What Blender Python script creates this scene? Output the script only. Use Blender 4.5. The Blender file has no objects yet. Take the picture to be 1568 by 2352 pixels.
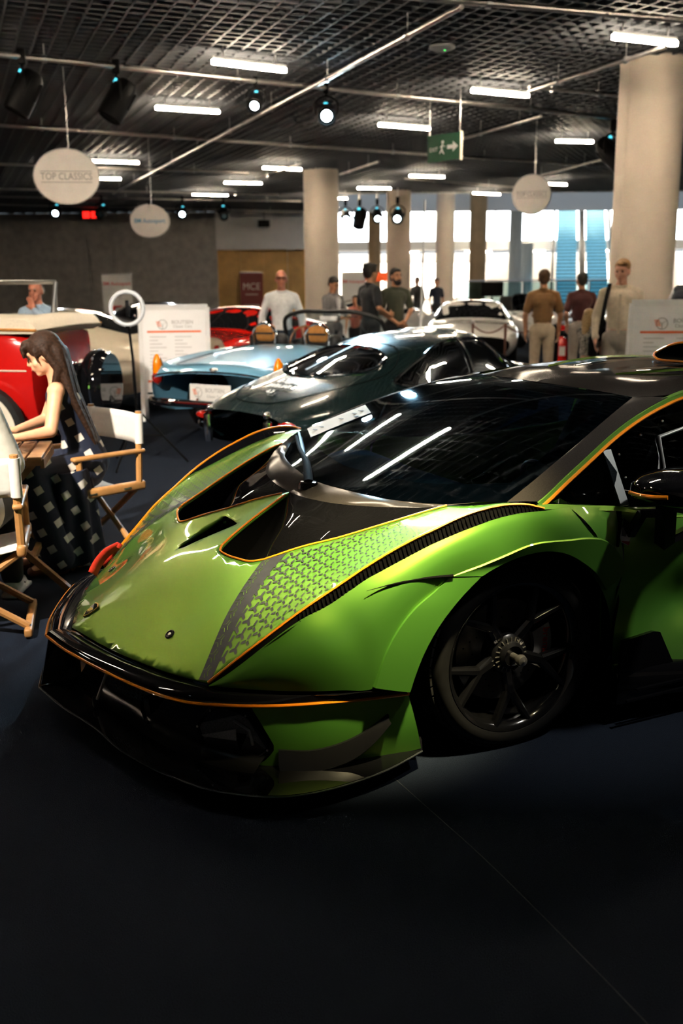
import bpy, bmesh, math, random
import numpy as np
from mathutils import Vector, Matrix, Euler
from mathutils.geometry import delaunay_2d_cdt, tessellate_polygon
random.seed(7)
PI = math.pi
scene = bpy.context.scene
COL = scene.collection

# ------------------------------------------------------------------ camera
cam_d = bpy.data.cameras.new('camera')
cam = bpy.data.objects.new('camera', cam_d)
COL.objects.link(cam)
cam_d.sensor_fit = 'HORIZONTAL'
cam_d.sensor_width = 24.0
cam_d.lens = 35.0
cam_d.clip_start = 0.05
cam_d.clip_end = 300
cam_d.dof.use_dof = True
cam_d.dof.focus_distance = 3.75
cam_d.dof.aperture_fstop = 2.6
cam.rotation_mode = 'QUATERNION'
cam.matrix_world = Matrix.Translation((0, 0, 1.68)) @ Matrix.Rotation(math.radians(90 - 13.2), 4, 'X') @ Matrix.Rotation(-0.008, 4, 'Z')
scene.camera = cam

# ------------------------------------------------------------------ world and exposure
world = bpy.data.worlds.new('world')
scene.world = world
world.use_nodes = True
world.node_tree.nodes['Background'].inputs[0].default_value = (0.75, 0.88, 1.0, 1)
world.node_tree.nodes['Background'].inputs[1].default_value = 0.35
vs = scene.view_settings
vs.view_transform = 'Standard'
vs.look = 'None'
vs.gamma = 1.0
vs.use_curve_mapping = False
vs.exposure = 0.65
cy = scene.cycles
cy.use_denoising = True
cy.max_bounces = 4
cy.diffuse_bounces = 2
cy.glossy_bounces = 3
cy.transmission_bounces = 2
cy.transparent_max_bounces = 8
cy.use_adaptive_sampling = True
cy.adaptive_threshold = 0.12
cy.use_light_tree = False
cy.sample_clamp_indirect = 6.0
cy.caustics_reflective = False
cy.caustics_refractive = False

# ------------------------------------------------------------------ materials
MATS = {}
def mat(name, color, rough=0.5, metal=0.0, coat=0.0, emit=None, estr=0.0, noise=0.0, nscale=30.0, bump=0.0,
        trans=0.0, spec=0.5, alpha=1.0, ior=1.45, sheen=0.0, coatr=0.03):
    if name in MATS:
        return MATS[name]
    m = bpy.data.materials.new(name)
    m.use_nodes = True
    nt = m.node_tree
    b = nt.nodes['Principled BSDF']
    c = tuple(color) + (1,)
    b.inputs['Base Color'].default_value = c
    b.inputs['Roughness'].default_value = rough
    b.inputs['Metallic'].default_value = metal
    b.inputs['Coat Weight'].default_value = coat
    b.inputs['Coat Roughness'].default_value = coatr
    b.inputs['Transmission Weight'].default_value = trans
    b.inputs['Specular IOR Level'].default_value = spec
    b.inputs['IOR'].default_value = ior
    b.inputs['Alpha'].default_value = alpha
    b.inputs['Sheen Weight'].default_value = sheen
    if emit:
        b.inputs['Emission Color'].default_value = tuple(emit) + (1,)
        b.inputs['Emission Strength'].default_value = estr
    if noise or bump:
        tc = nt.nodes.new('ShaderNodeTexCoord')
        n = nt.nodes.new('ShaderNodeTexNoise')
        n.inputs['Scale'].default_value = nscale
        n.inputs['Detail'].default_value = 4
        nt.links.new(tc.outputs['Object'], n.inputs['Vector'])
        if noise:
            r = nt.nodes.new('ShaderNodeValToRGB')
            r.color_ramp.elements[0].color = tuple(x * (1 - noise) for x in color) + (1,)
            r.color_ramp.elements[1].color = tuple(min(1, x * (1 + noise)) for x in color) + (1,)
            r.color_ramp.elements[0].position = 0.3
            r.color_ramp.elements[1].position = 0.7
            nt.links.new(n.outputs['Fac'], r.inputs['Fac'])
            nt.links.new(r.outputs['Color'], b.inputs['Base Color'])
        if bump:
            bp = nt.nodes.new('ShaderNodeBump')
            bp.inputs['Strength'].default_value = bump
            bp.inputs['Distance'].default_value = 0.01
            nt.links.new(n.outputs['Fac'], bp.inputs['Height'])
            nt.links.new(bp.outputs['Normal'], b.inputs['Normal'])
    MATS[name] = m
    return m

def glass_mat(name, tint, dark=0.75, rough=0.02, ior=1.5):
    """thin tinted pane: part clear, part glossy, so the cabin stays visible behind reflections"""
    if name in MATS:
        return MATS[name]
    m = bpy.data.materials.new(name)
    m.use_nodes = True
    nt = m.node_tree
    for n in list(nt.nodes):
        if n.type != 'OUTPUT_MATERIAL':
            nt.nodes.remove(n)
    out = [n for n in nt.nodes if n.type == 'OUTPUT_MATERIAL'][0]
    t = nt.nodes.new('ShaderNodeBsdfTransparent')
    t.inputs[0].default_value = tuple(x * (1 - dark) for x in tint) + (1,)
    g = nt.nodes.new('ShaderNodeBsdfGlossy')
    g.inputs['Roughness'].default_value = rough
    g.inputs['Color'].default_value = tuple(0.55 + 0.45 * x / max(tint) for x in tint) + (1,)
    f = nt.nodes.new('ShaderNodeFresnel')
    f.inputs['IOR'].default_value = ior
    mx = nt.nodes.new('ShaderNodeMixShader')
    nt.links.new(f.outputs[0], mx.inputs[0])
    nt.links.new(t.outputs[0], mx.inputs[1])
    nt.links.new(g.outputs[0], mx.inputs[2])
    nt.links.new(mx.outputs[0], out.inputs['Surface'])
    MATS[name] = m
    return m

# ------------------------------------------------------------------ mesh helpers
def cr(pts, n, closed=False):
    """Catmull-Rom resample of a polyline to n points, even in chord length"""
    P = np.array(pts, float)
    if len(P) == 2 and not closed:
        t = np.linspace(0, 1, n)[:, None]
        return P[0] * (1 - t) + P[1] * t
    if closed:
        P = np.vstack([P, P[:1]])
    d = np.linalg.norm(np.diff(P, axis=0), axis=1)
    d = np.maximum(d, 1e-6)
    s = np.concatenate([[0], np.cumsum(d)])
    # tangents by finite differences (non-uniform)
    m = np.zeros_like(P)
    for i in range(len(P)):
        if closed and i in (0, len(P) - 1):
            a, b_ = P[-2], P[1]
            da, db = d[-1], d[0]
            m[i] = (b_ - a) / (da + db)
        elif i == 0:
            m[i] = (P[1] - P[0]) / d[0]
        elif i == len(P) - 1:
            m[i] = (P[-1] - P[-2]) / d[-1]
        else:
            m[i] = ((P[i] - P[i - 1]) / d[i - 1] * d[i] + (P[i + 1] - P[i]) / d[i] * d[i - 1]) / (d[i] + d[i - 1])
    q = np.linspace(0, s[-1], n, endpoint=not closed)
    k = np.clip(np.searchsorted(s, q, side='right') - 1, 0, len(d) - 1)
    t = ((q - s[k]) / d[k])[:, None]
    h = d[k][:, None]
    return ((2 * t**3 - 3 * t**2 + 1) * P[k] + (t**3 - 2 * t**2 + t) * h * m[k]
            + (-2 * t**3 + 3 * t**2) * P[k + 1] + (t**3 - t**2) * h * m[k + 1])

def net(rows, nu, nv):
    """smooth surface through rows of points -> array (nu, nv, 3)"""
    R = [cr(r, nv) for r in rows]
    R = np.array(R)
    out = np.zeros((nu, nv, 3))
    for j in range(nv):
        out[:, j] = cr(R[:, j], nu)
    return out

def surf(rows):
    """interpolating surface S(u,v), u across rows, v along rows, both 0..1 in row / point index"""
    N = np.array(rows, float)
    nr, nc = N.shape[:2]
    def hermite(P, t):
        k = int(min(max(math.floor(t), 0), len(P) - 2))
        f = t - k
        p0 = P[max(k - 1, 0)]; p1 = P[k]; p2 = P[k + 1]; p3 = P[min(k + 2, len(P) - 1)]
        m1 = (p2 - p0) * 0.5 if k > 0 else (p2 - p1)
        m2 = (p3 - p1) * 0.5 if k + 2 < len(P) else (p2 - p1)
        return ((2 * f**3 - 3 * f**2 + 1) * p1 + (f**3 - 2 * f**2 + f) * m1 + (-2 * f**3 + 3 * f**2) * p2 + (f**3 - f**2) * m2)
    def S(u, v):
        col = np.array([hermite(N[i], v * (nc - 1)) for i in range(nr)])
        return hermite(col, u * (nr - 1))
    return S

def tps(ctrl, val, reg=1e-5):
    X = np.array(ctrl, float); V = np.array(val, float); n = len(X)
    def U(r2):
        return np.where(r2 > 1e-12, 0.5 * r2 * np.log(np.maximum(r2, 1e-12)), 0)
    K = U(((X[:, None] - X[None]) ** 2).sum(-1)) + np.eye(n) * reg
    Pm = np.hstack([np.ones((n, 1)), X])
    A = np.block([[K, Pm], [Pm.T, np.zeros((3, 3))]])
    w = np.linalg.solve(A, np.concatenate([V, np.zeros(3)]))
    def f(Q):
        Q = np.atleast_2d(np.array(Q, float))
        return U(((Q[:, None] - X[None]) ** 2).sum(-1)) @ w[:n] + w[n] + Q @ w[n + 1:]
    return f

def inpoly(p, poly):
    x, y = p
    c = False
    j = len(poly) - 1
    for i in range(len(poly)):
        xi, yi = poly[i]; xj, yj = poly[j]
        if (yi > y) != (yj > y) and x < (xj - xi) * (y - yi) / (yj - yi + 1e-15) + xi:
            c = not c
        j = i
    return c

class MB:
    """collects shapes; build() links them as one mesh object"""
    def __init__(s):
        s.v = []; s.f = []
    def add(s, vs_, fs_):
        o = len(s.v)
        s.v += [tuple(float(c) for c in q) for q in vs_]
        s.f += [tuple(i + o for i in q) for q in fs_]
        return s
    def box(s, c, d, R=None, taper=1.0):
        hx, hy, hz = d[0] / 2, d[1] / 2, d[2] / 2
        vs_ = []
        for z in (-hz, hz):
            k = taper if z > 0 else 1.0
            for x, y in ((-hx, -hy), (hx, -hy), (hx, hy), (-hx, hy)):
                p = Vector((x * k, y * k, z))
                if R is not None:
                    p = R @ p
                vs_.append((p[0] + c[0], p[1] + c[1], p[2] + c[2]))
        return s.add(vs_, [(3, 2, 1, 0), (4, 5, 6, 7), (0, 1, 5, 4), (1, 2, 6, 5), (2, 3, 7, 6), (3, 0, 4, 7)])
    def rbox(s, c, d, r=0.01, R=None, seg=3):
        bm = bmesh.new()
        bmesh.ops.create_cube(bm, size=1.0)
        bmesh.ops.scale(bm, vec=d, verts=bm.verts)
        bmesh.ops.bevel(bm, geom=list(bm.edges), offset=min(r, 0.49 * min(d)), segments=seg, affect='EDGES', profile=0.5)
        bm.verts.ensure_lookup_table()
        vs_ = []
        for q in bm.verts:
            p = q.co.copy()
            if R is not None:
                p = R @ p
            vs_.append((p[0] + c[0], p[1] + c[1], p[2] + c[2]))
        fs_ = [tuple(q.index for q in f.verts) for f in bm.faces]
        bm.free()
        return s.add(vs_, fs_)
    def bar(s, a, b, w, h, up=(0, 0, 1)):
        a = Vector(a); b = Vector(b); d = b - a
        L = d.length
        x = d.normalized(); u = Vector(up)
        y = u.cross(x)
        if y.length < 1e-5:
            y = Vector((0, 1, 0)).cross(x)
        y.normalize(); z = x.cross(y)
        R = Matrix((x, y, z)).transposed()
        return s.box((a + b) / 2, (L, w, h), R)
    def tube(s, path, r, n=8, caps=True, closed=False, flat=1.0):
        P = [Vector(p) for p in path]
        N = len(P)
        rr = list(r) if hasattr(r, '__len__') else [r] * N
        vs_ = []; fs_ = []
        prev = None
        for i in range(N):
            if closed:
                t = P[(i + 1) % N] - P[i - 1]
            else:
                t = P[min(i + 1, N - 1)] - P[max(i - 1, 0)]
            if t.length < 1e-9:
                t = Vector((0, 0, 1))
            t.normalize()
            if prev is None:
                a = Vector((0, 0, 1)) if abs(t.z) < 0.9 else Vector((1, 0, 0))
                u = t.cross(a).normalized()
            else:
                u = (prev - t * prev.dot(t))
                if u.length < 1e-6:
                    u = t.orthogonal()
                u.normalize()
            prev = u
            w = t.cross(u)
            for k in range(n):
                an = 2 * PI * k / n
                vs_.append(P[i] + (u * math.cos(an) + w * math.sin(an) * flat) * rr[i])
        m = N if closed else N - 1
        for i in range(m):
            for k in range(n):
                a = i * n + k; b = i * n + (k + 1) % n
                j = ((i + 1) % N) * n
                fs_.append((a, b, j + (k + 1) % n, j + k))
        if caps and not closed:
            fs_.append(tuple(range(n - 1, -1, -1)))
            fs_.append(tuple((N - 1) * n + k for k in range(n)))
        return s.add(vs_, fs_)
    def lathe(s, prof, n=32, M=None, close=False):
        """profile of (r, z) turned about the local z axis"""
        vs_ = []; fs_ = []
        for r, z in prof:
            for k in range(n):
                a = 2 * PI * k / n
                p = Vector((r * math.cos(a), r * math.sin(a), z))
                if M is not None:
                    p = M @ p
                vs_.append(p)
        m = len(prof)
        for i in range(m if close else m - 1):
            j = (i + 1) % m
            for k in range(n):
                fs_.append((i * n + k, i * n + (k + 1) % n, j * n + (k + 1) % n, j * n + k))
        return s.add(vs_, fs_)
    def ell(s, c, r, n=16, m=10, R=None):
        vs_ = []; fs_ = []
        for i in range(m + 1):
            th = PI * i / m
            for k in range(n):
                a = 2 * PI * k / n
                p = Vector((r[0] * math.sin(th) * math.cos(a), r[1] * math.sin(th) * math.sin(a), r[2] * math.cos(th)))
                if R is not None:
                    p = R @ p
                vs_.append((p[0] + c[0], p[1] + c[1], p[2] + c[2]))
        for i in range(m):
            for k in range(n):
                fs_.append((i * n + k, (i + 1) * n + k, (i + 1) * n + (k + 1) % n, i * n + (k + 1) % n))
        return s.add(vs_, fs_)
    def grid(s, G, flip=False, cut=None):
        nu, nv = G.shape[:2]
        fs_ = []
        for i in range(nu - 1):
            for j in range(nv - 1):
                if cut is not None and cut(i, j):
                    continue
                q = (i * nv + j, (i + 1) * nv + j, (i + 1) * nv + j + 1, i * nv + j + 1)
                fs_.append(q[::-1] if flip else q)
        return s.add(G.reshape(-1, 3), fs_)
    def prism(s, poly, h0, h1, M=None):
        """polygon in local xy pulled from z=h0 to z=h1"""
        n = len(poly)
        vs_ = []
        for z in (h0, h1):
            for x, y in poly:
                p = Vector((x, y, z))
                vs_.append(M @ p if M is not None else p)
        fs_ = [(i, (i + 1) % n, n + (i + 1) % n, n + i) for i in range(n)]
        tri = tessellate_polygon([[Vector((x, y, 0)) for x, y in poly]])
        for t in tri:
            fs_.append((t[2], t[1], t[0]))
            fs_.append(tuple(i + n for i in t))
        return s.add(vs_, fs_)
    def cap(s, a, b, ra, rb, n=12, m=5):
        """tapered capsule"""
        a = Vector(a); b = Vector(b)
        d = b - a
        L = max(d.length, 1e-6)
        t = d / L
        u = t.orthogonal().normalized()
        w = t.cross(u)
        prof = []
        for i in range(m + 1):
            th = PI / 2 * i / m
            prof.append((ra * math.sin(th), -ra * math.cos(th)))
        for i in range(m + 1):
            th = PI / 2 * i / m
            prof.append((rb * math.cos(th), L + rb * math.sin(th)))
        M = Matrix((u, w, t)).transposed().to_4x4()
        M.translation = a
        return s.lathe(prof, n, M)
    def mirror(s):
        s.v = [(x, -y, z) for x, y, z in s.v]
        s.f = [q[::-1] for q in s.f]
        return s
    def copy(s):
        m = MB(); m.v = list(s.v); m.f = list(s.f); return m
    def mesh(s, name, m=None, smooth=40):
        me = bpy.data.meshes.new(name)
        me.from_pydata(s.v, [], s.f)
        if m is not None:
            me.materials.append(m)
        if smooth:
            me.shade_smooth()
            me.set_sharp_from_angle(angle=math.radians(smooth))
        me.update()
        return me
    def build(s, name, m=None, parent=None, smooth=40):
        me = s.mesh(name, m, smooth)
        o = bpy.data.objects.new(name, me)
        COL.objects.link(o)
        if parent is not None:
            o.parent = parent
        return o

def panel(outer, holes, f, step, lift=0.0):
    """plan outline (with holes) filled by a fine triangle mesh on z = f(x, y)"""
    def dense(loop):
        out = []
        for i in range(len(loop)):
            a = np.array(loop[i]); b = np.array(loop[(i + 1) % len(loop)])
            n = max(1, int(np.linalg.norm(b - a) / step))
            out += [tuple(a + (b - a) * k / n) for k in range(n)]
        return out
    loops = [dense(outer)] + [dense(h) for h in holes]
    vs_ = []; ed = []
    for lp in loops:
        o = len(vs_)
        vs_ += [Vector(p) for p in lp]
        ed += [(o + i, o + (i + 1) % len(lp)) for i in range(len(lp))]
    B = np.array([tuple(v) for v in vs_])
    lo, hi = B.min(0), B.max(0)
    bnd = B
    for x in np.arange(lo[0] + step / 2, hi[0], step):
        for y in np.arange(lo[1] + step / 2, hi[1], step):
            if ((bnd - (x, y)) ** 2).sum(1).min() > (0.5 * step) ** 2:
                if inpoly((x, y), outer) and not any(inpoly((x, y), h) for h in holes):
                    vs_.append(Vector((x, y)))
    V, E_, Fc, *_ = delaunay_2d_cdt(vs_, ed, [], 0, 1e-6)
    mb = MB()
    P = np.array([tuple(v) for v in V])
    z = f(P) + lift
    fs_ = []
    for t in Fc:
        c = P[list(t)].mean(0)
        if inpoly(c, outer) and not any(inpoly(c, h) for h in holes):
            a, b, d = P[t[0]], P[t[1]], P[t[2]]
            cr_ = (b[0] - a[0]) * (d[1] - a[1]) - (b[1] - a[1]) * (d[0] - a[0])
            fs_.append(tuple(t) if cr_ > 0 else tuple(t)[::-1])
    mb.add(np.column_stack([P, z]), fs_)
    return mb

def stuff(o):
    o['kind'] = 'stuff'
    return o
def tag(o, label=None, cat=None, group=None, kind=None):
    if label: o['label'] = label
    if cat: o['category'] = cat
    if group: o['group'] = group
    if kind: o['kind'] = kind
    return o
def thing(name, label, cat, loc=(0, 0, 0), rz=0.0, group=None):
    o = bpy.data.objects.new(name, None)
    o.empty_display_size = 0.1
    COL.objects.link(o)
    o.location = loc
    o.rotation_euler = (0, 0, rz)
    return tag(o, label, cat, group)
def copy_tree(o, parent=None, mats=None):
    c = o.copy()
    COL.objects.link(c)
    c.parent = parent
    for ch in o.children:
        copy_tree(ch, c)
    return c
def mod(o, kind, **kw):
    m = o.modifiers.new(kind.lower(), kind)
    for k, v in kw.items():
        setattr(m, k, v)
    return m
def text(name, body, size, m, parent, M, extrude=0.0, align='CENTER', sx=1.0, bold=0.0):
    cu = bpy.data.curves.new(name, 'FONT')
    cu.body = body
    cu.size = size
    cu.extrude = extrude
    cu.offset = bold
    cu.align_x = align
    cu.align_y = 'CENTER'
    cu.resolution_u = 3
    cu.materials.append(m)
    tmp = bpy.data.objects.new(name + '_curve', cu)
    COL.objects.link(tmp)
    me = bpy.data.meshes.new_from_object(tmp)
    bpy.data.objects.remove(tmp)
    bpy.data.curves.remove(cu)
    me.materials.clear()
    me.materials.append(m)
    o = bpy.data.objects.new(name, me)
    COL.objects.link(o)
    if parent is not None:
        o.parent = parent
    o.matrix_local = M @ Matrix.Diagonal((sx, 1, 1, 1))
    return o
def face_M(origin, xdir, ydir):
    x = Vector(xdir).normalized(); y = Vector(ydir)
    y = (y - x * y.dot(x)).normalized()
    z = x.cross(y)
    M = Matrix((x, y, z)).transposed().to_4x4()
    M.translation = Vector(origin)
    return M

# ------------------------------------------------------------------ the hall
CEIL = 4.6
M_carpet = mat('carpet_navy', (0.0095, 0.0135, 0.0235), 0.95, noise=0.35, nscale=260, bump=0.5, spec=0.08)
M_conc = mat('concrete_grey', (0.40, 0.365, 0.335), 0.85, noise=0.18, nscale=3.0, bump=0.1)
M_plaster = mat('plaster_white', (0.78, 0.74, 0.70), 0.8, noise=0.04, nscale=2.0)
M_column = mat('column_beige', (0.70, 0.60, 0.50), 0.75, noise=0.05, nscale=2.5)
M_wood = mat('oak_panel', (0.68, 0.38, 0.11), 0.5, noise=0.2, nscale=1.5)
M_blade = mat('ceiling_blade_grey', (0.080, 0.086, 0.098), 0.6, noise=0.05, nscale=2)
M_plenum = mat('plenum_dark', (0.012, 0.012, 0.014), 0.95, noise=0.2, nscale=1.0)
M_pipe = mat('galvanised_pipe', (0.62, 0.58, 0.55), 0.35, metal=0.9, noise=0.1, nscale=6)
M_black = mat('black_plastic', (0.0035, 0.0035, 0.004), 0.5, noise=0.2, nscale=20, spec=0.1)
M_led = mat('led_warm', (1, 0.85, 0.65), 0.5, emit=(1.0, 0.82, 0.60), estr=105.0)
M_white = mat('white_board', (0.78, 0.78, 0.79), 0.45, noise=0.02, nscale=4)
M_steel = mat('brushed_steel', (0.6, 0.6, 0.6), 0.3, metal=1.0, noise=0.06, nscale=40)
M_chrome = mat('chrome', (0.8, 0.8, 0.82), 0.06, metal=1.0)

def struct(name, mb, m, parent=None, smooth=40):
    o = mb.build(name, m, parent, smooth)
    if parent is None:
        o['kind'] = 'structure'
    return o

# carpet in two sheets meeting at a seam
seam_a, seam_b = (0.28, 2.95), (0.98, 1.95)
struct('floor', MB().box((0, 38, -0.05), (90, 100, 0.1)), M_carpet)
sm = MB()
sp_ = cr([(0.05, 3.39, .0006), (0.208, 3.066, .0006), (0.433, 2.602, .0006), (0.597, 2.213, .0006), (0.78, 1.75, .0006), (1.1, .9, .0006)], 24)
for q0, q1 in zip(sp_[:-1], sp_[1:]):
    sm.bar(q0, q1, 0.0022, 0.0012)
o = sm.build('trim_1', mat('carpet_seam', (0.045, 0.048, 0.055), 0.8, noise=0.3, nscale=50))
o['kind'] = 'structure'

# open-cell ceiling: two families of blades on edge, under a dark void
AZ1, AZ2 = math.radians(-21.0), math.radians(65.0)
e1 = Vector((math.sin(AZ1), math.cos(AZ1), 0)); e2 = Vector((math.sin(AZ2), math.cos(AZ2), 0))
EDGE_Y, EDGE_X = 36.6, -1.0          # the low ceiling stops here, the atrium beyond is taller
ceiling = struct('ceiling', MB().box((0, 12.3, CEIL + 0.55), (70, 48.6, 0.1)).box((-18, 42.6, CEIL + 0.55), (34, 12, 0.1)), M_plenum)
struct('trim_2', MB().box((17, EDGE_Y + .06, CEIL + .28), (36, 0.1, .62)), M_plaster)
PITCH = 0.215
Z_C = CEIL + 0.04
me_s = MB().box((0, 0, 0), (1.0, 0.022, 0.085)).mesh('slat', M_blade, 0)
def runs(c, dv, L):
    """stretches of a blade that lie over the hall"""
    ts = np.linspace(-L / 2, L / 2, 400)
    ok = [(c.y + dv.y * t < EDGE_Y or c.x + dv.x * t < EDGE_X) and c.y + dv.y * t < 46.0 and abs(c.x + dv.x * t) < 26 and c.y + dv.y * t > -8.5 for t in ts]
    out = []; st = None
    for t, q in zip(ts, ok):
        if q and st is None:
            st = t
        if not q and st is not None:
            out.append((st, t)); st = None
    if st is not None:
        out.append((st, ts[-1]))
    return out
rest = MB()
cands = []
for i in range(-60, 210):
    c = e1 * (i * PITCH + 3.0) + Vector((0, 0, Z_C))
    for t0, t1 in runs(c, e2, 60):
        m_ = c + e2 * ((t0 + t1) / 2)
        cands.append((c.y if m_.y > 4 else 60, m_, AZ2, t1 - t0))
for i in range(-110, 130):
    q = Vector((math.cos(AZ1), -math.sin(AZ1), 0)) * (i * PITCH)
    c = q + e1 * 18.0 + Vector((0, 0, Z_C + 0.001))
    for t0, t1 in runs(c, e1, 66):
        m_ = c + e1 * ((t0 + t1) / 2)
        cands.append((abs(q.x) * 0.45, m_, AZ1, t1 - t0))
cands.sort(key=lambda t: t[0])
for k, (_, c, az, L) in enumerate(cands):
    if k < 298:
        o = bpy.data.objects.new('slat', me_s)
        COL.objects.link(o)
        o.parent = ceiling
        o.location = c
        o.scale = (L, 1, 1)
        o.rotation_euler = (0, 0, PI / 2 - az)
    else:
        rest.box(c, (L, 0.022, 0.085), Matrix.Rotation(PI / 2 - az, 3, 'Z'))
o = rest.build('far_slats', M_blade, ceiling, 0)
o['kind'] = 'stuff'

# walls. The concrete wall stands on the left, a white bulkhead over an oak screen, then open to the bright atrium
wl = struct('wall_left', MB().box((-20.5, 46.3, 2.3), (30.0, 0.5, 4.6)), M_conc)
for i in range(13):
    for j, (z0, z1) in enumerate(((0.02, 1.2), (1.22, 2.85), (2.87, 4.5))):
        x0 = -5.6 - (i + 1) * 1.12
        MB().box((x0 + 0.56, 46.04, (z0 + z1) / 2), (1.105, 0.04 + 0.006 * ((i * 7 + j * 3) % 3), z1 - z0)).build('panel', M_conc, wl, 0)
wb = struct('wall_back', MB().box((-3.4, 46.3, 3.85), (4.3, 0.5, 1.75)), M_plaster)
ws = struct('wall_screen', MB().box((-3.4, 46.6, 1.5), (4.3, 0.1, 3.0)), M_wood)
for i in range(4):
    MB().box((-5.0 + i * 1.06, 46.45, 1.48), (1.04, 0.12, 2.92)).build('panel', M_wood, ws, 0)
struct('wall_west', MB().box((-24, 20, 2.3), (0.4, 60, 4.6)), M_conc)
struct('wall_east', MB().box((27, 15, 2.3), (0.4, 45, 4.6)), M_plaster)
struct('wall_south', MB().box((0, -9, 2.3), (60, 0.4, 4.6)), M_conc)

def column(name, x, y, r, h, m, label):
    t = thing(name, label, 'column', (x, y, 0))
    MB().lathe([(r, 0.12), (r, h)], 48).build('shaft', m, t)
    MB().lathe([(r, 0.0), (r + 0.03, 0.0), (r + 0.03, 0.12), (r, 0.13)], 48).build('base_ring', M_steel, t)
    MB().box((r * math.cos(-2.6), r * math.sin(-2.6), h / 2 + .06), (0.012, 0.012, h - .14)).build('joint_strip', m, t)
    return t
column('round_column', 4.42, 15.0, 0.455, CEIL + .03, M_column, 'thick round beige column beside the young man in the cream shirt')
column('round_column', -0.5, 29.0, 0.485, CEIL + .03, M_column, 'round beige column behind the man in the grey suit')
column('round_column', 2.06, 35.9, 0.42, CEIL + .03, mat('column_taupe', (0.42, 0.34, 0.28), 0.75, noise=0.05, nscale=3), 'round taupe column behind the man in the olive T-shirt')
column('round_column', 3.9, 38.0, 0.34, 6.74, M_column, 'slim round beige column behind the white flagpole')
M_oakcol = mat('column_oak', (0.40, 0.25, 0.12), 0.6, noise=0.15, nscale=2)
column('round_column', 6.05, 45.0, 0.37, 6.74, M_oakcol, 'wood-clad round column behind the dark monitor')
column('round_column', 1.62, 47.5, 0.29, 6.74, M_oakcol, 'thin wood-clad column between the pale columns in the atrium')
M_palecol = mat('column_pale_blue', (0.6, 0.68, 0.72), 0.6, noise=0.05, nscale=2)
column('round_column', 9.4, 55.0, 0.34, 6.74, M_palecol, 'pale bluish column in the atrium left of the escalators')
column('round_column', 10.9, 60.0, 0.42, 3.6, M_palecol, 'short pale column under the atrium gallery by the escalators')

# ------------------------------------------------------------------ ceiling lights (LED bars)
BARS = [((-1.63, 13.87), (-0.7, 14.47)), ((-2.99, 17.38), (-2.0, 17.85)), ((2.01, 16.05), (2.96, 16.55)), ((3.23, 12.67), (4.12, 13.07)),
 ((0.74, 19.41), (1.73, 19.99)), ((4.51, 21.88), (5.33, 22.06)), ((-5.86, 24.77), (-4.8, 25.2)), ((-1.92, 26.53), (-0.96, 27.0)),
 ((1.95, 28.86), (2.95, 29.29)), ((-3.33, 30.41), (-2.27, 30.76)), ((0.58, 32.57), (1.63, 32.81)), ((-4.84, 34.46), (-3.72, 34.91)),
 ((-7.14, 28.73), (-6.07, 29.12)), ((6.06, 31.46), (6.96, 31.95)), ((4.49, 34.83), (5.47, 35.43)), ((-0.88, 36.27), (0.29, 36.76))]
BL = ['warm LED ceiling bar nearest the big spotlit lamp, above the first pipe', 'warm LED bar between the first and second pipes over the black spotlights',
 'warm LED bar beside the sloping pipe joint, left of the thick column', 'warm LED bar under the grid just before the thick column',
 'warm LED bar above the green exit sign', 'warm LED bar beside the spotlight on the thick column', 'warm LED bar above the TOP CLASSICS oval sign',
 'warm LED bar broken by a small gap, above the central column', 'warm LED bar below the green exit sign', 'warm LED bar left of the central column, over the wall corner',
 'warm LED bar right of the central column by bulb lamps', 'warm LED bar nearest the concrete wall, with small gap', 'warm LED bar half hidden by the TOP CLASSICS oval sign',
 'short warm LED bar beside the plain round sign', 'warm LED bar above the atrium edge, left of the plain round sign', 'warm LED bar half hidden behind the central column top']
a_l = Vector((-1.27, 3.4, 0)); b_l = Vector((3.64, 2.18, 0))
def led_bar(a, b, label, group=None):
    a = Vector((a[0], a[1], 0)); b = Vector((b[0], b[1], 0))
    c = (a + b) / 2; d_ = b - a; L = d_.length
    t = thing('led_ceiling_light', label, 'ceiling light', (c.x, c.y, CEIL - 0.17), math.atan2(d_.y, d_.x), group)
    n = 10
    R_ = 0.042
    ring = [(math.cos(PI / 2 + PI * k / n) * R_ - L / 2 + R_, math.sin(PI / 2 + PI * k / n) * R_) for k in range(n + 1)] + \
           [(math.cos(-PI / 2 + PI * k / n) * R_ + L / 2 - R_, math.sin(-PI / 2 + PI * k / n) * R_) for k in range(n + 1)]
    MB().prism(ring, -0.03, 0.015).build('diffuser', M_led, t)
    MB().prism([(x * 0.98, y * 0.9) for x, y in ring], 0.0155, 0.06).build('housing', M_white, t)
    for q_ in (-.35, .35):
        MB().tube([(q_ * L, 0, .05), (q_ * L, 0, .2)], .012, 6).build('stem', M_white, t)
for (a, b), lb in zip(BARS, BL):
    led_bar(a, b, lb)
# the same lattice runs on over the car and behind the photographer
k = 0
for i, (x, y) in enumerate([(-0.6, 10.4), (0.6, 7.1), (4.9, 9.5), (6.1, 6.2), (-4.9, 11.6), (-3.7, 8.3), (-3.1, 4.7), (-7.4, 6.2), (9.5, 11.7), (10.8, 8.4)]):
    u = e2 * 0.55
    led_bar((x - u.x, y - u.y), (x + u.x, y + u.y), 'warm LED ceiling bar over the show floor behind the photographer', 'ceiling bars out of view')

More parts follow.
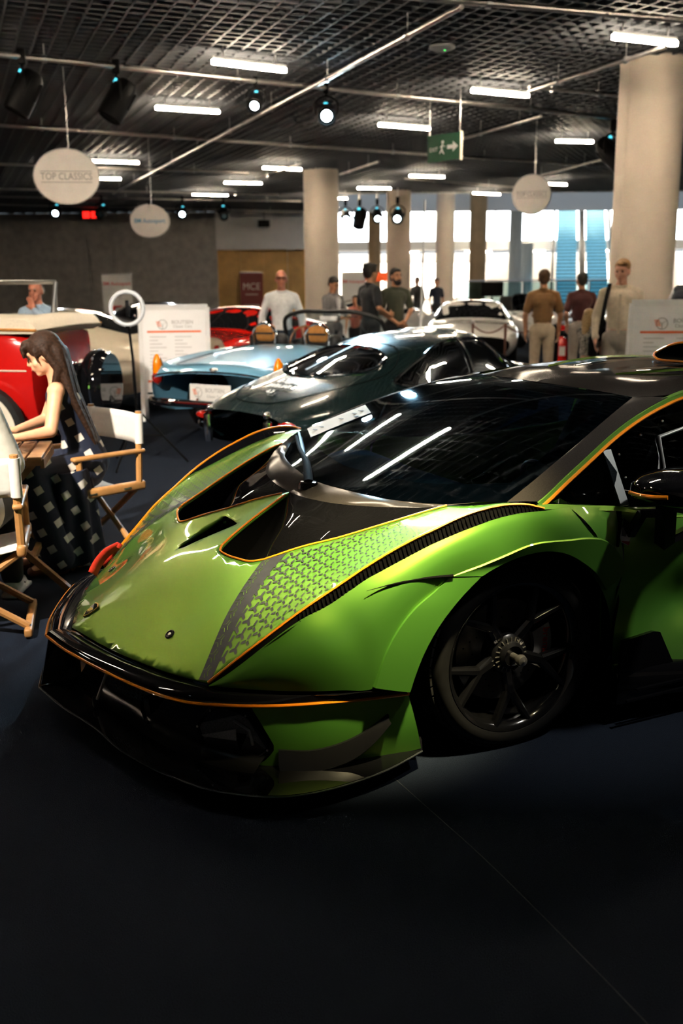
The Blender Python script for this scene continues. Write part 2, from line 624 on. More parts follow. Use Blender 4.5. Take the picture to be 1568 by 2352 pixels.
# ------------------------------------------------------------------ rigging pipes
PIPES = [((-7.2, 11.53), (6.7, 19.9), 'near rigging pipe carrying the two big black spotlights'), ((-8.8, 17.5), (9.0, 28.1), 'second rigging pipe running to the thick column'),
 ((-10.5, 24.2), (-2.39, 27.71), 'third rigging pipe behind the TOP CLASSICS oval sign'), ((-13.0, 30.9), (-2.01, 34.77), 'fourth rigging pipe near the concrete wall'),
 ((-13.3, 34.1), (-1.39, 37.72), 'fifth rigging pipe holding the lit wall spotlights'), ((-14.0, 37.5), (-1.61, 43.48), 'last rigging pipe before the concrete wall'),
 ((1.26, 11.02), (-7.16, 33.09), 'long rigging pipe crossing all the others into the depth'), ((3.94, 12.92), (2.83, 15.8), 'short sloping pipe under the LED bar by the thick column'),
 ((3.47, 18.14), (2.47, 20.9), 'short pipe above the green exit sign'), ((0.2, 10.7), (5.6, 12.5), 'bright pipe at the near edge of the ceiling'),
 ((0.95, 24.78), (0.03, 27.67), 'thin pipe left of the green exit sign'), ((2.83, 15.8), (4.4, 16.6), 'thin pipe running from the LED bar to the thick column'),
 ((5.25, 29.86), (6.27, 24.28), 'thin pipe left of the thick column over the round sign'), ((1.87, 29.59), (5.48, 32.67), 'thin pipe with bulb lamps right of the central column'),
 ((-2.24, 28.64), (-0.91, 25.1), 'thin pipe left of the central column'),
 ((-5.0, 1.3), (6.0, 3.4), 'rigging pipe behind the photographer carrying the front spotlights')]
for i, (a, b, lb) in enumerate(PIPES):
    zz = CEIL - 0.18 - (0.06 if i in (6, 7, 8, 10, 12, 14) else 0)
    A = Vector((a[0], a[1], zz)); B_ = Vector((b[0], b[1], zz))
    r = 0.032 if i in (0, 1, 2, 3, 4, 5, 6, 9, 15) else 0.026
    t = thing('rigging_pipe', lb, 'pipe', A)
    MB().tube([(0, 0, 0), B_ - A], r, 10).build('tube', M_pipe, t)
    L = (B_ - A).length
    n = max(2, int(L / 2.4))
    for k in range(n):
        p = (B_ - A) * ((k + 0.5) / n)
        cl = MB()
        cl.lathe([(r + 0.004, -0.03), (r + 0.016, -0.03), (r + 0.016, 0.03), (r + 0.004, 0.03)], 10, Matrix.Translation(p) @ (B_ - A).to_track_quat('Z', 'Y').to_matrix().to_4x4())
        cl.tube([p, p + Vector((0, 0, CEIL - zz))], 0.008, 6)
        cl.build('clamp', M_steel, t)

# ------------------------------------------------------------------ theatre spotlights on the pipes
M_lens = mat('spot_lens_lit', (0.9, 0.97, 1), 0.3, emit=(0.75, 0.93, 1.0), estr=9.0)
M_lens_hot = mat('spot_lens_blazing', (0.9, 0.97, 1), 0.3, emit=(0.55, 0.85, 1.0), estr=120.0)
M_lens_off = mat('spot_lens_dark', (0.05, 0.08, 0.1), 0.1, coat=1.0)
M_cyan = mat('spot_indicator', (0.1, 0.6, 0.8), 0.3, emit=(0.1, 0.75, 0.95), estr=1.2)
def spot(x, y, aim, label, size=1.0, lit=0.0, color=(0.8, 0.93, 1.0), group=None, cone=40, zp=CEIL - 0.18, hot=False):
    """black ellipsoidal spotlight hung from a pipe: hook clamp, yoke, barrel, lens, vents"""
    best = None
    for a, b, _l in PIPES:
        A = Vector(a); D_ = Vector(b) - A
        k_ = min(1, max(0, (Vector((x, y)) - A).dot(D_) / D_.dot(D_)))
        q = A + D_ * k_
        if best is None or (q - Vector((x, y))).length < best[0]:
            best = ((q - Vector((x, y))).length, q)
    snapped = best[0] < 0.9
    if snapped:
        x, y = best[1]
    t = thing('stage_spotlight', label, 'spotlight', (x, y, zp), 0, group)
    s = size
    if not snapped:
        MB().tube([(0, 0, 0), (0, 0, CEIL - zp + .08)], 0.02, 8).build('drop_rod', M_pipe, t)
    hub = Vector((0, 0, -0.30 * s))
    D = (Vector(aim) - (Vector((x, y, zp)) + hub)).normalized()
    side = D.cross(Vector((0, 0, 1))).normalized()
    upv = side.cross(D)
    R = Matrix((side, upv, D)).transposed().to_4x4(); R.translation = hub
    c = MB()
    c.rbox((0, 0, 0.0), (0.07 * s, 0.05 * s, 0.13 * s), 0.015 * s)
    c.tube([(0, 0, -0.04 * s), (0, 0, -0.10 * s)], 0.014 * s, 8)
    c.build('hook_clamp', M_black, t)
    MB().tube(cr([hub + side * 0.135 * s, hub + side * 0.14 * s + Vector((0, 0, 0.13 * s)), Vector((0, 0, -0.09 * s)), hub - side * 0.14 * s + Vector((0, 0, 0.13 * s)), hub - side * 0.135 * s], 16), 0.011 * s, 8, flat=1.0).build('yoke', M_black, t)
    b = MB()
    b.lathe([(0.0, -0.2 * s), (0.075 * s, -0.2 * s), (0.10 * s, -0.16 * s), (0.115 * s, -0.06 * s), (0.12 * s, 0.06 * s), (0.115 * s, 0.17 * s), (0.10 * s, 0.18 * s), (0.098 * s, 0.155 * s)], 20, R)
    for k in range(6):
        a = 2 * PI * k / 6
        b.box(R @ Vector((0.118 * s * math.cos(a), 0.118 * s * math.sin(a), -0.05 * s)), (0.02 * s, 0.02 * s, 0.16 * s), (R.to_3x3() @ Matrix.Rotation(a, 3, 'Z')))
    b.build('barrel', M_black, t)
    MB().lathe([(0.065 * s, 0.150 * s), (0.098 * s, 0.152 * s)], 20, R).build('lens_ring', M_black, t)
    MB().lathe([(0.0, 0.149 * s), (0.066 * s, 0.150 * s)], 20, R).build('lens', M_lens_hot if hot else M_lens if lit else M_lens_off, t)
    MB().box(R @ Vector((0.0, 0.105 * s, -0.15 * s)), (0.045 * s, 0.022 * s, 0.03 * s), R.to_3x3()).build('indicator', M_cyan, t)
    if lit:
        ld = bpy.data.lights.new('spot_light', 'SPOT')
        ld.energy = lit
        ld.color = color
        ld.spot_size = math.radians(cone)
        ld.spot_blend = 0.9
        ld.shadow_soft_size = 0.09 * s
        lo = bpy.data.objects.new('beam', ld)
        COL.objects.link(lo)
        lo.parent = t
        lo.location = hub + D * 0.2 * s
        lo.rotation_mode = 'QUATERNION'
        lo.rotation_quaternion = (-D).to_track_quat('Z', 'Y')
    return t
CAR = (-0.2, 4.0, 0.5)
spot(-4.01, 13.54, (-5.4, 13.0, 1.2), 'big black spotlight at the start of the near pipe, turned away', 1.45)
spot(-2.96, 14.17, (-4.6, 13.4, 1.0), 'big black spotlight with cyan indicator on the near pipe, second along', 1.45)
spot(-1.22, 15.23, (-1.6, 9.0, 0.9), 'lit spotlight on the near pipe with round bright lens', 0.95, 300, cone=34)
spot(-0.23, 15.84, (0.35, 5.2, 1.0), 'blazing blue-white spotlight on the near pipe where it meets the long pipe', 1.2, 1800, (0.45, 0.78, 1.0), cone=30, hot=True)
spot(4.76, 19.02, (7.2, 16.0, 0.4), 'black spotlight hanging just left of the thick column', 1.6, zp=CEIL - 0.30)
spot(-9.66, 35.47, (-9.0, 28.0, 1.4), 'lit spotlight under the TOP CLASSICS oval sign', 1.5, 700)
spot(-8.13, 35.63, (-9.5, 28, 0.5), 'dark spotlight right of the TOP CLASSICS oval sign', 1.5)
spot(-5.5, 36.48, (-4.9, 28.0, 1.4), 'lit spotlight above the wall corner near the small round sign', 1.5, 700)
spot(-3.85, 36.06, (-3.0, 31.0, 0.3), 'dark spotlight in front of the white bulkhead', 1.5)
spot(0.22, 35.6, (0.6, 30, 1.2), 'lit spotlight beside the central column', 1.5, 500, zp=4.2)
spot(0.70, 35.4, (0.1, 34, 0.2), 'black tilted spotlight before the atrium between two lit ones', 1.8, zp=4.2)
spot(1.29, 35.2, (1.6, 30, 0.8), 'lit spotlight before the atrium, left of the taupe column', 1.5, 400, zp=4.2)
spot(1.95, 34.6, (1.3, 28, 0.9), 'lit spotlight on the taupe column top', 1.7, 500, zp=4.2)
# the front-of-hall rig above the photographer that lights the show car
spot(1.05, 2.45, (0.20, 3.46, 0.85), 'stage spotlight aimed steeply at the green race car', 1.2, 2500, (1.0, 0.83, 0.44), cone=21)
spot(2.7, 2.77, (1.12, 3.72, 0.72), 'stage spotlight aimed at the door of the green race car', 1.2, 220, (1.0, 0.95, 0.82), cone=30)
spot(-2.7, 1.74, (-2.3, 6.2, 0.8), 'stage spotlight aimed at the slatted table', 1.2, 2000, (1.0, 0.91, 0.76), cone=62)

# ------------------------------------------------------------------ the green race car (x forward from front axle, y to its left, z up)
def pearl(name, deep, flake, k=0.5):
    """deep body colour under a brighter metallic flake, one clear coat over both"""
    m = mat(name, deep, 0.5, coat=1.0, noise=0.05, nscale=700)
    nt = m.node_tree
    b0 = nt.nodes['Principled BSDF']
    b1 = nt.nodes.new('ShaderNodeBsdfPrincipled')
    b1.inputs['Base Color'].default_value = tuple(flake) + (1,)
    b1.inputs['Metallic'].default_value = 1.0
    b1.inputs['Roughness'].default_value = 0.42
    b1.inputs['Coat Weight'].default_value = 1.0
    b1.inputs['Coat Roughness'].default_value = 0.03
    mx = nt.nodes.new('ShaderNodeMixShader')
    mx.inputs[0].default_value = k
    nt.links.new(b0.outputs[0], mx.inputs[1]); nt.links.new(b1.outputs[0], mx.inputs[2])
    nt.links.new(mx.outputs[0], [n for n in nt.nodes if n.type == 'OUTPUT_MATERIAL'][0].inputs['Surface'])
    return m
M_green = pearl('pearl_green_paint', (0.056, 0.222, 0.028), (0.38, 0.56, 0.026), 0.36)
M_gloss = mat('gloss_black', (0.004, 0.004, 0.005), 0.4, coat=0.9, noise=0.1, nscale=5, spec=0.0)
M_cfib = mat('carbon_matte', (0.026, 0.023, 0.022), 0.6, noise=0.25, nscale=300, spec=0.0, coat=0.18, coatr=0.10)
M_rib = mat('louvre_black', (0.002, 0.002, 0.0022), 0.7, noise=0.2, nscale=80, spec=0.02)
M_satin = mat('satin_black', (0.006, 0.006, 0.007), 0.28, noise=0.15, nscale=50)
M_dark = mat('cavity_black', (0.003, 0.003, 0.003), 0.8, noise=0.2, nscale=20, spec=0.03)
M_orange = mat('orange_pinstripe', (0.9, 0.26, 0.01), 0.3, coat=0.6, noise=0.03, nscale=50)
M_decal = mat('decal_anthracite', (0.018, 0.022, 0.03), 0.45, noise=0.1, nscale=60)
M_glass = glass_mat('screen_glass', (0.40, 0.66, 0.85), 0.45, ior=1.38)  # blue tint also colours the gloss, standing in for bluish reflections
M_sglass = glass_mat('side_glass', (0.5, 0.55, 0.6), 0.7)
M_rubber = mat('tyre_rubber', (0.006, 0.006, 0.0065), 0.7, noise=0.2, nscale=40, spec=0.25)
M_tread = mat('tyre_tread', (0.016, 0.016, 0.017), 0.85, noise=0.25, nscale=60, spec=0.3)
M_rim = mat('rim_gloss_black', (0.006, 0.006, 0.007), 0.16, metal=0.3, coat=1.0, noise=0.1, nscale=30)
M_disc = mat('brake_disc', (0.10, 0.095, 0.09), 0.4, metal=0.8, noise=0.15, nscale=50)
M_alu = mat('aluminium', (0.55, 0.52, 0.48), 0.35, metal=0.9, noise=0.05, nscale=50)
M_red = mat('red_strap', (0.75, 0.035, 0.012), 0.7, noise=0.1, nscale=80)
M_paper = mat('white_paper', (0.8, 0.79, 0.77), 0.7, noise=0.02, nscale=20)
M_ink = mat('grey_ink', (0.25, 0.25, 0.25), 0.7, noise=0.05, nscale=50)

car = thing('race_car', 'bright metallic green race car with black splitter and orange pinstripes', 'car', (0.188, 4.296, 0), math.radians(-154.72))

# ---- measured lines
FRONT = [(1.382, 0, .355), (1.332, .188, .353), (1.282, .343, .352), (1.216, .509, .352), (1.159, .636, .354), (1.101, .741, .357), (1.078, .782, .358)]
CREST = [(1.078, .782, .358), (.985, .826, .442), (.9, .862, .513), (.786, .908, .605), (.666, .942, .684), (.582, .964, .739), (.42, .998, .824),
         (.332, 1.014, .859), (.234, 1.026, .894), (.162, 1.037, .911), (.087, 1.046, .919), (.01, 1.058, .916), (-.06, 1.072, .897)]
INSET = [(.60, .955, .722), (.42, .962, .795), (.30, .965, .842), (.2, .975, .872), (.087, .995, .897), (.0, 1.02, .905), (-.06, 1.055, .893)]
IN_OUT = [(.16, .79, .875), (.201, .782, .867), (.301, .747, .838), (.416, .697, .801), (.527, .641, .763), (.635, .574, .728), (.765, .512, .680)]
IN_FRONT = [(.765, .512, .680), (.800, .475, .668), (.825, .40, .662), (.845, .31, .660), (.850, .262, .664), (.832, .232, .674)]
IN_IN = [(.832, .232, .674), (.783, .199, .695), (.685, .135, .73), (.566, .072, .773), (.45, .0, .806)]
COWL = [(.45, 0, .806), (.452, .12, .812), (.442, .249, .820), (.415, .36, .826), (.365, .48, .835), (.30, .60, .847), (.23, .71, .860), (.16, .79, .875)]
REAR = [(-.06, 1.055, .893), (-.045, 1.0, .901), (.0, .952, .904), (.05, .885, .890), (.11, .825, .879), (.16, .79, .875)]

ctrl = [tuple(p) for q_, n_ in ((FRONT, 22), (CREST[:6], 18), (INSET, 16), (IN_OUT, 16), (IN_FRONT, 8), (IN_IN, 10), (REAR, 8)) for p in cr(q_, n_)]
ctrl += [(1.302, 0, .412), (1.141, 0, .513), (.935, 0, .623), (.722, 0, .706), (.577, 0, .763), (1.06, .45, .475), (.95, .66, .53)]
full = {}
for x, y, z in ctrl:
    full[(round(x, 4), round(y, 4))] = z
    full[(round(x, 4), round(-y, 4))] = z
HK = list(full); hood_z = tps(HK, [full[k_] for k_ in HK], 8e-4)
def hz(x, y):
    return float(hood_z([(x, y)])[0])
def dd(pts, n):
    return [tuple(q) for q in cr(pts, n)]
half = dd(FRONT, 24)[:-1] + dd(CREST[:6], 22)[:-1] + dd(INSET, 24)[:-1] + dd(REAR, 14)[:-1] + dd(IN_OUT, 24)[:-1] + dd(IN_FRONT, 14)[:-1] + dd(IN_IN, 18)
outline = [(p[0], p[1]) for p in half] + [(p[0], -p[1]) for p in half[::-1][1:-1]]
NACA = [(.945, 0), (.925, .022), (.72, .078), (.71, .07), (.705, 0), (.71, -.07), (.72, -.078), (.925, -.022)]
hood = panel(outline, [NACA], hood_z, 0.024).build('hood', M_green, car, 60)
mod(hood, 'SOLIDIFY', thickness=0.012, offset=-1)

def both(mb, name, m, parent=None, smooth=40):
    """left part and its mirror image"""
    mm = mb.copy().mirror()
    return mb.build(name, m, parent or car, smooth), mm.build(name, m, parent or car, smooth)
def onhood(pts, lift):
    return [(x, y, hz(x, y) + lift) for x, y, *_ in pts]
# orange pinstripe round each intake and along each crest
loop = dd(IN_IN[::-1], 30)[2:] + dd(IN_FRONT[::-1], 16)[1:] + dd(IN_OUT[::-1], 30)[1:]
both(MB().tube([(x, y, z + .002) for x, y, z in loop], 0.0042, 6), 'intake_pinstripe', M_orange)
both(MB().tube([(x, y, z + .003) for x, y, z in dd(CREST, 60)], 0.0055, 6), 'crest_pinstripe', M_orange)
# dark inner wall of the crest, and louvre strip outside it
ins = [(.64, .949, .70)] + INSET[1:]
G = np.array([cr(ins, 40), cr(CREST[4:], 40)])
G = np.array([G[0], G[0] * .5 + G[1] * .5 + (0, -.004, .002), G[1]])
both(MB().grid(G), 'crest_wall', M_gloss)
LOUV = [(1.078, .786, .352), (.97, .85, .44), (.858, .92, .545), (.675, .96, .648), (.583, .98, .708), (.491, 1.0, .751), (.364, 1.025, .81), (.23, 1.05, .857), (.106, 1.062, .887), (-.064, 1.074, .893)]
A_ = cr(CREST, 90); B_ = cr(LOUV, 90)
both(MB().grid(np.array([A_, A_ * .55 + B_ * .45 + (0, .002, -.012), B_]), True), 'louvre_base', M_dark)
for s_ in (1, -1):
    for k in range(26, 88, 1):
        a = A_[k] * .93 + B_[k] * .07; b = A_[k] * .05 + B_[k] * .95
        rb = MB().bar(a * (1, s_, 1) + (0, 0, .0), b * (1, s_, 1) + (0, 0, .0), .0045, .006)
        if k == 26:
            acc = {}
        acc.setdefault(s_, MB()).add(rb.v, rb.f)
    stuff(acc[s_].build('louvre_ribs', M_rib, car, 0))

# ---- hood scoops: black duct floors falling away under the hood lip
rearc = cr(COWL, 40)
frontc = np.vstack([cr(IN_OUT[::-1] if False else [(.16, .79, .875), (.45, .68, .62), (.76, .54, .50)], 14), cr([(.76, .54, .50), (.86, .40, .44), (.87, .24, .47)], 14)[1:], cr([(.87, .24, .47), (.68, .12, .60), (.45, 0, .806)], 14)[1:]])
frontc = cr(frontc, 40)[::-1]
mid1 = rearc * .66 + frontc * .34 + np.array([0, 0, 1]) * (0.030 * np.sin(np.linspace(0, PI, 40)))[:, None]
mid2 = rearc * .33 + frontc * .67 + np.array([0, 0, 1]) * (-0.008 * np.sin(np.linspace(0, PI, 40)))[:, None]
both(MB().grid(net([rearc, mid1, mid2, frontc], 24, 60), True), 'scoop_floor', M_gloss)
# inner wall below the lip
lipc = np.array([(x, y, z - .004) for x, y, z in loop]); low = lipc + (0.0, 0, -.16)
ctr = np.array([.62, .42, 0]); low[:, :2] = low[:, :2] + (low[:, :2] - ctr[:2]) * 0.06
both(MB().grid(np.array([lipc, low])), 'scoop_wall', M_dark)
# centre duct
nz = [(x, y, hz(x, y)) for x, y in NACA]
MB().grid(np.array([np.array(nz + nz[:1]), np.array([(x, y, hz(.93, 0) - .03 - (.93 - x) * .15) for x, y in NACA + NACA[:1]])])).build('duct_wall', M_gloss, car)
MB().prism(NACA, hz(.93, 0) - .07, hz(.93, 0) - .065).build('duct_floor', M_dark, car)

# ---- pattern of three-armed marks, fading toward the screen
band_i = [(.772, .512), (.956, .632), (1.098, .742)]
band_o = [(.690, .555), (.93, .695), (1.068, .785)]
def decal_poly(poly, lift=.0016):
    return [(x, y, hz(x, y) + lift) for x, y in poly]
bi = cr([(x, y, 0) for x, y in band_i], 20); bo = cr([(x, y, 0) for x, y in band_o], 20)
Gb = np.zeros((5, 20, 3))
for i in range(5):
    q = bi * (1 - i / 4) + bo * (i / 4)
    q[:, 2] = hood_z(q[:, :2]) + .0016
    Gb[i] = q
both(MB().grid(Gb, True), 'hood_band', M_decal)
edge_i = cr([(p[0], p[1] + .016, 0) for p in IN_OUT], 30); edge_o = cr([(p[0], p[1] - .016, 0) for p in CREST[:6] + [(.42, .955, 0), (.3, .958, 0)]], 40)
region = [tuple(q[:2]) for q in bi[::1]] + [tuple(q[:2]) for q in edge_o[2:]] + [tuple(q[:2]) for q in edge_i]
bdir = np.array([1.098 - .772, .742 - .512]); bdir /= np.linalg.norm(bdir)
bnrm = np.array([-bdir[1], bdir[0]])       # away from the hood centre, toward the screen
pat = MB()
pit = .0405
for i in range(-16, 24):
    for j in range(0, 26):
        c = np.array(band_i[0]) + bdir * (i * pit + (j % 2) * pit * .5) + bnrm * (.030 + j * pit * .866)
        fade = min(1.0, max(0.0, (j - 1) / 14.0))
        w = .0052 * (1 - fade) + .0013 * fade
        Ln = .0188 * (1 - .06 * fade)
        for k in range(3):
            a = math.atan2(bnrm[1], bnrm[0]) + k * 2 * PI / 3 + PI + .27
            dirv = np.array([math.cos(a), math.sin(a)]); nn = np.array([-dirv[1], dirv[0]])
            s0 = .0 if j < 3 else (.003 + .004 * fade)
            e = c + dirv * Ln
            if not (inpoly(e, region) and inpoly(c, region)):
                continue
            m_ = (c + e) / 2
            q = [c + dirv * s0 - nn * w, m_ - nn * w, e - nn * w * .9, e + dirv * w * .7, e + nn * w * .9, m_ + nn * w, c + dirv * s0 + nn * w]
            pts = [(p[0], p[1], hz(p[0], p[1]) + .0024) for p in q]
            pat.add(pts, [(0, 1, 5, 6), (1, 2, 4, 5), (2, 3, 4)])
pl, pr = both(pat, 'hood_pattern', M_decal, None, 0)
for o_ in (pl, pr):
    o_['kind'] = 'stuff'
# green outlines of the first marks inside the dark band
out = MB()
for i in range(0, 10):
    c = np.array(band_i[0]) + bdir * (i * pit + .012) + bnrm * .016
    for k in range(3):
        a = math.atan2(bnrm[1], bnrm[0]) + k * 2 * PI / 3 + PI
        dirv = np.array([math.cos(a), math.sin(a)]); nn = np.array([-dirv[1], dirv[0]])
        for sg in (-1, 1):
            p0 = c + nn * .0055 * sg + dirv * .004; p1 = c + dirv * .017 + nn * .0055 * sg
            if inpoly(p1, [tuple(q[:2]) for q in list(bi) + list(bo[::-1])]):
                out.bar((p0[0], p0[1], hz(*p0) + .003), (p1[0], p1[1], hz(*p1) + .003), .0018, .0008)
for o_ in both(out, 'mark_outline', M_green, None, 0):
    stuff(o_)

# hood fasteners and crest badge
for s_ in (1, -1):
    x, y = 1.115, .463 * s_
    z = hz(x, y)
    nrm = Vector((hz(x - .01, y) - hz(x + .01, y), hz(x, y - .01) - hz(x, y + .01), .02)).normalized()
    Mx = nrm.to_track_quat('Z', 'Y').to_matrix().to_4x4(); Mx.translation = Vector((x, y, z))
    f_ = MB().lathe([(.019, .001), (.019, .004), (.015, .006), (.012, .002), (.0, .001)], 20, Mx).build('hood_fastener', M_satin, car)
    MB().lathe([(.006, .001), (.006, .005), (.0, .006)], 10, Mx).build('fastener_pin', M_alu, f_)
bx = 1.302; bz = hz(bx, 0)
bn = Vector((hz(bx - .01, 0) - hz(bx + .01, 0), 0, .02)).normalized()
Mb = face_M((bx, 0, bz + .002), (0, 1, 0), (-bn.z, 0, bn.x))
shield = [(-.026, .03), (0, .037), (.026, .03), (.028, .005), (.018, -.024), (0, -.04), (-.018, -.024), (-.028, .005)]
badge = MB().prism(shield, 0, .004, Mb).build('badge', mat('badge_gold', (.75, .5, .12), .3, metal=.9, noise=.05, nscale=30), car)
MB().prism([(x * .86, y * .86) for x, y in shield], .004, .005, Mb).build('badge_field', M_gloss, badge)
bull = [(-.016, -.008), (-.010, .004), (-.002, .008), (.006, .004), (.013, .008), (.017, .001), (.012, -.004), (.014, -.014), (.008, -.008), (.002, -.006), (.0, -.018), (-.005, -.008), (-.012, -.016)]
MB().prism(bull, .005, .0065, Mb).build('badge_figure', MATS['badge_gold'], badge)

# ---- nose blade: gloss black lip with orange edge
LIP = [(1.479, 0.0, .335), (1.443, .161, .331), (1.391, .322, .327), (1.337, .466, .323), (1.275, .611, .319), (1.214, .721, .315), (1.148, .799, .31),
       (1.049, .862, .306), (.896, .936, .303), (.731, .985, .301), (.573, 1.024, .302), (.455, 1.050, .305)]
FB = [(1.078, .786, .350), (.997, .838, .346), (.927, .886, .345), (.801, .96, .345), (.694, 1.005, .345), (.582, 1.041, .348), (.468, 1.062, .33)]
top = cr(dd(FRONT, 30) + dd(FB, 30)[1:], 60); lip = cr(LIP, 60)
G = np.array([top + (-.025, 0, -.024), top + (.003, 0, -.013), top * .5 + lip * .5 + (0, 0, .010), lip + (0, 0, .008), lip + (0, 0, -.004), lip * (.985, .985, 1) + (0, 0, -.012)])
both(MB().grid(net(G, 20, 90), True), 'nose_blade', M_gloss)
both(MB().tube(lip + (.003, .004, .001), .0055, 6), 'lip_pinstripe', M_orange)

# ---- fenders
FBT = FB[:6] + [(.543, 1.05, .473), (.491, 1.052, .555), (.44, 1.054, .608), (.365, 1.057, .659), (.30, 1.062, .700), (.2, 1.072, .722), (.113, 1.08, .748), (-.008, 1.083, .777), (-.159, 1.083, .775), (-.30, 1.075, .765)]
T1 = [(1.078, .787, .352), (1.03, .815, .388), (.985, .842, .428), (.90, .893, .510), (.80, .935, .588), (.70, .955, .634), (.64, .967, .672), (.583, .98, .708), (.53, .992, .734), (.45, 1.008, .772), (.364, 1.025, .81), (.25, 1.047, .851), (.15, 1.058, .878), (.05, 1.066, .892), (-.064, 1.074, .893), (-.20, 1.03, .883)]
rows = []
nF = len(T1)
T1 = np.array(T1); FBn = np.array(FBT)
for t in (0, .2, .45, .7, .88, 1.0):
    bul = math.sin(PI * t ** .8)
    k_ = np.linspace(0, 1, nF)
    rows.append(T1 * (1 - t) + FBn * t + np.column_stack([0 * k_, bul * (.006 + .022 * np.sin(PI * np.clip(k_ * 1.25, 0, 1))), bul * .012 * np.sin(PI * k_)]))
both(MB().grid(net(rows, 28, 90)), 'fender', M_green)
# rear of fender up to the door seam
RF = [[(-.20, 1.03, .883), (-.30, 1.014, .868), (-.435, 1.004, .849)],
      [(-.25, 1.068, .83), (-.34, 1.045, .815), (-.445, 1.01, .79)],
      [(-.30, 1.078, .765), (-.37, 1.06, .74), (-.452, 1.03, .715)],
      [(-.33, 1.06, .70), (-.40, 1.05, .66), (-.46, 1.035, .62)],
      [(-.36, 1.03, .56), (-.41, 1.02, .54), (-.462, 1.005, .53)],
      [(-.40, .99, .42), (-.43, .985, .42), (-.474, .985, .42)],
      [(-.415, .985, .28), (-.43, .985, .28), (-.452, .985, .28)]]
both(MB().grid(net(RF, 20, 12), True), 'fender_rear', M_green)
# wheel-arch flares
CREASE = [(.30, 1.064, .702), (.2, 1.078, .726), (.113, 1.086, .750), (-.008, 1.088, .779), (-.159, 1.088, .776), (-.265, 1.088, .770), (-.318, 1.088, .758), (-.374, 1.086, .72), (-.44, 1.082, .626)]
ARCH = [(.19, 1.078, .692), (.15, 1.078, .709), (.112, 1.078, .722), (.016, 1.078, .743), (-.084, 1.078, .745), (-.17, 1.078, .723), (-.243, 1.076, .681), (-.299, 1.074, .638), (-.358, 1.07, .562)]
c_ = cr(CREASE, 40); a_ = cr(ARCH, 40)
inn = a_ * (1, 1, 1) + (0, -.07, .0); inn2 = c_ + (0, -.05, .012)
both(MB().grid(np.array([inn2, c_ + (0, -.004, .004), c_, a_ * .5 + c_ * .5, a_, a_ + (0, -.006, -.003), inn])), 'arch_flare', M_green, None, 30)
FI = [(.587, 1.056, .352), (.543, 1.058, .473), (.491, 1.060, .555), (.44, 1.062, .608), (.365, 1.064, .659), (.312, 1.066, .699)]
FO = [(.467, 1.078, .322), (.449, 1.078, .372), (.411, 1.078, .457), (.352, 1.078, .545), (.283, 1.078, .618), (.195, 1.078, .690)]
i_ = cr(FI, 30); o_ = cr(FO, 30)
both(MB().grid(np.array([i_ + (.004, -.03, 0), i_, i_ * .5 + o_ * .5 + (0, .003, 0), o_, o_ + (-.003, -.006, -.002), o_ + (-.035, -.07, -.02)]), True), 'front_flare', M_green, None, 30)
# slot above the front flare
sl = cr([(.60, 1.018, .682), (.50, 1.040, .700), (.40, 1.055, .708), (.30, 1.066, .706)], 20)
both(MB().tube(sl, list(np.linspace(.001, .009, 20)), 8, flat=.6), 'fender_slot', M_dark)
# wheel-house liner
for x0 in (0.0, -2.9):
    lin = MB()
    k_ = np.linspace(-.45, PI + .35, 40)
    prof = [np.array([(x0 + .415 * math.cos(a), y, .36 + .39 * math.sin(a)) for a in k_]) for y in (1.04, .62)]
    lin.grid(np.array(prof))
    both(lin, 'wheel_liner', M_dark)
    both(MB().box((x0, .60, .40), (.84, .02, .72)), 'wheel_house', M_dark)

# ---- bumper corner, canard, splitter, fascia
def bump_y(x, z):
    base = np.interp(x, [.39, .446, .573, .731, .896, 1.0], [1.032, 1.026, 1.008, .972, .925, .88])
    return base + .010 * math.sin(PI * (z - .07) / .24)
GCt = [(.972, .302), (.896, .300), (.731, .296), (.573, .292), (.446, .290)]
GCb = [(.955, .085), (.86, .075), (.74, .068), (.573, .068), (.396, .082)]
GCl = [(.972, .302), (.935, .215), (.905, .155), (.93, .10), (.955, .085)]
rows = []
for t in np.linspace(0, 1, 12):
    row = []
    zl = .302 * (1 - t) + .085 * t
    xl = np.interp(zl, [.085, .10, .14, .165, .215, .302], [.955, .935, .905, .905, .93, .972])
    xr = .446 * (1 - t) + .396 * t
    for s_ in np.linspace(0, 1, 24):
        x = xl * (1 - s_) + xr * s_
        zt = np.interp(x, [.446, .573, .731, .896, .972], [.290, .292, .296, .300, .302])
        zb = np.interp(x, [.396, .573, .74, .86, .955], [.082, .066, .068, .075, .085])
        z = zt * (1 - t) + zb * t
        row.append((x, bump_y(x, z), z))
    rows.append(row)
Gc = np.array(rows)
both(MB().grid(Gc), 'bumper_corner', M_green)
# rear edge return of the bumper corner
both(MB().grid(np.array([Gc[:, -1], Gc[:, -1] + (-.01, -.16, 0)])), 'bumper_return', M_dark)
CAN_T = [(.894, .945, .145), (.78, .985, .137), (.70, 1.005, .150), (.633, 1.018, .172), (.58, 1.028, .200), (.525, 1.036, .236)]
CAN_B = [(.898, .945, .072), (.80, .985, .076), (.73, 1.005, .088), (.66, 1.018, .108), (.585, 1.03, .160), (.527, 1.036, .217)]
t_ = cr(CAN_T, 24); b_ = cr(CAN_B, 24)
ow = np.array([.0, .022, -.004]); 
both(MB().grid(np.array([t_ + (0, -.01, 0), t_, t_ * .5 + b_ * .5 + (.004, .012, -.004), b_ + ow, b_ + ow + (0, -.004, -.006), b_ + (0, -.012, -.004)]), True), 'canard', M_satin)

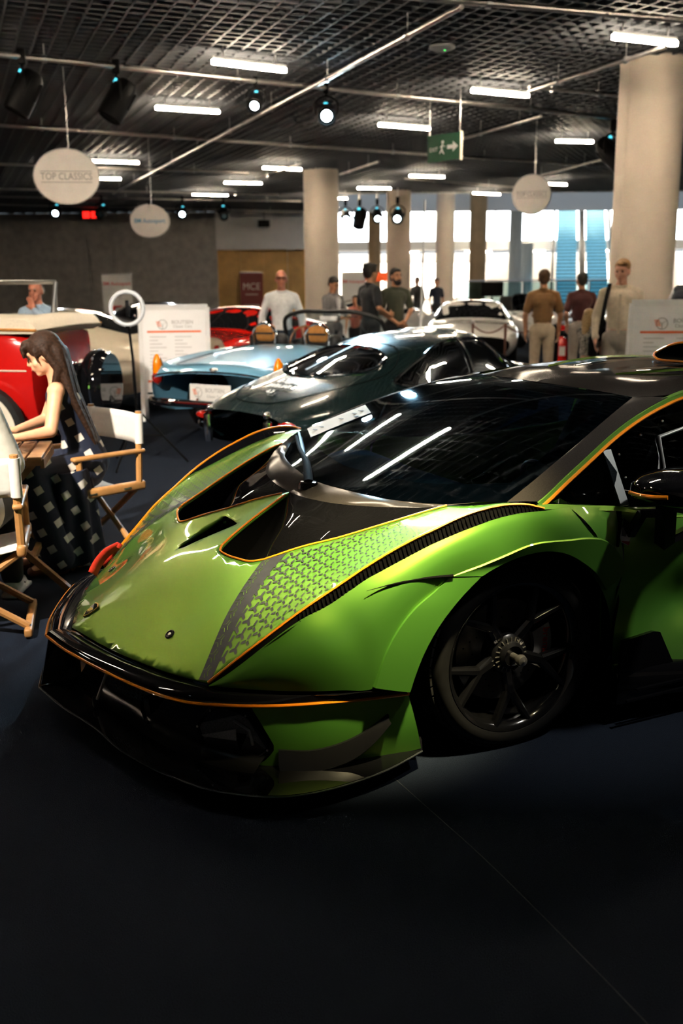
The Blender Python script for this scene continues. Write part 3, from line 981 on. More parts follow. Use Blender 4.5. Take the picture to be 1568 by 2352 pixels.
SPL = [(1.524, 0, .128), (1.468, .225, .120), (1.392, .44, .110), (1.350, .60, .096), (1.292, .735, .085), (1.212, .875, .076), (1.151, .955, .070), (1.062, 1.03, .066), (.955, 1.095, .063), (.815, 1.12, .062), (.692, 1.115, .063), (.553, 1.09, .066), (.392, 1.035, .072)]
s_o = cr(SPL, 70)
inner = s_o * (.55, .62, 1) + (.02, 0, .02)
both(MB().grid(np.array([inner + (0, 0, .01), s_o * (.93, .95, 1) + (0, 0, .012), s_o + (0, 0, .006), s_o + (.003, .003, 0), s_o + (0, 0, -.007), inner + (0, 0, -.03)]), True), 'splitter', M_gloss, None, 30)
both(MB().tube(s_o + (.002, .002, .001), .0035, 6), 'splitter_edge', mat('splitter_edge_silver', (.2, .22, .24), .25, metal=.8, noise=.2, nscale=20))
# fascia: black recess between blade and splitter
l2 = cr([p for p in LIP[:9]], 40); s2 = cr(SPL[:8], 40)
fa = np.array([l2 * (.965, .97, 1) + (0, 0, -.014), l2 * (.90, .955, 1) + (0, 0, -.06), (l2 * .5 + s2 * .5) * (.885, .93, 1), s2 * (.895, .89, 1) + (0, 0, .03), s2 * (.93, .92, 1) + (0, 0, .012)])
both(MB().grid(net(fa, 14, 40), True), 'fascia', M_satin)
# central plate under the nose tip
MB().prism([(1.474, .325), (1.516, .14), (1.36, .14), (1.36, .31)], -.006, .006, Matrix.Rotation(PI / 2, 4, 'X')).build('nose_keel', M_gloss, car)
# outlets in the fascia: framed intake beside the lamp, and honeycomb mesh at the centre
def plate(poly, th, dirv):
    """closed polygon of 3-D points thickened along dirv"""
    P = np.array(poly); n = len(P); D = np.array(dirv) / np.linalg.norm(dirv) * th
    mb = MB()
    tri = tessellate_polygon([[Vector(p) for p in P]])
    fs_ = [tuple(t) for t in tri] + [tuple(i + n for i in t[::-1]) for t in tri] + [(i, (i + 1) % n, n + (i + 1) % n, n + i) for i in range(n)]
    return mb.add(np.vstack([P, P + D]), fs_)
out_d = np.array([.72, .69, .06])
frm = [(1.235, .505, .225), (1.15, .615, .245), (1.085, .665, .215), (1.062, .715, .09), (1.09, .715, .062), (1.175, .575, .085), (1.225, .50, .13)]
both(MB().tube(cr(frm, 50, True), .007, 6, closed=True), 'intake_frame', M_gloss)
both(plate([np.array(p) + (-.02, -.015, 0) for p in frm], -.05, out_d), 'intake_void', M_dark)
hc = MB()
for i in range(9):
    for j in range(4):
        y = .36 + i * .021 + (j % 2) * .0105; z = .285 - j * .018
        x = 1.345 - (y - .36) * .52 - (.3 - z) * .3
        ring = [(x - .5 * .010 * math.cos(k * PI / 3), y + .010 * math.cos(k * PI / 3) * .85, z + .010 * math.sin(k * PI / 3)) for k in range(6)]
        hc.tube(ring, .0012, 4, closed=True)
for o_ in both(hc, 'honeycomb_mesh', mat('mesh_blue_grey', (.05, .08, .11), .4, metal=.6, noise=.1, nscale=50), None, 0):
    stuff(o_)
# lamp pod
lp = [np.array(p) for p in ((1.097, .722, .183), (1.056, .742, .241), (.967, .842, .244), (.916, .902, .136), (.951, .882, .101), (1.076, .742, .106))]
cen = sum(lp) / 6
both(plate([cen + (p - cen) * 1.16 + out_d * .002 for p in lp], -.02, out_d), 'lamp_surround', M_satin)
both(MB().tube(cr([p + out_d * .006 for p in lp], 60, True), .006, 6, closed=True), 'lamp_rim', M_gloss)
both(plate([cen + (p - cen) * .98 + out_d * .0035 for p in lp], .001, out_d), 'lamp_bowl', mat('lamp_bowl_carbon', (.22, .21, .20), .3, metal=.5, noise=.35, nscale=220))
rf = [cen + (p - cen) * .80 for p in lp]
q0, q1 = lp[0] * .62 + lp[5] * .38, lp[2] * .55 + lp[3] * .45
q2, q3 = lp[5] * .7 + lp[0] * .3, lp[3] * .4 + lp[4] * .6
both(plate([q0 + out_d * .006, q0 * .35 + q1 * .65 + (0, 0, .012) + out_d * .006, q3 * .6 + q2 * .4 + (0, 0, .035) + out_d * .008, q2 + (0, 0, .02) + out_d * .006], .004, out_d), 'lamp_reflector', mat('lamp_reflector', (.62, .58, .54), .35, metal=.6, noise=.2, nscale=200))
sg = [lp[2] * .75 + lp[0] * .25 + out_d * .008 + (0, 0, -.004), lp[2] * .6 + lp[3] * .4 + out_d * .008 + (.012, -.012, -.005), lp[3] * .8 + lp[0] * .2 + out_d * .008, lp[3] * .72 + lp[2] * .28 + out_d * .008]
both(MB().tube(np.array(sg[:3]), .006, 6), 'lamp_signature', mat('lamp_light_guide', (.42, .42, .42), .3, noise=.05, nscale=20))
for p in lp:
    both(MB().ell(cen + (p - cen) * 1.02 + out_d * .010, (.0045, .0045, .0045), 8, 5), 'lamp_screw', M_alu)
# splitter stays
st = MB().tube([(1.350, .452, .318), (1.358, .295, .165)], .006, 8)
both(st, 'splitter_stay', M_alu)
cl = MB().rbox((1.359, .285, .150), (.03, .022, .04), .006)
cl.tube([(1.375, .285, .158), (1.340, .285, .158)], .008, 8)
both(cl, 'stay_clevis', M_satin)
# tow strap on the far front corner
sp = cr([(1.167, -.640, .372), (1.13, -.70, .40), (1.06, -.77, .435), (.99, -.815, .447)], 16)
sq = cr([(1.10, -.735, .375), (1.06, -.775, .385), (1.02, -.80, .40), (.985, -.815, .44)], 16)
ts = MB()
for path in (sp, sq):
    G = np.array([path + (.02, .012, .018), path + (0, 0, .004), path + (-.02, -.012, -.018)])
    ts.grid(G)
tso = ts.build('tow_strap', M_red, car)
mod(tso, 'SOLIDIFY', thickness=.003)

# ---- cowl, screen, wiper, roof
BASE = [(.345, 0, .848), (.338, .10, .849), (.322, .20, .850), (.285, .40, .853), (.245, .55, .858), (.165, .70, .866), (.10, .81, .878), (.005, .944, .905)]
cwl = [cr(COWL[:-1] + [(.16, .79, .876)], 40), cr(BASE, 40)]
cwl[1][-6:, 1] += 0
both(MB().grid(np.array([cwl[0] + (.012, 0, -.02), cwl[0], cwl[0] * .5 + cwl[1] * .5 + (0, 0, .006), cwl[1]])), 'cowl', M_cfib)
WTOP = [(-.795, 0, 1.207), (-.805, .15, 1.206), (-.82, .3, 1.203), (-.838, .45, 1.198), (-.854, .587, 1.190)]
WSIDE = [(.005, .944, .905), (-.118, .914, .958), (-.244, .873, 1.008), (-.379, .824, 1.058), (-.531, .76, 1.111), (-.665, .699, 1.153), (-.854, .587, 1.190)]
wc = list(BASE) + list(WTOP) + WSIDE[1:-1] + [(-.12, 0, 1.012), (-.45, 0, 1.118), (-.16, .4, 1.005), (-.48, .38, 1.112)]
wk = {}
for x, y, z in wc:
    wk[(x, y)] = z; wk[(x, -y)] = z
def poly_w(Q):
    Q = np.atleast_2d(np.array(Q, float)); x = Q[:, 0]; y2 = Q[:, 1] ** 2
    return np.column_stack([np.ones_like(x), x, x * x, x ** 3, y2, x * y2, x * x * y2, y2 * y2])
_wk = np.array(list(wk)); _cf = np.linalg.lstsq(poly_w(_wk), np.array(list(wk.values())), rcond=None)[0]
screen_z = lambda Q: poly_w(Q) @ _cf
wl = dd(BASE, 30)[:-1] + dd(WSIDE, 20)[:-1] + dd(WTOP[::-1], 16)
w_out = [(p[0], p[1]) for p in wl] + [(p[0], -p[1]) for p in wl[::-1][1:-1]]
cx_w = -.28
inner_w = [(cx_w + (x - cx_w) * .80 - .035, y * .88) for x, y in w_out]
glo = panel(w_out, [], screen_z, .03).build('windscreen', M_glass, car, 180)
panel(w_out, [inner_w], screen_z, .03, -.005).build('screen_border', M_gloss, glo, 180)
# sun strip sticker and wiper
def onscreen(t, y, lift=.006):
    b = cr(BASE, 200); tp = cr(WTOP, 200)
    q = b * (1 - t) + tp * t
    q = q[int(np.argmin(abs(q[:, 1] - abs(y))))].copy()
    q[1] = math.copysign(q[1], y)
    q[2] = float(screen_z([(q[0], q[1])])[0]) + lift
    return q
def edge_y(x):
    return float(np.interp(-x, [-p[0] for p in WSIDE], [p[1] for p in WSIDE]))
def scr(x, y, lift=.006):
    return np.array([x, y, float(screen_z([(x, y)])[0]) + lift])
stt = np.array([[scr(x, -(edge_y(x) - o_), .005) for x in np.linspace(.02, -.30, 10)] for o_ in (.13, .03)])
stt = np.array([[scr(x + .07 * (o_ - .05) / .2, -(edge_y(x) - o_), .006) for x in np.linspace(-.02, -.31, 10)] for o_ in (.05, .12, .19, .26)])
stt = stt[::-1]
stk = MB().grid(stt)
sto = stk.build('number_card', M_paper, car)
cpq = MB()
for i_, j_ in ((2, 1), (2, 2), (2, 5), (2, 7), (1, 7), (2, 8)):
    q_ = (stt[i_, j_] + stt[i_ - 1, j_]) / 2
    cpq.box(q_ + (0, 0, .003), (.02, .03, .0015))
o_ = cpq.build('card_print', M_ink, sto, 0)
o_['kind'] = 'stuff'
wp = MB().lathe([(.0, .03), (.035, .028), (.042, .015), (.045, 0)], 20, Matrix.Translation((.385, .055, .826)))
wpo = wp.build('wiper_hub', M_gloss, car)
p0 = Vector((.385, .055, .855)); p1 = Vector(scr(.30, -.16, .03)); p2 = Vector(scr(.19, -.50, .025)); p3 = Vector(scr(.08, -.80, .02))
MB().tube(cr([p0, p1, p2, p3], 12), [.02, .02, .018, .016, .014, .012, .011, .010, .009, .008, .008, .008], 8, flat=.5).build('wiper_arm', M_rib, car)
MB().bar(scr(.25, -.30, .010), scr(.04, -.86, .010), .010, .020).build('wiper_blade', M_black, car)

# roof
GRN = [(-.085, 1.0, .900), (-.105, .995, .908), (-.247, .948, .972), (-.381, .90, 1.027), (-.53, .84, 1.083), (-.687, .778, 1.13), (-.883, .705, 1.172), (-1.063, .655, 1.203), (-1.35, .622, 1.224), (-1.65, .62, 1.225), (-2.0, .65, 1.19), (-2.4, .71, 1.08), (-2.75, .78, .99)]
g_ = cr(GRN, 80)
WL = cr(WSIDE, 30)
gp = cr(GRN[:7] + [(-.96, .68, 1.186)], 30)
both(MB().grid(np.array([WL + (0, .0, -.004), WL, WL * .5 + gp * .5 + (0, .008, .008), gp + (0, -.002, .008), gp])), 'a_pillar', M_cfib)
rr_ = []
for x, zc, ze, ye in ((-.80, 1.207, 1.190, .587), (-1.0, 1.238, 1.190, .625), (-1.25, 1.252, 1.217, .605), (-1.6, 1.258, 1.228, .605), (-2.0, 1.235, 1.20, .635), (-2.4, 1.16, 1.09, .695), (-2.75, 1.08, 1.0, .765)):
    if x == -.80:
        rr_.append([(p[0], p[1], p[2]) for p in WTOP])
    else:
        rr_.append([(x + (.0 if x < -1 else .03), 0, zc), (x, ye * .3, zc + .006), (x, ye * .6, zc - .002), (x - .01, ye * .85, (zc * .4 + ze * .6) + .012), (x - .02, ye, ze + .006)])
RG = net(rr_, 40, 20)
both(MB().grid(RG), 'roof', M_cfib)
# green spears on the roof, green and orange bands along the side window
sg_ = [(-1.05, .25, 1.2425), (-1.25, .33, 1.256), (-1.6, .40, 1.262), (-2.0, .46, 1.236)]
spp = cr(sg_, 30)
w_ = np.linspace(.004, .05, 30)[:, None]
both(MB().grid(np.array([spp + w_ * (0, -1, 0) + (0, 0, .003), spp + (0, 0, .012), spp + w_ * (0, 1, 0) + (0, 0, .003)])), 'roof_spear', M_green)
pn = cr([(-1.08, .16, 1.2465), (-1.3, .20, 1.260), (-1.7, .22, 1.262)], 20)
wq = np.linspace(.01, .10, 20)[:, None]
both(MB().grid(np.array([pn + wq * (0, -1, 0), pn + (0, 0, .004), pn + wq * (0, 1, 0)])), 'roof_panel', M_gloss)
both(MB().grid(np.array([g_ + (0, -.012, .010), g_ + (0, .004, .004), g_ + (0, .010, -.014)])), 'window_band', M_green)
ob = cr([(x, y + .012, z - .016) for x, y, z in GRN], 80)
both(MB().tube(ob, .007, 6, flat=1.0), 'window_pinstripe', M_orange)
# roof scoop
ring0 = [(0, -.20, 1.29), (0, -.15, 1.335), (0, 0, 1.352), (0, .15, 1.335), (0, .20, 1.29), (0, .16, 1.272), (0, 0, 1.266), (0, -.16, 1.272)]
r0_ = cr([(-1.64 - .12 * (z - 1.26) / .09, y, z) for _, y, z in ring0], 40, True)
r1_ = np.array([(-2.3, y * .9, 1.10 + (z - 1.26) * 1.2) for _, y, z in r0_]); rm_ = np.array([(-1.9, y * 1.0, z - .005) for _, y, z in r0_])
cl_ = lambda a: np.vstack([a, a[:1]])
MB().grid(np.array([cl_(r0_), cl_(rm_), cl_(r1_)])).build('roof_scoop', M_gloss, car)
MB().tube(r0_, .006, 6, closed=True).build('scoop_pinstripe', M_orange, car)
MB().grid(np.array([cl_(r0_ * (1, .97, 1) + (-.01, 0, 0)), cl_(np.array([(-1.85, y * .7, 1.30 + (z - 1.30) * .5) for _, y, z in r0_]))])).build('scoop_throat', M_dark, car)

# ---- side: door, glass, mirror, skirt
sk = [(-.455, 1.004, .848), (-.8, 1.006, .79), (-1.2, 1.01, .80), (-1.8, 1.02, .83), (-.455, 1.012, .79), (-.8, 1.035, .72), (-1.2, 1.05, .70), (-.46, 1.035, .62), (-.8, 1.02, .58), (-1.2, 1.03, .56), (-.47, .985, .42), (-.8, .97, .42), (-1.2, .985, .42), (-1.8, 1.04, .42),
      (-.46, 1.0, .32), (-.8, 1.03, .33), (-1.2, 1.05, .33), (-.46, 1.0, .24), (-.8, 1.055, .25), (-1.2, 1.07, .25), (-1.8, 1.08, .25), (-1.8, 1.07, .6)]
side_y = tps([(p[0], p[2]) for p in sk], [p[1] for p in sk], 1e-3)
nx, nzv = 50, 26
def bz_(x):
    return float(np.interp(-x, [.455, .8, 1.2, 1.8, 2.2], [.848, .79, .80, .83, .90]))
Gd = np.array([[(x, float(side_y([(x, z)])[0]), z) for z in np.linspace(bz_(x), .20, nzv)] for x in np.linspace(-.462, -1.75, nx)])
both(MB().grid(Gd), 'door', M_green)
both(MB().tube(cr([(-.485, .992, .838), (-.455, 1.012, .79), (-.425, 1.04, .75), (-.40, 1.066, .722)], 12), .006, 6), 'door_seam', M_dark)
both(MB().tube(cr([(-.458, 1.006, .55), (-.477, .996, .484), (-.47, .99, .40), (-.450, 1.0, .285)], 12), .006, 6), 'sill_seam', M_dark)
BELT = cr([(-.07, 1.02, .898), (-.125, 1.012, .893), (-.29, 1.006, .870), (-.452, 1.002, .849), (-.62, 1.003, .812), (-.8, 1.003, .790), (-1.2, 1.005, .80), (-1.8, 1.01, .84)], 50)
# rail of body colour between glass and fender top
both(MB().grid(np.array([cr([(-.085, .99, .898), (-.3, .985, .872), (-.6, .975, .830), (-1.2, .965, .815), (-1.8, .96, .85)], 50), BELT + (0, 0, .004), BELT + (0, .012, -.012)])), 'belt_rail', M_green)
ub = cr([(x, y, z - .012) for x, y, z in GRN[:11]], 50); lb_ = cr([(-.088, .99, .896), (-.3, .985, .872), (-.6, .975, .832), (-1.2, .965, .816), (-1.8, .96, .85)], 50)
both(MB().grid(np.array([ub, ub * .55 + lb_ * .45 + (0, .02, 0), lb_])), 'side_window', M_sglass)
both(MB().bar((-.49, .872, 1.040), (-.485, .995, .850), .034, .008, (.2, 1, .6)), 'window_post', mat('post_grey', (.10, .11, .12), .4, metal=.6, noise=.05, nscale=20))
fr = [(-.798, .815, 1.061), (-.725, .955, .905), (-1.25, .96, .89), (-1.20, .75, 1.12)]
both(MB().tube(fr, .007, 6, closed=True), 'sliding_pane_frame', mat('pane_frame_grey', (.45, .47, .5), .35, metal=.6, noise=.05, nscale=30))
for p in ((-.702, .805, 1.075), (-.547, .865, 1.019), (-.532, .925, .942), (-.856, .755, 1.113)):
    both(MB().ell((p[0], p[1] + .012, p[2]), (.006, .006, .006), 8, 5), 'glass_stud', M_chrome)
# mirror: pod with orange flash on a two-legged bracket
pod = []
for x_, yc, zc, ry, rz_ in ((-.418, 1.15, .932, .01, .004), (-.424, 1.15, .932, .085, .026), (-.455, 1.16, .936, .12, .044), (-.52, 1.175, .942, .15, .058), (-.62, 1.185, .946, .165, .062), (-.70, 1.185, .946, .16, .060)):
    pod.append([(x_ - .02 * abs(math.cos(a)) ** 3, yc + ry * math.copysign(abs(math.cos(a)) ** .8, math.cos(a)), zc + rz_ * math.copysign(abs(math.sin(a)) ** .8, math.sin(a))) for a in np.linspace(0, 2 * PI, 25)])
MB().grid(net(pod, 24, 49)).build('mirror_pod', M_gloss, car)
MB().lathe([(0, 0), (.15, 0)], 24, Matrix.Translation((-.69, 1.185, .946)) @ Matrix.Rotation(PI / 2, 4, 'Y') @ Matrix.Diagonal((.38, 1, 1, 1))).build('mirror_glass', M_chrome, car)
MB().tube(cr([(-.425, 1.085, .924), (-.414, 1.15, .926), (-.428, 1.21, .930), (-.448, 1.25, .934)], 12), .0075, 8).build('mirror_flash', M_orange, car)
bk = MB()
bk.bar((-.54, 1.15, .90), (-.63, 1.06, .705), .055, .05, (0, 1, 0))
bk.bar((-.54, 1.13, .845), (-.50, 1.07, .835), .03, .028, (0, 0, 1))
bk.bar((-.50, 1.075, .838), (-.49, 1.025, .745), .03, .028, (0, 1, 0))
bk.bar((-.56, 1.15, .87), (-.80, 1.06, .80), .03, .028, (0, 1, 0))
bk.bar((-.63, 1.07, .715), (-.82, 1.05, .76), .03, .028, (0, 1, 0))
bk.build('mirror_bracket', M_satin, car)
# small flag badge on the door
fg = [np.array([x, float(side_y([(x, z)])[0]) + .004, z]) for x, z in ((-.472, .802), (-.500, .782), (-.506, .765), (-.476, .708), (-.448, .722), (-.442, .748))]
both(plate(fg, .003, (0, 1, 0)), 'door_badge', mat('badge_white', (.7, .66, .66), .4, noise=.05, nscale=40))
fgc = sum(fg) / 6
both(plate([fgc + (p - fgc) * .9 + (.012, .004, .014) for p in fg[:3] + [fgc * .4 + fg[3] * .6, fgc * .3 + fg[4] * .7]], .002, (0, 1, 0)), 'badge_dark_field', M_gloss)
both(plate([fg[3] + (0, .005, .002), fg[4] + (0, .005, .002), fg[4] * .7 + fg[5] * .3 + (0, .005, 0), fg[3] * .75 + fg[2] * .25 + (0, .005, 0)], .002, (0, 1, 0)), 'badge_red_field', mat('badge_red', (.45, .05, .05), .4, noise=.05, nscale=40))
# skirt and fin
kk = MB()
kk.add(*[(lambda P: P)(x) for x in ([], [])])
skr = net([[(-.44, .95, .25), (-.44, 1.04, .24), (-.44, 1.05, .10), (-.44, .9, .08)], [(-.9, 1.0, .22), (-.9, 1.10, .19), (-.9, 1.11, .10), (-.9, .9, .08)], [(-1.6, 1.0, .22), (-1.6, 1.12, .19), (-1.6, 1.12, .10), (-1.6, .9, .08)], [(-2.3, .98, .25), (-2.3, 1.06, .24), (-2.3, 1.06, .10), (-2.3, .9, .08)]], 30, 20)
both(MB().grid(skr, True), 'side_skirt', M_gloss)
both(MB().prism([(-.455, .345), (-.60, .36), (-.635, .352), (-.70, .235), (-.795, .09), (-.44, .09)], -1.065, -1.05, Matrix.Rotation(PI / 2, 4, 'X')), 'skirt_fin', M_gloss)
both(MB().box((-1.1, 1.10, .155), (1.2, .012, .008)), 'skirt_blade', M_gloss)
both(MB().box((-1.1, 1.105, .12), (1.3, .012, .008)), 'skirt_blade', M_gloss)
MB().box((-1.0, 0, .14), (4.0, 1.7, .08)).build('floor_pan', M_dark, car)

# ---- rear body (barely in the photograph)
rb = [[(-1.70, 1.04, .22), (-1.70, 1.06, .5), (-1.70, 1.04, .72), (-1.70, 1.01, .83), (-1.75, .80, .95), (-1.8, .66, 1.0)],
      [(-2.1, 1.06, .72), (-2.1, 1.085, .80), (-2.1, 1.07, .86), (-2.1, 1.02, .91), (-2.1, .85, .97), (-2.1, .66, 1.05)],
      [(-2.5, 1.07, .79), (-2.5, 1.10, .84), (-2.5, 1.09, .90), (-2.5, 1.03, .95), (-2.5, .85, .99), (-2.5, .70, 1.03)],
      [(-2.95, 1.07, .82), (-2.95, 1.10, .86), (-2.95, 1.09, .92), (-2.95, 1.03, .97), (-2.95, .85, .98), (-2.95, .70, .99)],
      [(-3.3, 1.06, .70), (-3.3, 1.08, .80), (-3.3, 1.07, .88), (-3.3, 1.0, .93), (-3.3, .8, .94), (-3.3, .6, .94)],
      [(-3.62, 1.02, .35), (-3.66, 1.03, .6), (-3.66, 1.02, .78), (-3.64, .95, .86), (-3.62, .8, .88), (-3.6, .6, .88)]]
both(MB().grid(net(rb, 40, 24), True), 'rear_fender', M_green)
dk = net([[(-2.3, 0, 1.15), (-2.3, .4, 1.13), (-2.3, .74, 1.0)], [(-2.9, 0, 1.03), (-2.9, .4, 1.02), (-2.9, .74, .97)], [(-3.6, 0, .90), (-3.6, .4, .89), (-3.6, .74, .87)], [(-3.66, 0, .45), (-3.66, .4, .45), (-3.66, .98, .45)]], 24, 12)
both(MB().grid(dk), 'engine_cover', M_cfib)

# ---- cabin
MB().grid(net([[(-.02, -.74, .80), (.15, 0, .815), (-.02, .74, .80)], [(-.22, -.74, .83), (-.1, 0, .86), (-.22, .74, .83)], [(-.36, -.74, .78), (-.26, 0, .81), (-.36, .74, .78)], [(-.40, -.74, .40), (-.34, 0, .40), (-.40, .74, .40)]], 20, 20)).build('dashboard', mat('dash_suede_haze', (.05, .08, .11), .85, noise=.3, nscale=200), car)  # suede coloured bluish to stand in for blue haze behind the screen
for s_ in (1, -1):
    se = MB()
    se.grid(net([[(-.75, .34 * s_ - .22, .40), (-.75, .34 * s_, .34), (-.75, .34 * s_ + .22, .40)], [(-1.2, .34 * s_ - .22, .36), (-1.2, .34 * s_, .30), (-1.2, .34 * s_ + .22, .36)], [(-1.38, .34 * s_ - .25, .7), (-1.42, .34 * s_, .68), (-1.38, .34 * s_ + .25, .7)], [(-1.48, .34 * s_ - .14, 1.06), (-1.5, .34 * s_, 1.07), (-1.48, .34 * s_ + .14, 1.06)]], 20, 12))
    so = se.build('bucket_seat', M_satin, car)
    mod(so, 'SOLIDIFY', thickness=.05)
cg = MB()
for s_ in (1, -1):
    cg.tube(cr([(-.15, .74 * s_, .78), (-.55, .66 * s_, 1.02), (-.95, .56 * s_, 1.15), (-1.5, .55 * s_, 1.16), (-1.7, .6 * s_, .5)], 24), .02, 8)
cg.tube([(-.95, -.56, 1.15), (-.95, .56, 1.15)], .02, 8)
cg.tube([(-1.5, -.55, 1.16), (-1.5, .55, 1.16)], .02, 8)
cg.build('roll_cage', M_satin, car)
sw = MB().tube([(-.62 + .06 * math.sin(a), .34 + .15 * math.cos(a), .78 + .12 * math.sin(a)) for a in np.linspace(0, 2 * PI, 25)[:-1]], .014, 8, closed=True)
sw.bar((-.60, .20, .78), (-.60, .48, .78), .05, .02)
sw.build('steering_wheel', M_satin, car)
MB().rbox((-.72, .0, 1.12), (.03, .22, .055), .01).build('inside_mirror', M_black, car)
MB().box((-1.0, 0, .25), (1.6, 1.6, .04)).build('cabin_floor', M_dark, car)
MB().box((-1.72, 0, .75), (.04, 1.5, .9)).build('bulkhead', M_dark, car)

# ---- wheels
def race_wheel(cx, cy_, rad, wid, name='wheel'):
    """axis along local z (outboard +z), later turned to +-y"""
    w_ = bpy.data.objects.new(name, None)
    COL.objects.link(w_)
    w_.parent = car
    w_.location = (cx, cy_, rad)
    w_.rotation_euler = (-PI / 2 if cy_ > 0 else PI / 2, 0, 0)
    R = rad
    prof = [(R * .815, -wid), (R * .86, -wid), (R * .94, -wid + .004), (R * .985, -wid + .025), (R, -wid + .05), (R, -.05), (R * .985, -.022), (R * .955, -.006), (R * .91, .002), (R * .86, .0), (R * .825, -.004), (R * .815, -.012)]
    MB().lathe(prof, 96).build('tyre', M_rubber, w_)
    tr = MB()
    for k in range(60):
        a = 2 * PI * k / 60
        for zz, ww, sh in ((-.045, .05, 0), (-.115, .06, .03), (-.19, .06, -.02), (-.255, .045, .01)):
            if -zz < wid - .02:
                Rm = Matrix.Rotation(a + sh, 3, 'Z')
                tr.box(Rm @ Vector((R + .0015, 0, zz)), (.008, R * 2 * PI / 60 * .80, ww * .9), Rm)
    stuff(tr.build('tread_blocks', M_tread, w_, 0))
    MB().lathe([(R * .78, -wid + .02), (R * .74, -wid + .03), (R * .725, -.10), (R * .74, -.03), (R * .78, -.010), (R * .815, -.004), (R * .822, -.010), (R * .815, -.03), (R * .78, -.05)], 64).build('rim_barrel', M_rim, w_)
    for k in range(5):
        a = 2 * PI * k / 5 + .32
        Rm = Matrix.Rotation(a, 3, 'Z')
        sp_ = MB()
        def leg(p, q, w0, w1, z0, z1, h=.028):
            p = np.array(p); q = np.array(q); dv = (q - p) / np.linalg.norm(q - p); nv_ = np.array([-dv[1], dv[0]])
            vs_ = []
            for (c0, ww, zz) in ((p, w0, z0), (q, w1, z1)):
                for sx, dz in ((-1, -h), (-1, -.008), (-.5, 0), (.5, 0), (1, -.008), (1, -h)):
                    v_ = Rm @ Vector((c0[0] + nv_[0] * ww * sx, c0[1] + nv_[1] * ww * sx, zz + dz))
                    vs_.append(v_)
            fs_ = [(i, i + 1, i + 7, i + 6) for i in range(5)] + [(0, 6, 11, 5), tuple(range(5, -1, -1)), tuple(range(6, 12))]
            sp_.add(vs_, fs_)
        leg((R * .16, 0), (R * .43, 0), .024, .019, -.052, -.030)
        leg((R * .42, .004), (R * .77, R * .225), .017, .011, -.030, -.012)
        leg((R * .42, -.004), (R * .77, -R * .225), .017, .011, -.030, -.012)
        sp_.build('spoke', M_rim, w_, 30)
    hb = MB().lathe([(R * .21, -.08), (R * .215, -.055), (R * .19, -.045), (R * .15, -.04), (R * .145, -.030), (R * .11, -.022), (R * .105, -.03), (.0, -.03)], 40).build('hub_nut', M_satin, w_)
    tk = MB()
    for k in range(20):
        a = 2 * PI * k / 20
        Rm = Matrix.Rotation(a, 3, 'Z')
        tk.box(Rm @ Vector((R * .17, 0, -.040)), (R * .05, .0035, .004), Rm)
    stuff(tk.build('hub_ticks', M_alu, w_, 0))
    MB().lathe([(.012, -.03), (.012, .0), (.017, .008), (.022, .022), (.018, .036), (.0, .042)], 20).build('hub_knob', M_alu, w_)
    dsk = MB().lathe([(R * .25, -.105), (R * .56, -.105), (R * .56, -.135), (R * .25, -.135)], 64)
    dsk.build('brake_disc', M_disc, w_)
    hl = MB()
    for k in range(36):
        a = 2 * PI * k / 36
        hl.lathe([(.004, -.1045), (0, -.1043)], 6, Matrix.Translation((R * (.36 + .06 * (k % 3)) * math.cos(a), R * (.36 + .06 * (k % 3)) * math.sin(a), 0)))
    stuff(hl.build('disc_holes', M_dark, w_, 0))
    return w_
wheels = []
for cx_, r_, wd in ((0.0, .345, .30), (-2.9, .355, .34)):
    for s_ in (1, -1):
        wheels.append((race_wheel(cx_, 1.03 * s_, r_, wd), s_, r_))
# brake calipers behind the rear-facing spokes
for w_, s_, r_ in wheels:
    cap_ = MB()
    ang = np.linspace(-.52, .42, 12)
    # local frame: for the left wheel x is car forward, y is down
    base_a = PI if s_ > 0 else PI
    G = np.array([[(r_ * q * math.cos(base_a + a), r_ * q * math.sin(base_a + a), zc) for a in ang] for q, zc in ((.38, -.10), (.38, -.080), (.60, -.076), (.625, -.09), (.625, -.14))])
    cap_.grid(G)
    co_ = cap_.build('brake_caliper', mat('caliper_grey', (.33, .31, .30), .4, metal=.4, noise=.08, nscale=30), w_)
    if s_ > 0:
        text('caliper_lettering', 'brembo', .042, mat('letter_red', (.7, .03, .02), .4, noise=.03, nscale=50), co_, Matrix.Translation((-r_ * .52, .0, -.0745)) @ Matrix.Rotation(PI / 2, 4, 'Z'), .0008)

# ------------------------------------------------------------------ lofted show cars
def basis(t, n):
    w = np.zeros(n)
    k = int(min(max(math.floor(t), 0), n - 2)); f = t - k
    h1, h2, h3, h4 = 2 * f**3 - 3 * f**2 + 1, f**3 - 2 * f**2 + f, -2 * f**3 + 3 * f**2, f**3 - f**2
    w[k] += h1; w[k + 1] += h3
    if k > 0:
        w[k + 1] += .5 * h2; w[k - 1] -= .5 * h2
    else:
        w[k + 1] += h2; w[k] -= h2
    if k + 2 < n:
        w[k + 2] += .5 * h4; w[k] -= .5 * h4
    else:
        w[k + 1] += h4; w[k] -= h4
    return w

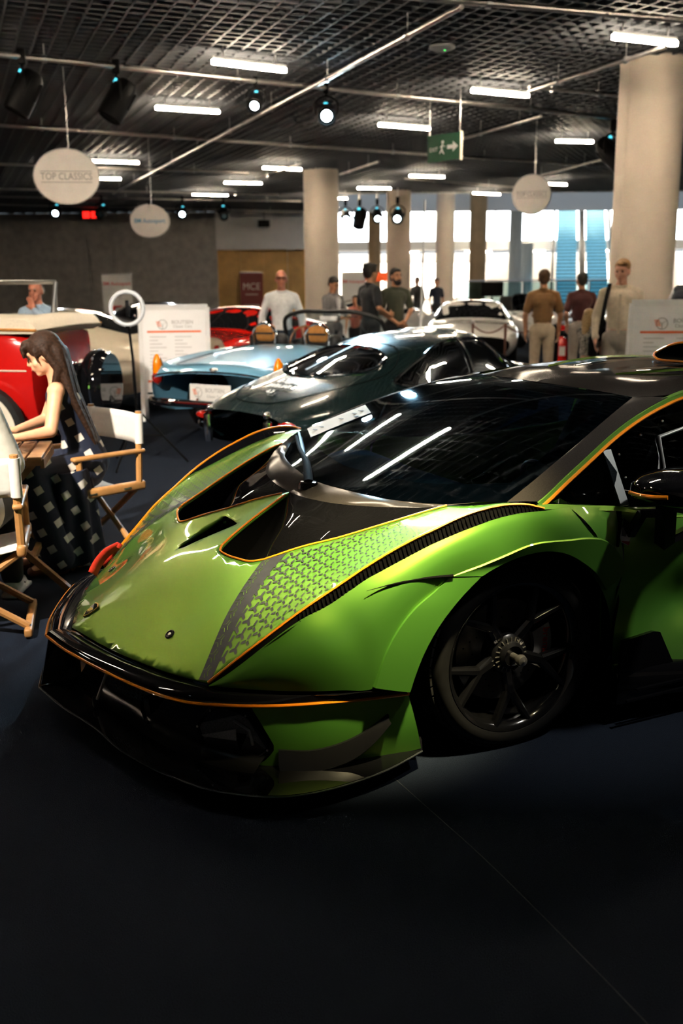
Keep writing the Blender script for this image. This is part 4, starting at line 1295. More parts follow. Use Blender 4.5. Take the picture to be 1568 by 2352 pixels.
class Loft:
    """half sections (x, [(y, z) sill .. centre]) mirrored into one closed shell"""
    def __init__(s, secs):
        s.xs = [c[0] for c in secs]
        rows = []
        for x, pts in secs:
            L = [(x + (p[2] if len(p) > 2 else 0), p[0], p[1]) for p in pts]
            rows.append(L + [(q[0], -q[1], q[2]) for q in L[::-1][1:]])
        s.N = np.array(rows, float)
        s.nr, s.nc = s.N.shape[:2]
        s.np = len(secs[0][1])
    def u(s, x):
        return float(np.interp(x, s.xs, np.arange(s.nr))) / (s.nr - 1)
    def v(s, k, right=True):
        q = k / (s.nc - 1)
        return 1 - q if right else q
    def P(s, u, v):
        bu = basis(u * (s.nr - 1), s.nr); bv = basis(v * (s.nc - 1), s.nc)
        return np.einsum('i,ijk,j->k', bu, s.N, bv)
    def nrm(s, u, v):
        e = 2e-3
        a = s.P(min(u + e, 1), v) - s.P(max(u - e, 0), v); b = s.P(u, min(v + e, 1)) - s.P(u, max(v - e, 0))
        n = np.cross(b, a); L = np.linalg.norm(n)
        n = n / L if L > 1e-9 else np.array([0, 0, 1.])
        return n
    def shell(s, nu, nv, holes=()):
        Bu = np.array([basis(t, s.nr) for t in np.linspace(0, s.nr - 1, nu)]); Bv = np.array([basis(t, s.nc) for t in np.linspace(0, s.nc - 1, nv)])
        G = np.einsum('ai,ijk,bj->abk', Bu, s.N, Bv)
        def cut(i, j):
            c = ((i + .5) / (nu - 1), (j + .5) / (nv - 1))
            return any(inpoly(c, h) for h in holes)
        return MB().grid(G, False, cut if holes else None)
    def poly(s, pts, right=True):
        """list of (x, k) -> (u, v)"""
        return [(s.u(x), s.v(k, right)) for x, k in pts]
    def line(s, uv, off=.004):
        return [s.P(a, b) + s.nrm(a, b) * off for a, b in uv]
    def patch(s, uv, off=.003, step=.02):
        flat = panel([(a, b) for a, b in uv], [], lambda Q: np.zeros(len(Q)), step)
        flat.v = [tuple(s.P(min(max(a, 0), 1), min(max(b, 0), 1)) + s.nrm(a, b) * off) for a, b, _ in flat.v]
        return flat
def smooth_uv(pts, n=40, closed=True):
    return [(q[0], q[1]) for q in cr([(a, b, 0) for a, b in pts], n, closed)]

M_white_wall = mat('whitewall', (.62, .56, .47), .6, noise=.06, nscale=20)
def road_wheel(parent, x, y, r, w, style='spoke', rimm=None, tread=None, band=None, spokes=10):
    """wheel with tyre, rim, spokes or wires, cap; outboard side away from the car centre"""
    e = bpy.data.objects.new('wheel', None)
    COL.objects.link(e)
    e.parent = parent
    e.location = (x, y, r)
    e.rotation_euler = (-PI / 2 if y > 0 else PI / 2, 0, 0)
    rimm = rimm or M_chrome
    ri = r * .66
    MB().lathe([(ri, -w), (r * .92, -w), (r, -w * .8), (r, -w * .2), (r * .93, -.004), (r * .8, .006), (ri, -.01)], 40).build('tyre', M_rubber, e)
    if band:
        MB().lathe([(ri * 1.01, -.004), (r * .80, .009), (r * .9, .003)], 40).build('sidewall', band, e)
    MB().lathe([(ri, -w), (ri * .93, -w * .5), (ri * .93, -.05), (ri, -.012), (ri * 1.03, -.006)], 40).build('rim', rimm, e)
    for k in range(spokes):
        a = 2 * PI * k / spokes
        if style == 'wire':
            p = (ri * .15 * math.cos(a + .4), ri * .15 * math.sin(a + .4), -.01); q = (ri * .94 * math.cos(a), ri * .94 * math.sin(a), -.06)
            MB().tube([p, q], .006, 5).build('spoke', rimm, e)
        else:
            R_ = Matrix.Rotation(a, 3, 'Z')
            MB().box(R_ @ Vector((ri * .55, 0, -.035)), (ri * .85, ri * .16, .025), R_).build('spoke', rimm, e)
    MB().lathe([(ri * .24, -.06), (ri * .22, -.01), (ri * .12, .006), (0, .01)], 20).build('hub_cap', rimm, e)
    MB().lathe([(0, -w * .6), (ri * .93, -w * .6)], 20).build('backing', M_dark, e)
    return e
def number_plate(parent, c, xd, yd, w, h, big, small, m=None):
    M_ = face_M(c, xd, yd)
    p = MB().prism([(-w / 2, -h / 2), (w / 2, -h / 2), (w / 2, h / 2), (-w / 2, h / 2)], 0, .006, M_).build('number_plate', m or M_paper, parent, 0)
    text('plate_name', big, h * .34, M_ink, p, M_ @ Matrix.Translation((w * .12, h * .13, .007)), .0004, sx=.95)
    text('plate_line', small, h * .24, M_ink, p, M_ @ Matrix.Translation((w * .12, -h * .22, .007)), .0004)
    emblem(p, M_ @ Matrix.Translation((-w * .29, 0, .0075)), h * .30)
    return p
def emblem(parent, M_, r):
    """small steering-wheel mark with orange streaks"""
    g = MB().tube([M_ @ Vector((r * math.cos(a), r * math.sin(a), 0)) for a in np.linspace(0, 2 * PI, 21)[:-1]], r * .07, 5, closed=True)
    for a in (PI * 1.5, PI * .17, PI * .83):
        g.bar(M_ @ Vector((0, 0, 0)), M_ @ Vector((r * .95 * math.cos(a), r * .95 * math.sin(a), 0)), r * .12, r * .04)
    g.build('mark_wheel', M_ink, parent)
    o_ = MB()
    for k in range(4):
        o_.box(M_ @ Vector((-r * .95 + r * .1 * k, r * (.55 - .3 * k), r * .05)), (r * .9, r * .14, r * .04), M_.to_3x3())
    o_.build('mark_streaks', mat('mark_orange', (.85, .16, .04), .5, noise=.03, nscale=40), parent)

# ---- dark green fastback coupe
M_brg = mat('dark_green_paint', (.004, .013, .014), .25, metal=.1, coat=1.0, noise=.05, nscale=600)
M_cglass = glass_mat('classic_glass', (.85, .95, 1.0), .08)
M_trim_dark = mat('dark_trim', (.01, .01, .011), .5, noise=.1, nscale=30)
M_tan = mat('tan_leather', (.42, .17, .035), .5, noise=.15, nscale=40, coat=.1)
M_lamp_o = mat('lamp_amber', (.9, .22, .0), .2, coat=1.0, noise=.05, nscale=20, emit=(1, .25, .0), estr=.12)
M_lamp_r = mat('lamp_red', (.35, .01, .005), .15, coat=1.0, noise=.05, nscale=20)
M_leather_dark = mat('leather_black', (.015, .014, .014), .55, noise=.15, nscale=60)

et = thing('fastback_coupe', 'dark green vintage fastback coupe with oval tailgate window', 'car', (-.802, 7.869, 0), math.radians(44.1))
ES = [(0.0, [(.42, .42), (.50, .47), (.54, .54), (.51, .60), (.42, .635), (.30, .65), (.15, .658), (0, .66)]),
      (.33, [(.60, .32), (.69, .42), (.735, .55), (.70, .66), (.58, .735), (.42, .775), (.22, .795), (0, .80)]),
      (.78, [(.70, .25), (.78, .38), (.815, .55), (.79, .70), (.69, .795), (.50, .885), (.27, .925), (0, .935)]),
      (1.22, [(.72, .22), (.80, .36), (.83, .54), (.815, .70), (.745, .80), (.565, .965), (.32, 1.055), (0, 1.075)]),
      (1.7, [(.72, .20), (.80, .35), (.825, .53), (.81, .69), (.755, .79), (.625, 1.03), (.40, 1.15), (0, 1.175)]),
      (2.15, [(.72, .20), (.80, .35), (.82, .53), (.80, .69), (.745, .785), (.62, 1.05), (.42, 1.18), (0, 1.212)]),
      (2.42, [(.72, .20), (.80, .35), (.81, .53), (.79, .69), (.74, .785), (.62, 1.02), (.43, 1.16), (0, 1.205)]),
      (2.86, [(.71, .20), (.79, .35), (.80, .53), (.78, .68), (.73, .77), (.66, .81), (.42, .865), (0, .895)]),
      (3.3, [(.69, .22), (.77, .36), (.79, .52), (.76, .66), (.69, .74), (.58, .79), (.33, .845), (0, .875)]),
      (3.9, [(.64, .28), (.71, .38), (.73, .50), (.69, .60), (.60, .67), (.46, .72), (.24, .755), (0, .77)]),
      (4.42, [(.28, .42), (.36, .46), (.38, .51), (.35, .55), (.28, .575), (.19, .59), (.1, .597), (0, .60)])]
EL = Loft(ES)
def mirror_v(pts):
    return [(a, 1 - b) for a, b in pts]
rearw = smooth_uv([(EL.u(.66), .5), (EL.u(.72), EL.v(6.0)), (EL.u(.98), EL.v(5.15)), (EL.u(1.20), EL.v(5.5)), (EL.u(1.28), EL.v(6.2)), (EL.u(1.30), .5),
                   (EL.u(1.28), 1 - EL.v(6.2)), (EL.u(1.20), 1 - EL.v(5.5)), (EL.u(.98), 1 - EL.v(5.15)), (EL.u(.72), 1 - EL.v(6.0))], 60)
quart = smooth_uv(EL.poly([(1.06, 4.35), (1.16, 4.12), (1.7, 4.08), (1.98, 4.15), (2.0, 4.9), (2.0, 5.62), (1.8, 5.55), (1.5, 5.1)]), 50)
doorw = EL.poly([(2.06, 4.15), (2.3, 4.13), (2.62, 4.13), (2.58, 4.5), (2.46, 5.1), (2.36, 5.55), (2.2, 5.68), (2.06, 5.66)])
screen = [(EL.u(2.47), EL.v(5.35)), (EL.u(2.80), EL.v(4.7)), (EL.u(2.82), EL.v(5.5)), (EL.u(2.83), .5), (EL.u(2.82), 1 - EL.v(5.5)), (EL.u(2.80), 1 - EL.v(4.7)), (EL.u(2.47), 1 - EL.v(5.35)), (EL.u(2.45), 1 - EL.v(6.2)), (EL.u(2.45), .5), (EL.u(2.45), EL.v(6.2))]
holes = [rearw, quart, mirror_v(quart), doorw, mirror_v(doorw), screen]
EL.shell(150, 110, holes).build('body', M_brg, et, 60)
for nm, h in (('rear_window', rearw), ('quarter_window', quart), ('quarter_window', mirror_v(quart)), ('door_window', doorw), ('door_window', mirror_v(doorw)), ('windscreen', screen)):
    w_ = EL.patch(h, .002, .03).build(nm, M_cglass, et)
    MB().tube(EL.line(h, .008), .013 if nm != 'rear_window' else .016, 6, closed=True).build('chrome_trim', M_chrome, w_)
MB().bar(EL.P(EL.u(.72), .5) + (0, 0, .02), EL.P(EL.u(1.28), .5) + (0, 0, .02), .03, .012).build('window_wiper_bar', M_trim_dark, et)
tail = smooth_uv([(EL.u(.14), .5), (EL.u(.2), EL.v(5.6)), (EL.u(.6), EL.v(4.75)), (EL.u(1.15), EL.v(4.9)), (EL.u(1.42), EL.v(5.9)), (EL.u(1.45), .5), (EL.u(1.42), 1 - EL.v(5.9)), (EL.u(1.15), 1 - EL.v(4.9)), (EL.u(.6), 1 - EL.v(4.75)), (EL.u(.2), 1 - EL.v(5.6))], 60)
MB().tube(EL.line(tail, .001), .004, 5, closed=True).build('tailgate_seam', M_dark, et)
for k, (tx, x_) in enumerate((('E-Type', .50), ('JAGUAR', .40), ('4.2', .30))):
    u_ = EL.u(x_); p_ = EL.P(u_, .5 + .012); n_ = EL.nrm(u_, .5)
    yd = EL.P(u_ + .02, .5) - EL.P(u_ - .02, .5)
    text('tail_lettering', tx, .075 if k else .085, M_white, et, face_M(p_ + n_ * .012, (0, -1, 0), yd), .003)
for s_ in (1, -1):
    bp = cr([(.62, .80 * s_, .50), (.25, .72 * s_, .50), (.06, .60 * s_, .50), (-.02, .42 * s_, .50)], 20)
    bm_ = MB().tube(bp, [.03] * 20, 10, flat=1.4).build('bumper', M_chrome, et)
    MB().lathe([(.0, .13), (.035, .11), (.045, .0), (.035, -.11), (0, -.13)], 14, Matrix.Translation((-.03, .38 * s_, .50))).build('overrider', M_chrome, bm_)
    MB().ell((.04, .52 * s_, .585), (.05, .10, .035)).build('tail_lamp', M_lamp_r, et)
    MB().ell((-.02, .36 * s_, .66), (.03, .03, .03)).build('plate_lamp', M_chrome, et)
for x_ in (.88, 3.35):
    for s_ in (1, -1):
        road_wheel(et, x_, .80 * s_, .33, .18, 'wire', M_chrome, spokes=16)
MB().grid(net([[(.55, -.42, .72), (.55, 0, .73), (.55, .42, .72)], [(.9, -.58, .75), (.9, 0, .76), (.9, .58, .75)], [(1.4, -.66, .76), (1.4, 0, .77), (1.4, .66, .76)]], 10, 12)).build('luggage_floor', mat('rear_window_blue', (.26, .46, .60), .7, noise=.06, nscale=30), et)  # pale blue painted inside, standing in for the blue seen through the rear window
for s_ in (1, -1):
    MB().box((1.9, .70 * s_, .62), (1.4, .03, .26)).build('door_card', MATS['rear_window_blue'], et, 0)
ci = MB().box((1.9, 0, .38), (1.9, 1.4, .04)); ci.build('cabin_floor', M_dark, et)
MB().rbox((2.78, 0, .72), (.18, 1.3, .16), .05).build('dashboard', M_leather_dark, et)
for s_ in (1, -1):
    q = MB().rbox((1.75, .36 * s_, .52), (.5, .48, .16), .06)
    q.rbox((1.5, .36 * s_, .62), (.14, .44, .36), .06, Matrix.Rotation(-.35, 3, 'Y'))
    q.build('seat', M_leather_dark, et)
sw = MB().tube([(2.42 + .05 * math.sin(a), -.36 + .18 * math.cos(a), .80 + .17 * math.sin(a)) for a in np.linspace(0, 2 * PI, 25)[:-1]], .012, 8, closed=True)
sw.bar((2.42, -.53, .80), (2.42, -.19, .80), .03, .008)
sw.build('steering_wheel', mat('wheel_wood', (.25, .10, .03), .3, coat=.6, noise=.2, nscale=20), et)

# ---- light blue open tourer seen from its tail
M_blue = mat('pale_blue_metallic', (.17, .42, .62), .3, metal=.15, coat=1.0, noise=.04, nscale=700)
bt = thing('convertible_car', 'pale blue vintage convertible with amber tail lamps and tan seats', 'car', (-1.331, 10.372, 0), math.radians(60.8))
BS = [(0.0, [(.70, .36), (.77, .44), (.80, .52), (.80, .60), (.76, .66), (.55, .70), (.28, .72), (0, .725)]),
      (.10, [(.72, .33), (.80, .42), (.83, .52), (.83, .64), (.78, .78), (.60, .78), (.30, .80), (0, .805)]),
      (.35, [(.74, .28), (.82, .38), (.85, .52), (.85, .68), (.80, .83), (.62, .815), (.32, .85), (0, .86)]),
      (.9, [(.75, .24), (.84, .36), (.87, .52), (.87, .70), (.81, .87), (.64, .865), (.34, .915), (0, .93)]),
      (1.4, [(.75, .22), (.84, .35), (.87, .52), (.87, .70), (.82, .88), (.66, .90), (.36, .945), (0, .955)]),
      (1.7, [(.75, .22), (.84, .35), (.87, .52), (.86, .70), (.82, .87), (.70, .90), (.4, .93), (0, .94)]),
      (2.6, [(.75, .22), (.84, .35), (.86, .52), (.85, .70), (.81, .86), (.70, .90), (.4, .94), (0, .95)]),
      (3.2, [(.75, .22), (.84, .35), (.86, .52), (.85, .70), (.80, .83), (.62, .86), (.32, .91), (0, .92)]),
      (4.0, [(.74, .25), (.82, .37), (.85, .52), (.83, .68), (.77, .78), (.58, .79), (.3, .83), (0, .84)]),
      (4.5, [(.6, .35), (.70, .42), (.74, .50), (.72, .58), (.66, .64), (.5, .66), (.25, .69), (0, .70)])]
TL = Loft(BS)
pit_ = TL.poly([(1.55, 5.3), (1.75, 5.0), (2.62, 5.0), (2.72, 5.6)]) + mirror_v(TL.poly([(2.72, 5.6), (2.62, 5.0), (1.75, 5.0), (1.55, 5.3)]))
TL.shell(120, 100, [pit_]).build('body', M_blue, bt, 60)
boot = smooth_uv([(TL.u(.13), TL.v(7)), (TL.u(.13), TL.v(5.3)), (TL.u(.4), TL.v(5.05)), (TL.u(1.3), TL.v(5.3)), (TL.u(1.36), .5), (TL.u(1.3), 1 - TL.v(5.3)), (TL.u(.4), 1 - TL.v(5.05)), (TL.u(.13), 1 - TL.v(5.3))], 60)
MB().tube(TL.line(boot, .001), .004, 5, closed=True).build('boot_seam', M_dark, bt)
MB().tube(TL.line([(TL.u(.015), v_) for v_ in np.linspace(TL.v(3.6), 1 - TL.v(3.6), 30)], .006), .010, 6).build('tail_trim', M_chrome, bt)
h_ = MB().ell((.035, 0, .765), (.03, .06, .02)); h_.ell((.02, 0, .75), (.03, .025, .03)); h_.build('boot_handle', M_chrome, bt)
for s_ in (1, -1):
    lm_ = MB().ell((.07, .775 * s_, .745), (.055, .050, .165), 14, 10).build('tail_lamp', M_lamp_o, bt)
    MB().ell((.06, .775 * s_, .655), (.062, .058, .07), 14, 8).build('lower_lens', M_lamp_r, lm_)
    MB().tube([(.09 + .075 * 0, .775 * s_ + .062 * math.cos(a), .72 + .155 * math.sin(a)) for a in np.linspace(0, 2 * PI, 25)[:-1]], .008, 6, closed=True).build('lamp_bezel', M_chrome, lm_)
bpth = cr([(.55, .90, .42), (.1, .88, .42), (-.06, .70, .42), (-.10, 0, .42), (-.06, -.70, .42), (.1, -.88, .42), (.55, -.90, .42)], 40)
bm_ = MB().tube(bpth, .042, 10, flat=1.0).build('bumper', M_chrome, bt)
number_plate(bt, (-.04, .0, .535), (0, -1, 0), (0.05, 0, 1), .52, .17, 'BOUTSEN', 'Classic Cars')
for y_ in (.12, -.12):
    MB().ell((-.09, y_, .455), (.02, .03, .03)).build('plate_lamp', M_chrome, bt)
for x_ in (.95, 3.55):
    for s_ in (1, -1):
        road_wheel(bt, x_, .84 * s_, .33, .18, 'wire', M_chrome, spokes=14)
MB().box((2.2, 0, .30), (1.3, 1.5, .04)).build('cabin_floor', M_dark, bt)
for s_ in (1, -1):
    st_ = MB().rbox((1.95, .36 * s_, .50), (.5, .52, .18), .07)
    st_.rbox((1.68, .36 * s_, .80), (.16, .52, .52), .07, Matrix.Rotation(-.2, 3, 'Y'))
    so = st_.build('seat', M_leather_dark, bt)
    hr = MB().rbox((1.58, .36 * s_, 1.06), (.10, .26, .20), .05, Matrix.Rotation(-.15, 3, 'Y')).build('head_rest', M_tan, so)
    MB().tube(cr([(1.55, .36 * s_ - .15, .92), (1.55, .36 * s_ - .15, 1.08), (1.55, .36 * s_, 1.18), (1.55, .36 * s_ + .15, 1.08), (1.55, .36 * s_ + .15, .92)], 24), .016, 8).build('chrome_hoop', M_chrome, so)
    MB().tube([(1.53, .36 * s_ - .12, 1.06), (1.53, .36 * s_ + .12, 1.06)], .012, 6).build('rest_strap', M_leather_dark, so)
fr_ = cr([(2.66, .74, .90), (2.50, .66, 1.20), (2.44, .45, 1.27), (2.42, 0, 1.285), (2.44, -.45, 1.27), (2.50, -.66, 1.20), (2.66, -.74, .90)], 40)
MB().tube(fr_, .026, 8).build('screen_frame', M_trim_dark, bt)
sg = MB().grid(np.array([fr_[:20], fr_[20:][::-1]]))
sg.build('windscreen', M_cglass, bt)
MB().rbox((2.78, 0, .86), (.24, 1.36, .14), .05).build('dashboard', M_leather_dark, bt)
sw = MB().tube([(2.42 + .06 * math.sin(a), .36 + .19 * math.cos(a), .92 + .18 * math.sin(a)) for a in np.linspace(0, 2 * PI, 25)[:-1]], .012, 8, closed=True)
sw.build('steering_wheel', MATS['wheel_wood'], bt)
MB().rbox((2.44, 0, 1.20), (.04, .24, .06), .015).build('inside_mirror', M_white, bt)
for s_ in (1, -1):
    MB().rbox((2.2, .73 * s_, .86), (.9, .05, .10), .02).build('door_capping', M_tan, bt)

# ---- red vintage tourer at the left, heading left, folded cream hood
M_vred = mat('vintage_red', (.52, .008, .006), .2, coat=1.0, noise=.04, nscale=300)
M_cream = mat('cream_canvas', (.62, .54, .42), .85, noise=.08, nscale=60, bump=.2)
vt = thing('vintage_tourer', 'red vintage open tourer with cream folded hood and whitewall tyres', 'car', (-2.55, 9.25, 0), math.radians(172))
VS = [(0.0, [(.52, .40), (.60, .52), (.66, .72), (.67, .95), (.65, 1.17), (.54, 1.22), (.27, 1.23), (0, 1.23)]),
      (.25, [(.58, .36), (.66, .48), (.71, .70), (.72, .96), (.70, 1.22), (.57, 1.26), (.28, 1.27), (0, 1.27)]),
      (.9, [(.60, .36), (.70, .48), (.74, .70), (.74, .96), (.72, 1.23), (.58, 1.27), (.3, 1.28), (0, 1.28)]),
      (1.9, [(.60, .36), (.70, .48), (.74, .68), (.74, .92), (.71, 1.16), (.58, 1.20), (.3, 1.21), (0, 1.21)]),
      (2.6, [(.56, .36), (.62, .46), (.64, .64), (.62, .86), (.56, 1.06), (.42, 1.12), (.2, 1.14), (0, 1.15)]),
      (3.7, [(.40, .40), (.43, .48), (.44, .64), (.43, .84), (.40, .98), (.28, 1.05), (.14, 1.08), (0, 1.09)])]
VL = Loft(VS)
VL.shell(80, 80).build('body', M_vred, vt, 60)
MB().grid(np.array([[(0, y_ * q_, z_ ) for y_, z_ in VS[0][1]] for q_ in (1, -1)])).build('tail_panel', M_vred, vt)
for s_ in (1, -1):
    MB().tube(VL.line([(VL.u(x_), VL.v(2.9, s_ < 0)) for x_ in np.linspace(.05, 3.6, 40)], .004), .008, 6).build('coach_line', M_cream, vt)
    MB().tube(VL.line([(VL.u(.85), VL.v(k_, s_ < 0)) for k_ in np.linspace(.6, 4, 16)], .001), .005, 5).build('door_seam', M_dark, vt)
    fn = net([[(x_, .48 * s_, z_), (x_, .68 * s_, z_ + .02), (x_, .86 * s_, z_)] for x_, z_ in ((2.5, .42), (2.75, .60), (3.0, .80), (3.4, .90), (3.8, .82), (4.0, .62))], 30, 8)
    fo = MB().grid(fn).build('front_fender', M_vred, vt)
    mod(fo, 'SOLIDIFY', thickness=.02)
    MB().box((1.98, .80 * s_, .40), (1.2, .24, .04)).build('running_board', M_trim_dark, vt)
    for x_ in (.44, 3.4):
        road_wheel(vt, x_, .92 * s_, .42, .15, 'wire', mat('wire_wheel_red', (.35, .006, .006), .3, coat=.6, noise=.1, nscale=30), band=M_white_wall, spokes=18)
hd = net([[(-.04, -.68, 1.22), (-.08, 0, 1.24), (-.04, .68, 1.22)], [(-.10, -.72, 1.27), (-.16, 0, 1.29), (-.10, .72, 1.27)], [(-.06, -.74, 1.325), (-.12, 0, 1.34), (-.06, .74, 1.325)], [(.35, -.73, 1.345), (.35, 0, 1.37), (.35, .73, 1.345)], [(.95, -.73, 1.36), (.95, 0, 1.38), (.95, .73, 1.36)], [(1.25, -.73, 1.33), (1.25, 0, 1.35), (1.25, .73, 1.33)], [(1.3, -.73, 1.25), (1.3, 0, 1.25), (1.3, .73, 1.25)]], 34, 30)
ho = MB().grid(hd).build('folded_hood', M_cream, vt)
for s_ in (1, -1):
    MB().grid(np.array([hd[:, 0 if s_ < 0 else -1], np.array([(p[0], .735 * s_, 1.245 + 0 * p[2]) for p in hd[:, 0]])])).build('hood_side', M_cream, vt)
    MB().tube(cr([(-.10, .745 * s_, 1.275), (.3, .75 * s_, 1.285), (1.25, .75 * s_, 1.285)], 20), .012, 6).build('hood_iron', M_tan, vt)
MB().rbox((.42, .745, 1.30), (.025, .02, .10), .008).build('hood_strap', M_tan, vt)
wf = [(.42, .62, 1.14), (.30, .60, 1.60), (.30, -.60, 1.60), (.42, -.62, 1.14)]
R_ = Matrix.Translation((.72, 0, .05)) @ Matrix.Rotation(math.radians(0), 4, 'Z')
MB().tube([R_ @ Vector(p) for p in ((-.62, .0, 1.12), (-.70, 0, 1.62))], .024, 8).tube([R_ @ Vector(p) for p in ((-.60, -.2, 1.10), (-.70, 0, 1.62))], .010, 6).build('screen_post', M_steel, vt)
MB().tube([R_ @ Vector((-.70, 0, 1.62)), R_ @ Vector((.85, -.55, 1.62))], .02, 8).tube([R_ @ Vector((.75, -.55, 1.12)), R_ @ Vector((.85, -.55, 1.62))], .02, 8).build('screen_frame', M_steel, vt)
MB().grid(np.array([[tuple(R_ @ Vector((-.62, 0, 1.14))), tuple(R_ @ Vector((.75, -.55, 1.14)))], [tuple(R_ @ Vector((-.70, 0, 1.62))), tuple(R_ @ Vector((.85, -.55, 1.62)))]])).build('rear_screen', glass_mat('clear_pane', (.95, .97, 1), .05), vt)
MB().tube([(.1, 0, .55), (-.45, 0, .62)], .03, 8).build('spare_carrier', M_trim_dark, vt)
# two covered spare wheels on the tail
for k_, (x_, z_, r_) in enumerate(((-.16, .60, .36), (-.34, .74, .32))):
    Mx = Matrix.Translation((x_, .18 - .22 * k_, z_)) @ Matrix.Rotation(PI / 2, 4, 'Y')
    c_ = MB().lathe([(0, -.10), (r_ * .9, -.10), (r_, -.06), (r_, .06), (r_ * .9, .10), (0, .10)], 40, Mx).build('spare_cover', M_gloss, vt)
    MB().lathe([(r_ + .002, -.012), (r_ + .012, 0), (r_ + .002, .012)], 40, Mx).build('cover_band', M_chrome, c_)

# ---- modern low coupes for the background
def coupe(name, label, loc, rz, paint, sc=1.0, open_top=False, glassm=None, lamps=True, star=False, front_x=4.5):
    t = thing(name, label, 'car', loc, rz)
    t.scale = (sc, sc, sc)
    roof = 1.22
    S_ = [(0.0, [(.66, .40), (.76, .50), (.80, .62), (.78, .74), (.72, .82), (.56, .86), (.28, .88), (0, .885)]),
          (.35, [(.74, .26), (.86, .40), (.91, .58), (.89, .74), (.82, .85), (.62, .90), (.32, .93), (0, .94)]),
          (1.1, [(.76, .20), (.89, .36), (.94, .56), (.92, .73), (.84, .86), (.64, 1.0), (.36, 1.06), (0, 1.075)]),
          (1.7, [(.76, .18), (.88, .34), (.92, .55), (.90, .72), (.83, .84), (.66, 1.08), (.44, 1.18), (0, roof - .01)]),
          (2.2, [(.76, .18), (.87, .34), (.91, .55), (.89, .72), (.82, .83), (.66, 1.08), (.46, 1.195), (0, roof + .01)]),
          (2.55, [(.76, .18), (.87, .34), (.91, .55), (.89, .71), (.82, .82), (.67, 1.0), (.48, 1.12), (0, 1.16)]),
          (3.1, [(.76, .18), (.87, .34), (.92, .55), (.90, .70), (.83, .79), (.68, .82), (.42, .86), (0, .875)]),
          (3.7, [(.76, .20), (.88, .35), (.93, .54), (.91, .68), (.82, .76), (.62, .775), (.32, .80), (0, .81)]),
          (4.2, [(.74, .22), (.85, .35), (.89, .50), (.86, .60), (.76, .66), (.56, .685), (.28, .71), (0, .72)]),
          (4.5, [(.62, .26), (.72, .36), (.74, .46), (.70, .52), (.60, .56), (.45, .58), (.22, .595), (0, .60)])]
    if open_top:
        for q in S_[2:6]:
            for k_ in (5, 6, 7):
                q[1][k_] = (q[1][k_][0], .87 - .002 * k_)
    L_ = Loft(S_)
    side = L_.poly([(1.15, 4.5), (1.45, 4.15), (2.9, 4.15), (2.62, 4.9), (2.3, 5.45), (1.8, 5.5), (1.4, 5.1)])
    scr = [(L_.u(2.40), L_.v(6.1)), (L_.u(2.5), L_.v(5.35)), (L_.u(3.02), L_.v(4.75)), (L_.u(3.05), .5), (L_.u(3.02), 1 - L_.v(4.75)), (L_.u(2.5), 1 - L_.v(5.35)), (L_.u(2.40), 1 - L_.v(6.1)), (L_.u(2.38), .5)]
    rear = [(L_.u(.55), L_.v(5.4)), (L_.u(1.3), L_.v(5.6)), (L_.u(1.5), .5), (L_.u(1.3), 1 - L_.v(5.6)), (L_.u(.55), 1 - L_.v(5.4)), (L_.u(.5), .5)]
    L_.shell(70, 60).build('body', paint, t, 60)
    MB().add(list(L_.N[0]), [tuple(range(L_.nc))]).build('tail_panel', paint, t)
    MB().add(list(L_.N[-1]), [tuple(range(L_.nc - 1, -1, -1))]).build('nose_panel', M_dark, t)
    gm = glassm or mat('dark_car_glass', (.008, .009, .011), .05, coat=1.0, noise=.1, nscale=3)
    if not open_top:
        L_.patch(side, .006, .05).build('side_window', gm, t)
        L_.patch(mirror_v(side), .006, .05).build('side_window', gm, t)
        L_.patch(rear, .006, .05).build('rear_window', gm, t)
        L_.patch(scr, .006, .05).build('windscreen', gm, t)
    else:
        f_ = cr([(2.9, .70, .86), (2.6, .60, 1.20), (2.55, 0, 1.24), (2.6, -.60, 1.20), (2.9, -.70, .86)], 20)
        MB().tube(f_, .025, 8).build('screen_frame', M_trim_dark, t)
        MB().grid(np.array([f_[:10], f_[10:][::-1]])).build('windscreen', M_cglass, t)
        for s_ in (1, -1):
            MB().rbox((1.7, .38 * s_, .95), (.16, .5, .5), .07).build('seat', M_leather_dark, t)
    for s_ in (1, -1):
        if lamps:
            MB().ell((4.18, .74 * s_, .62), (.17, .10, .075)).build('head_lamp', mat('lamp_clear', (.75, .75, .72), .1, coat=1, noise=.05, nscale=10), t)
        MB().ell((.04, .60 * s_, .72), (.05, .13, .06)).build('tail_lamp', M_lamp_r, t)
        MB().ell((2.75, 1.0 * s_, .93), (.07, .10, .06)).build('door_mirror', paint, t)
        for x_ in (.85, 3.62):
            road_wheel(t, x_, .90 * s_, .34, .24, 'spoke', M_alu, spokes=7)
    gr = MB().rbox((4.40, 0, .42), (.12, 1.0, .20), .05).build('grille', M_dark, t)
    if star:
        b_ = MB().tube([(4.48, .13 * math.cos(a), .42 + .13 * math.sin(a)) for a in np.linspace(0, 2 * PI, 21)[:-1]], .012, 6, closed=True)
        for a in (PI / 2, PI * 7 / 6, PI * 11 / 6):
            b_.bar((4.48, 0, .42), (4.48, .13 * math.cos(a), .42 + .13 * math.sin(a)), .02, .02, (1, 0, 0))
        b_.build('grille_star', M_chrome, gr)
        MB().box((4.475, 0, .42), (.02, .9, .025)).build('grille_bar', M_chrome, gr)
    return t
def xf(c, heading):
    """place a car by the middle of its footprint"""
    h = math.radians(heading)
    return (c[0] - 2.25 * math.cos(h), c[1] - 2.25 * math.sin(h), 0), h
M_wht = mat('white_paint', (.72, .70, .67), .25, coat=1.0, noise=.02, nscale=20)
M_crm = mat('cream_paint', (.70, .60, .46), .25, coat=1.0, noise=.03, nscale=20)
M_blk = mat('black_paint', (.006, .006, .008), .15, coat=1.0, noise=.1, nscale=20)
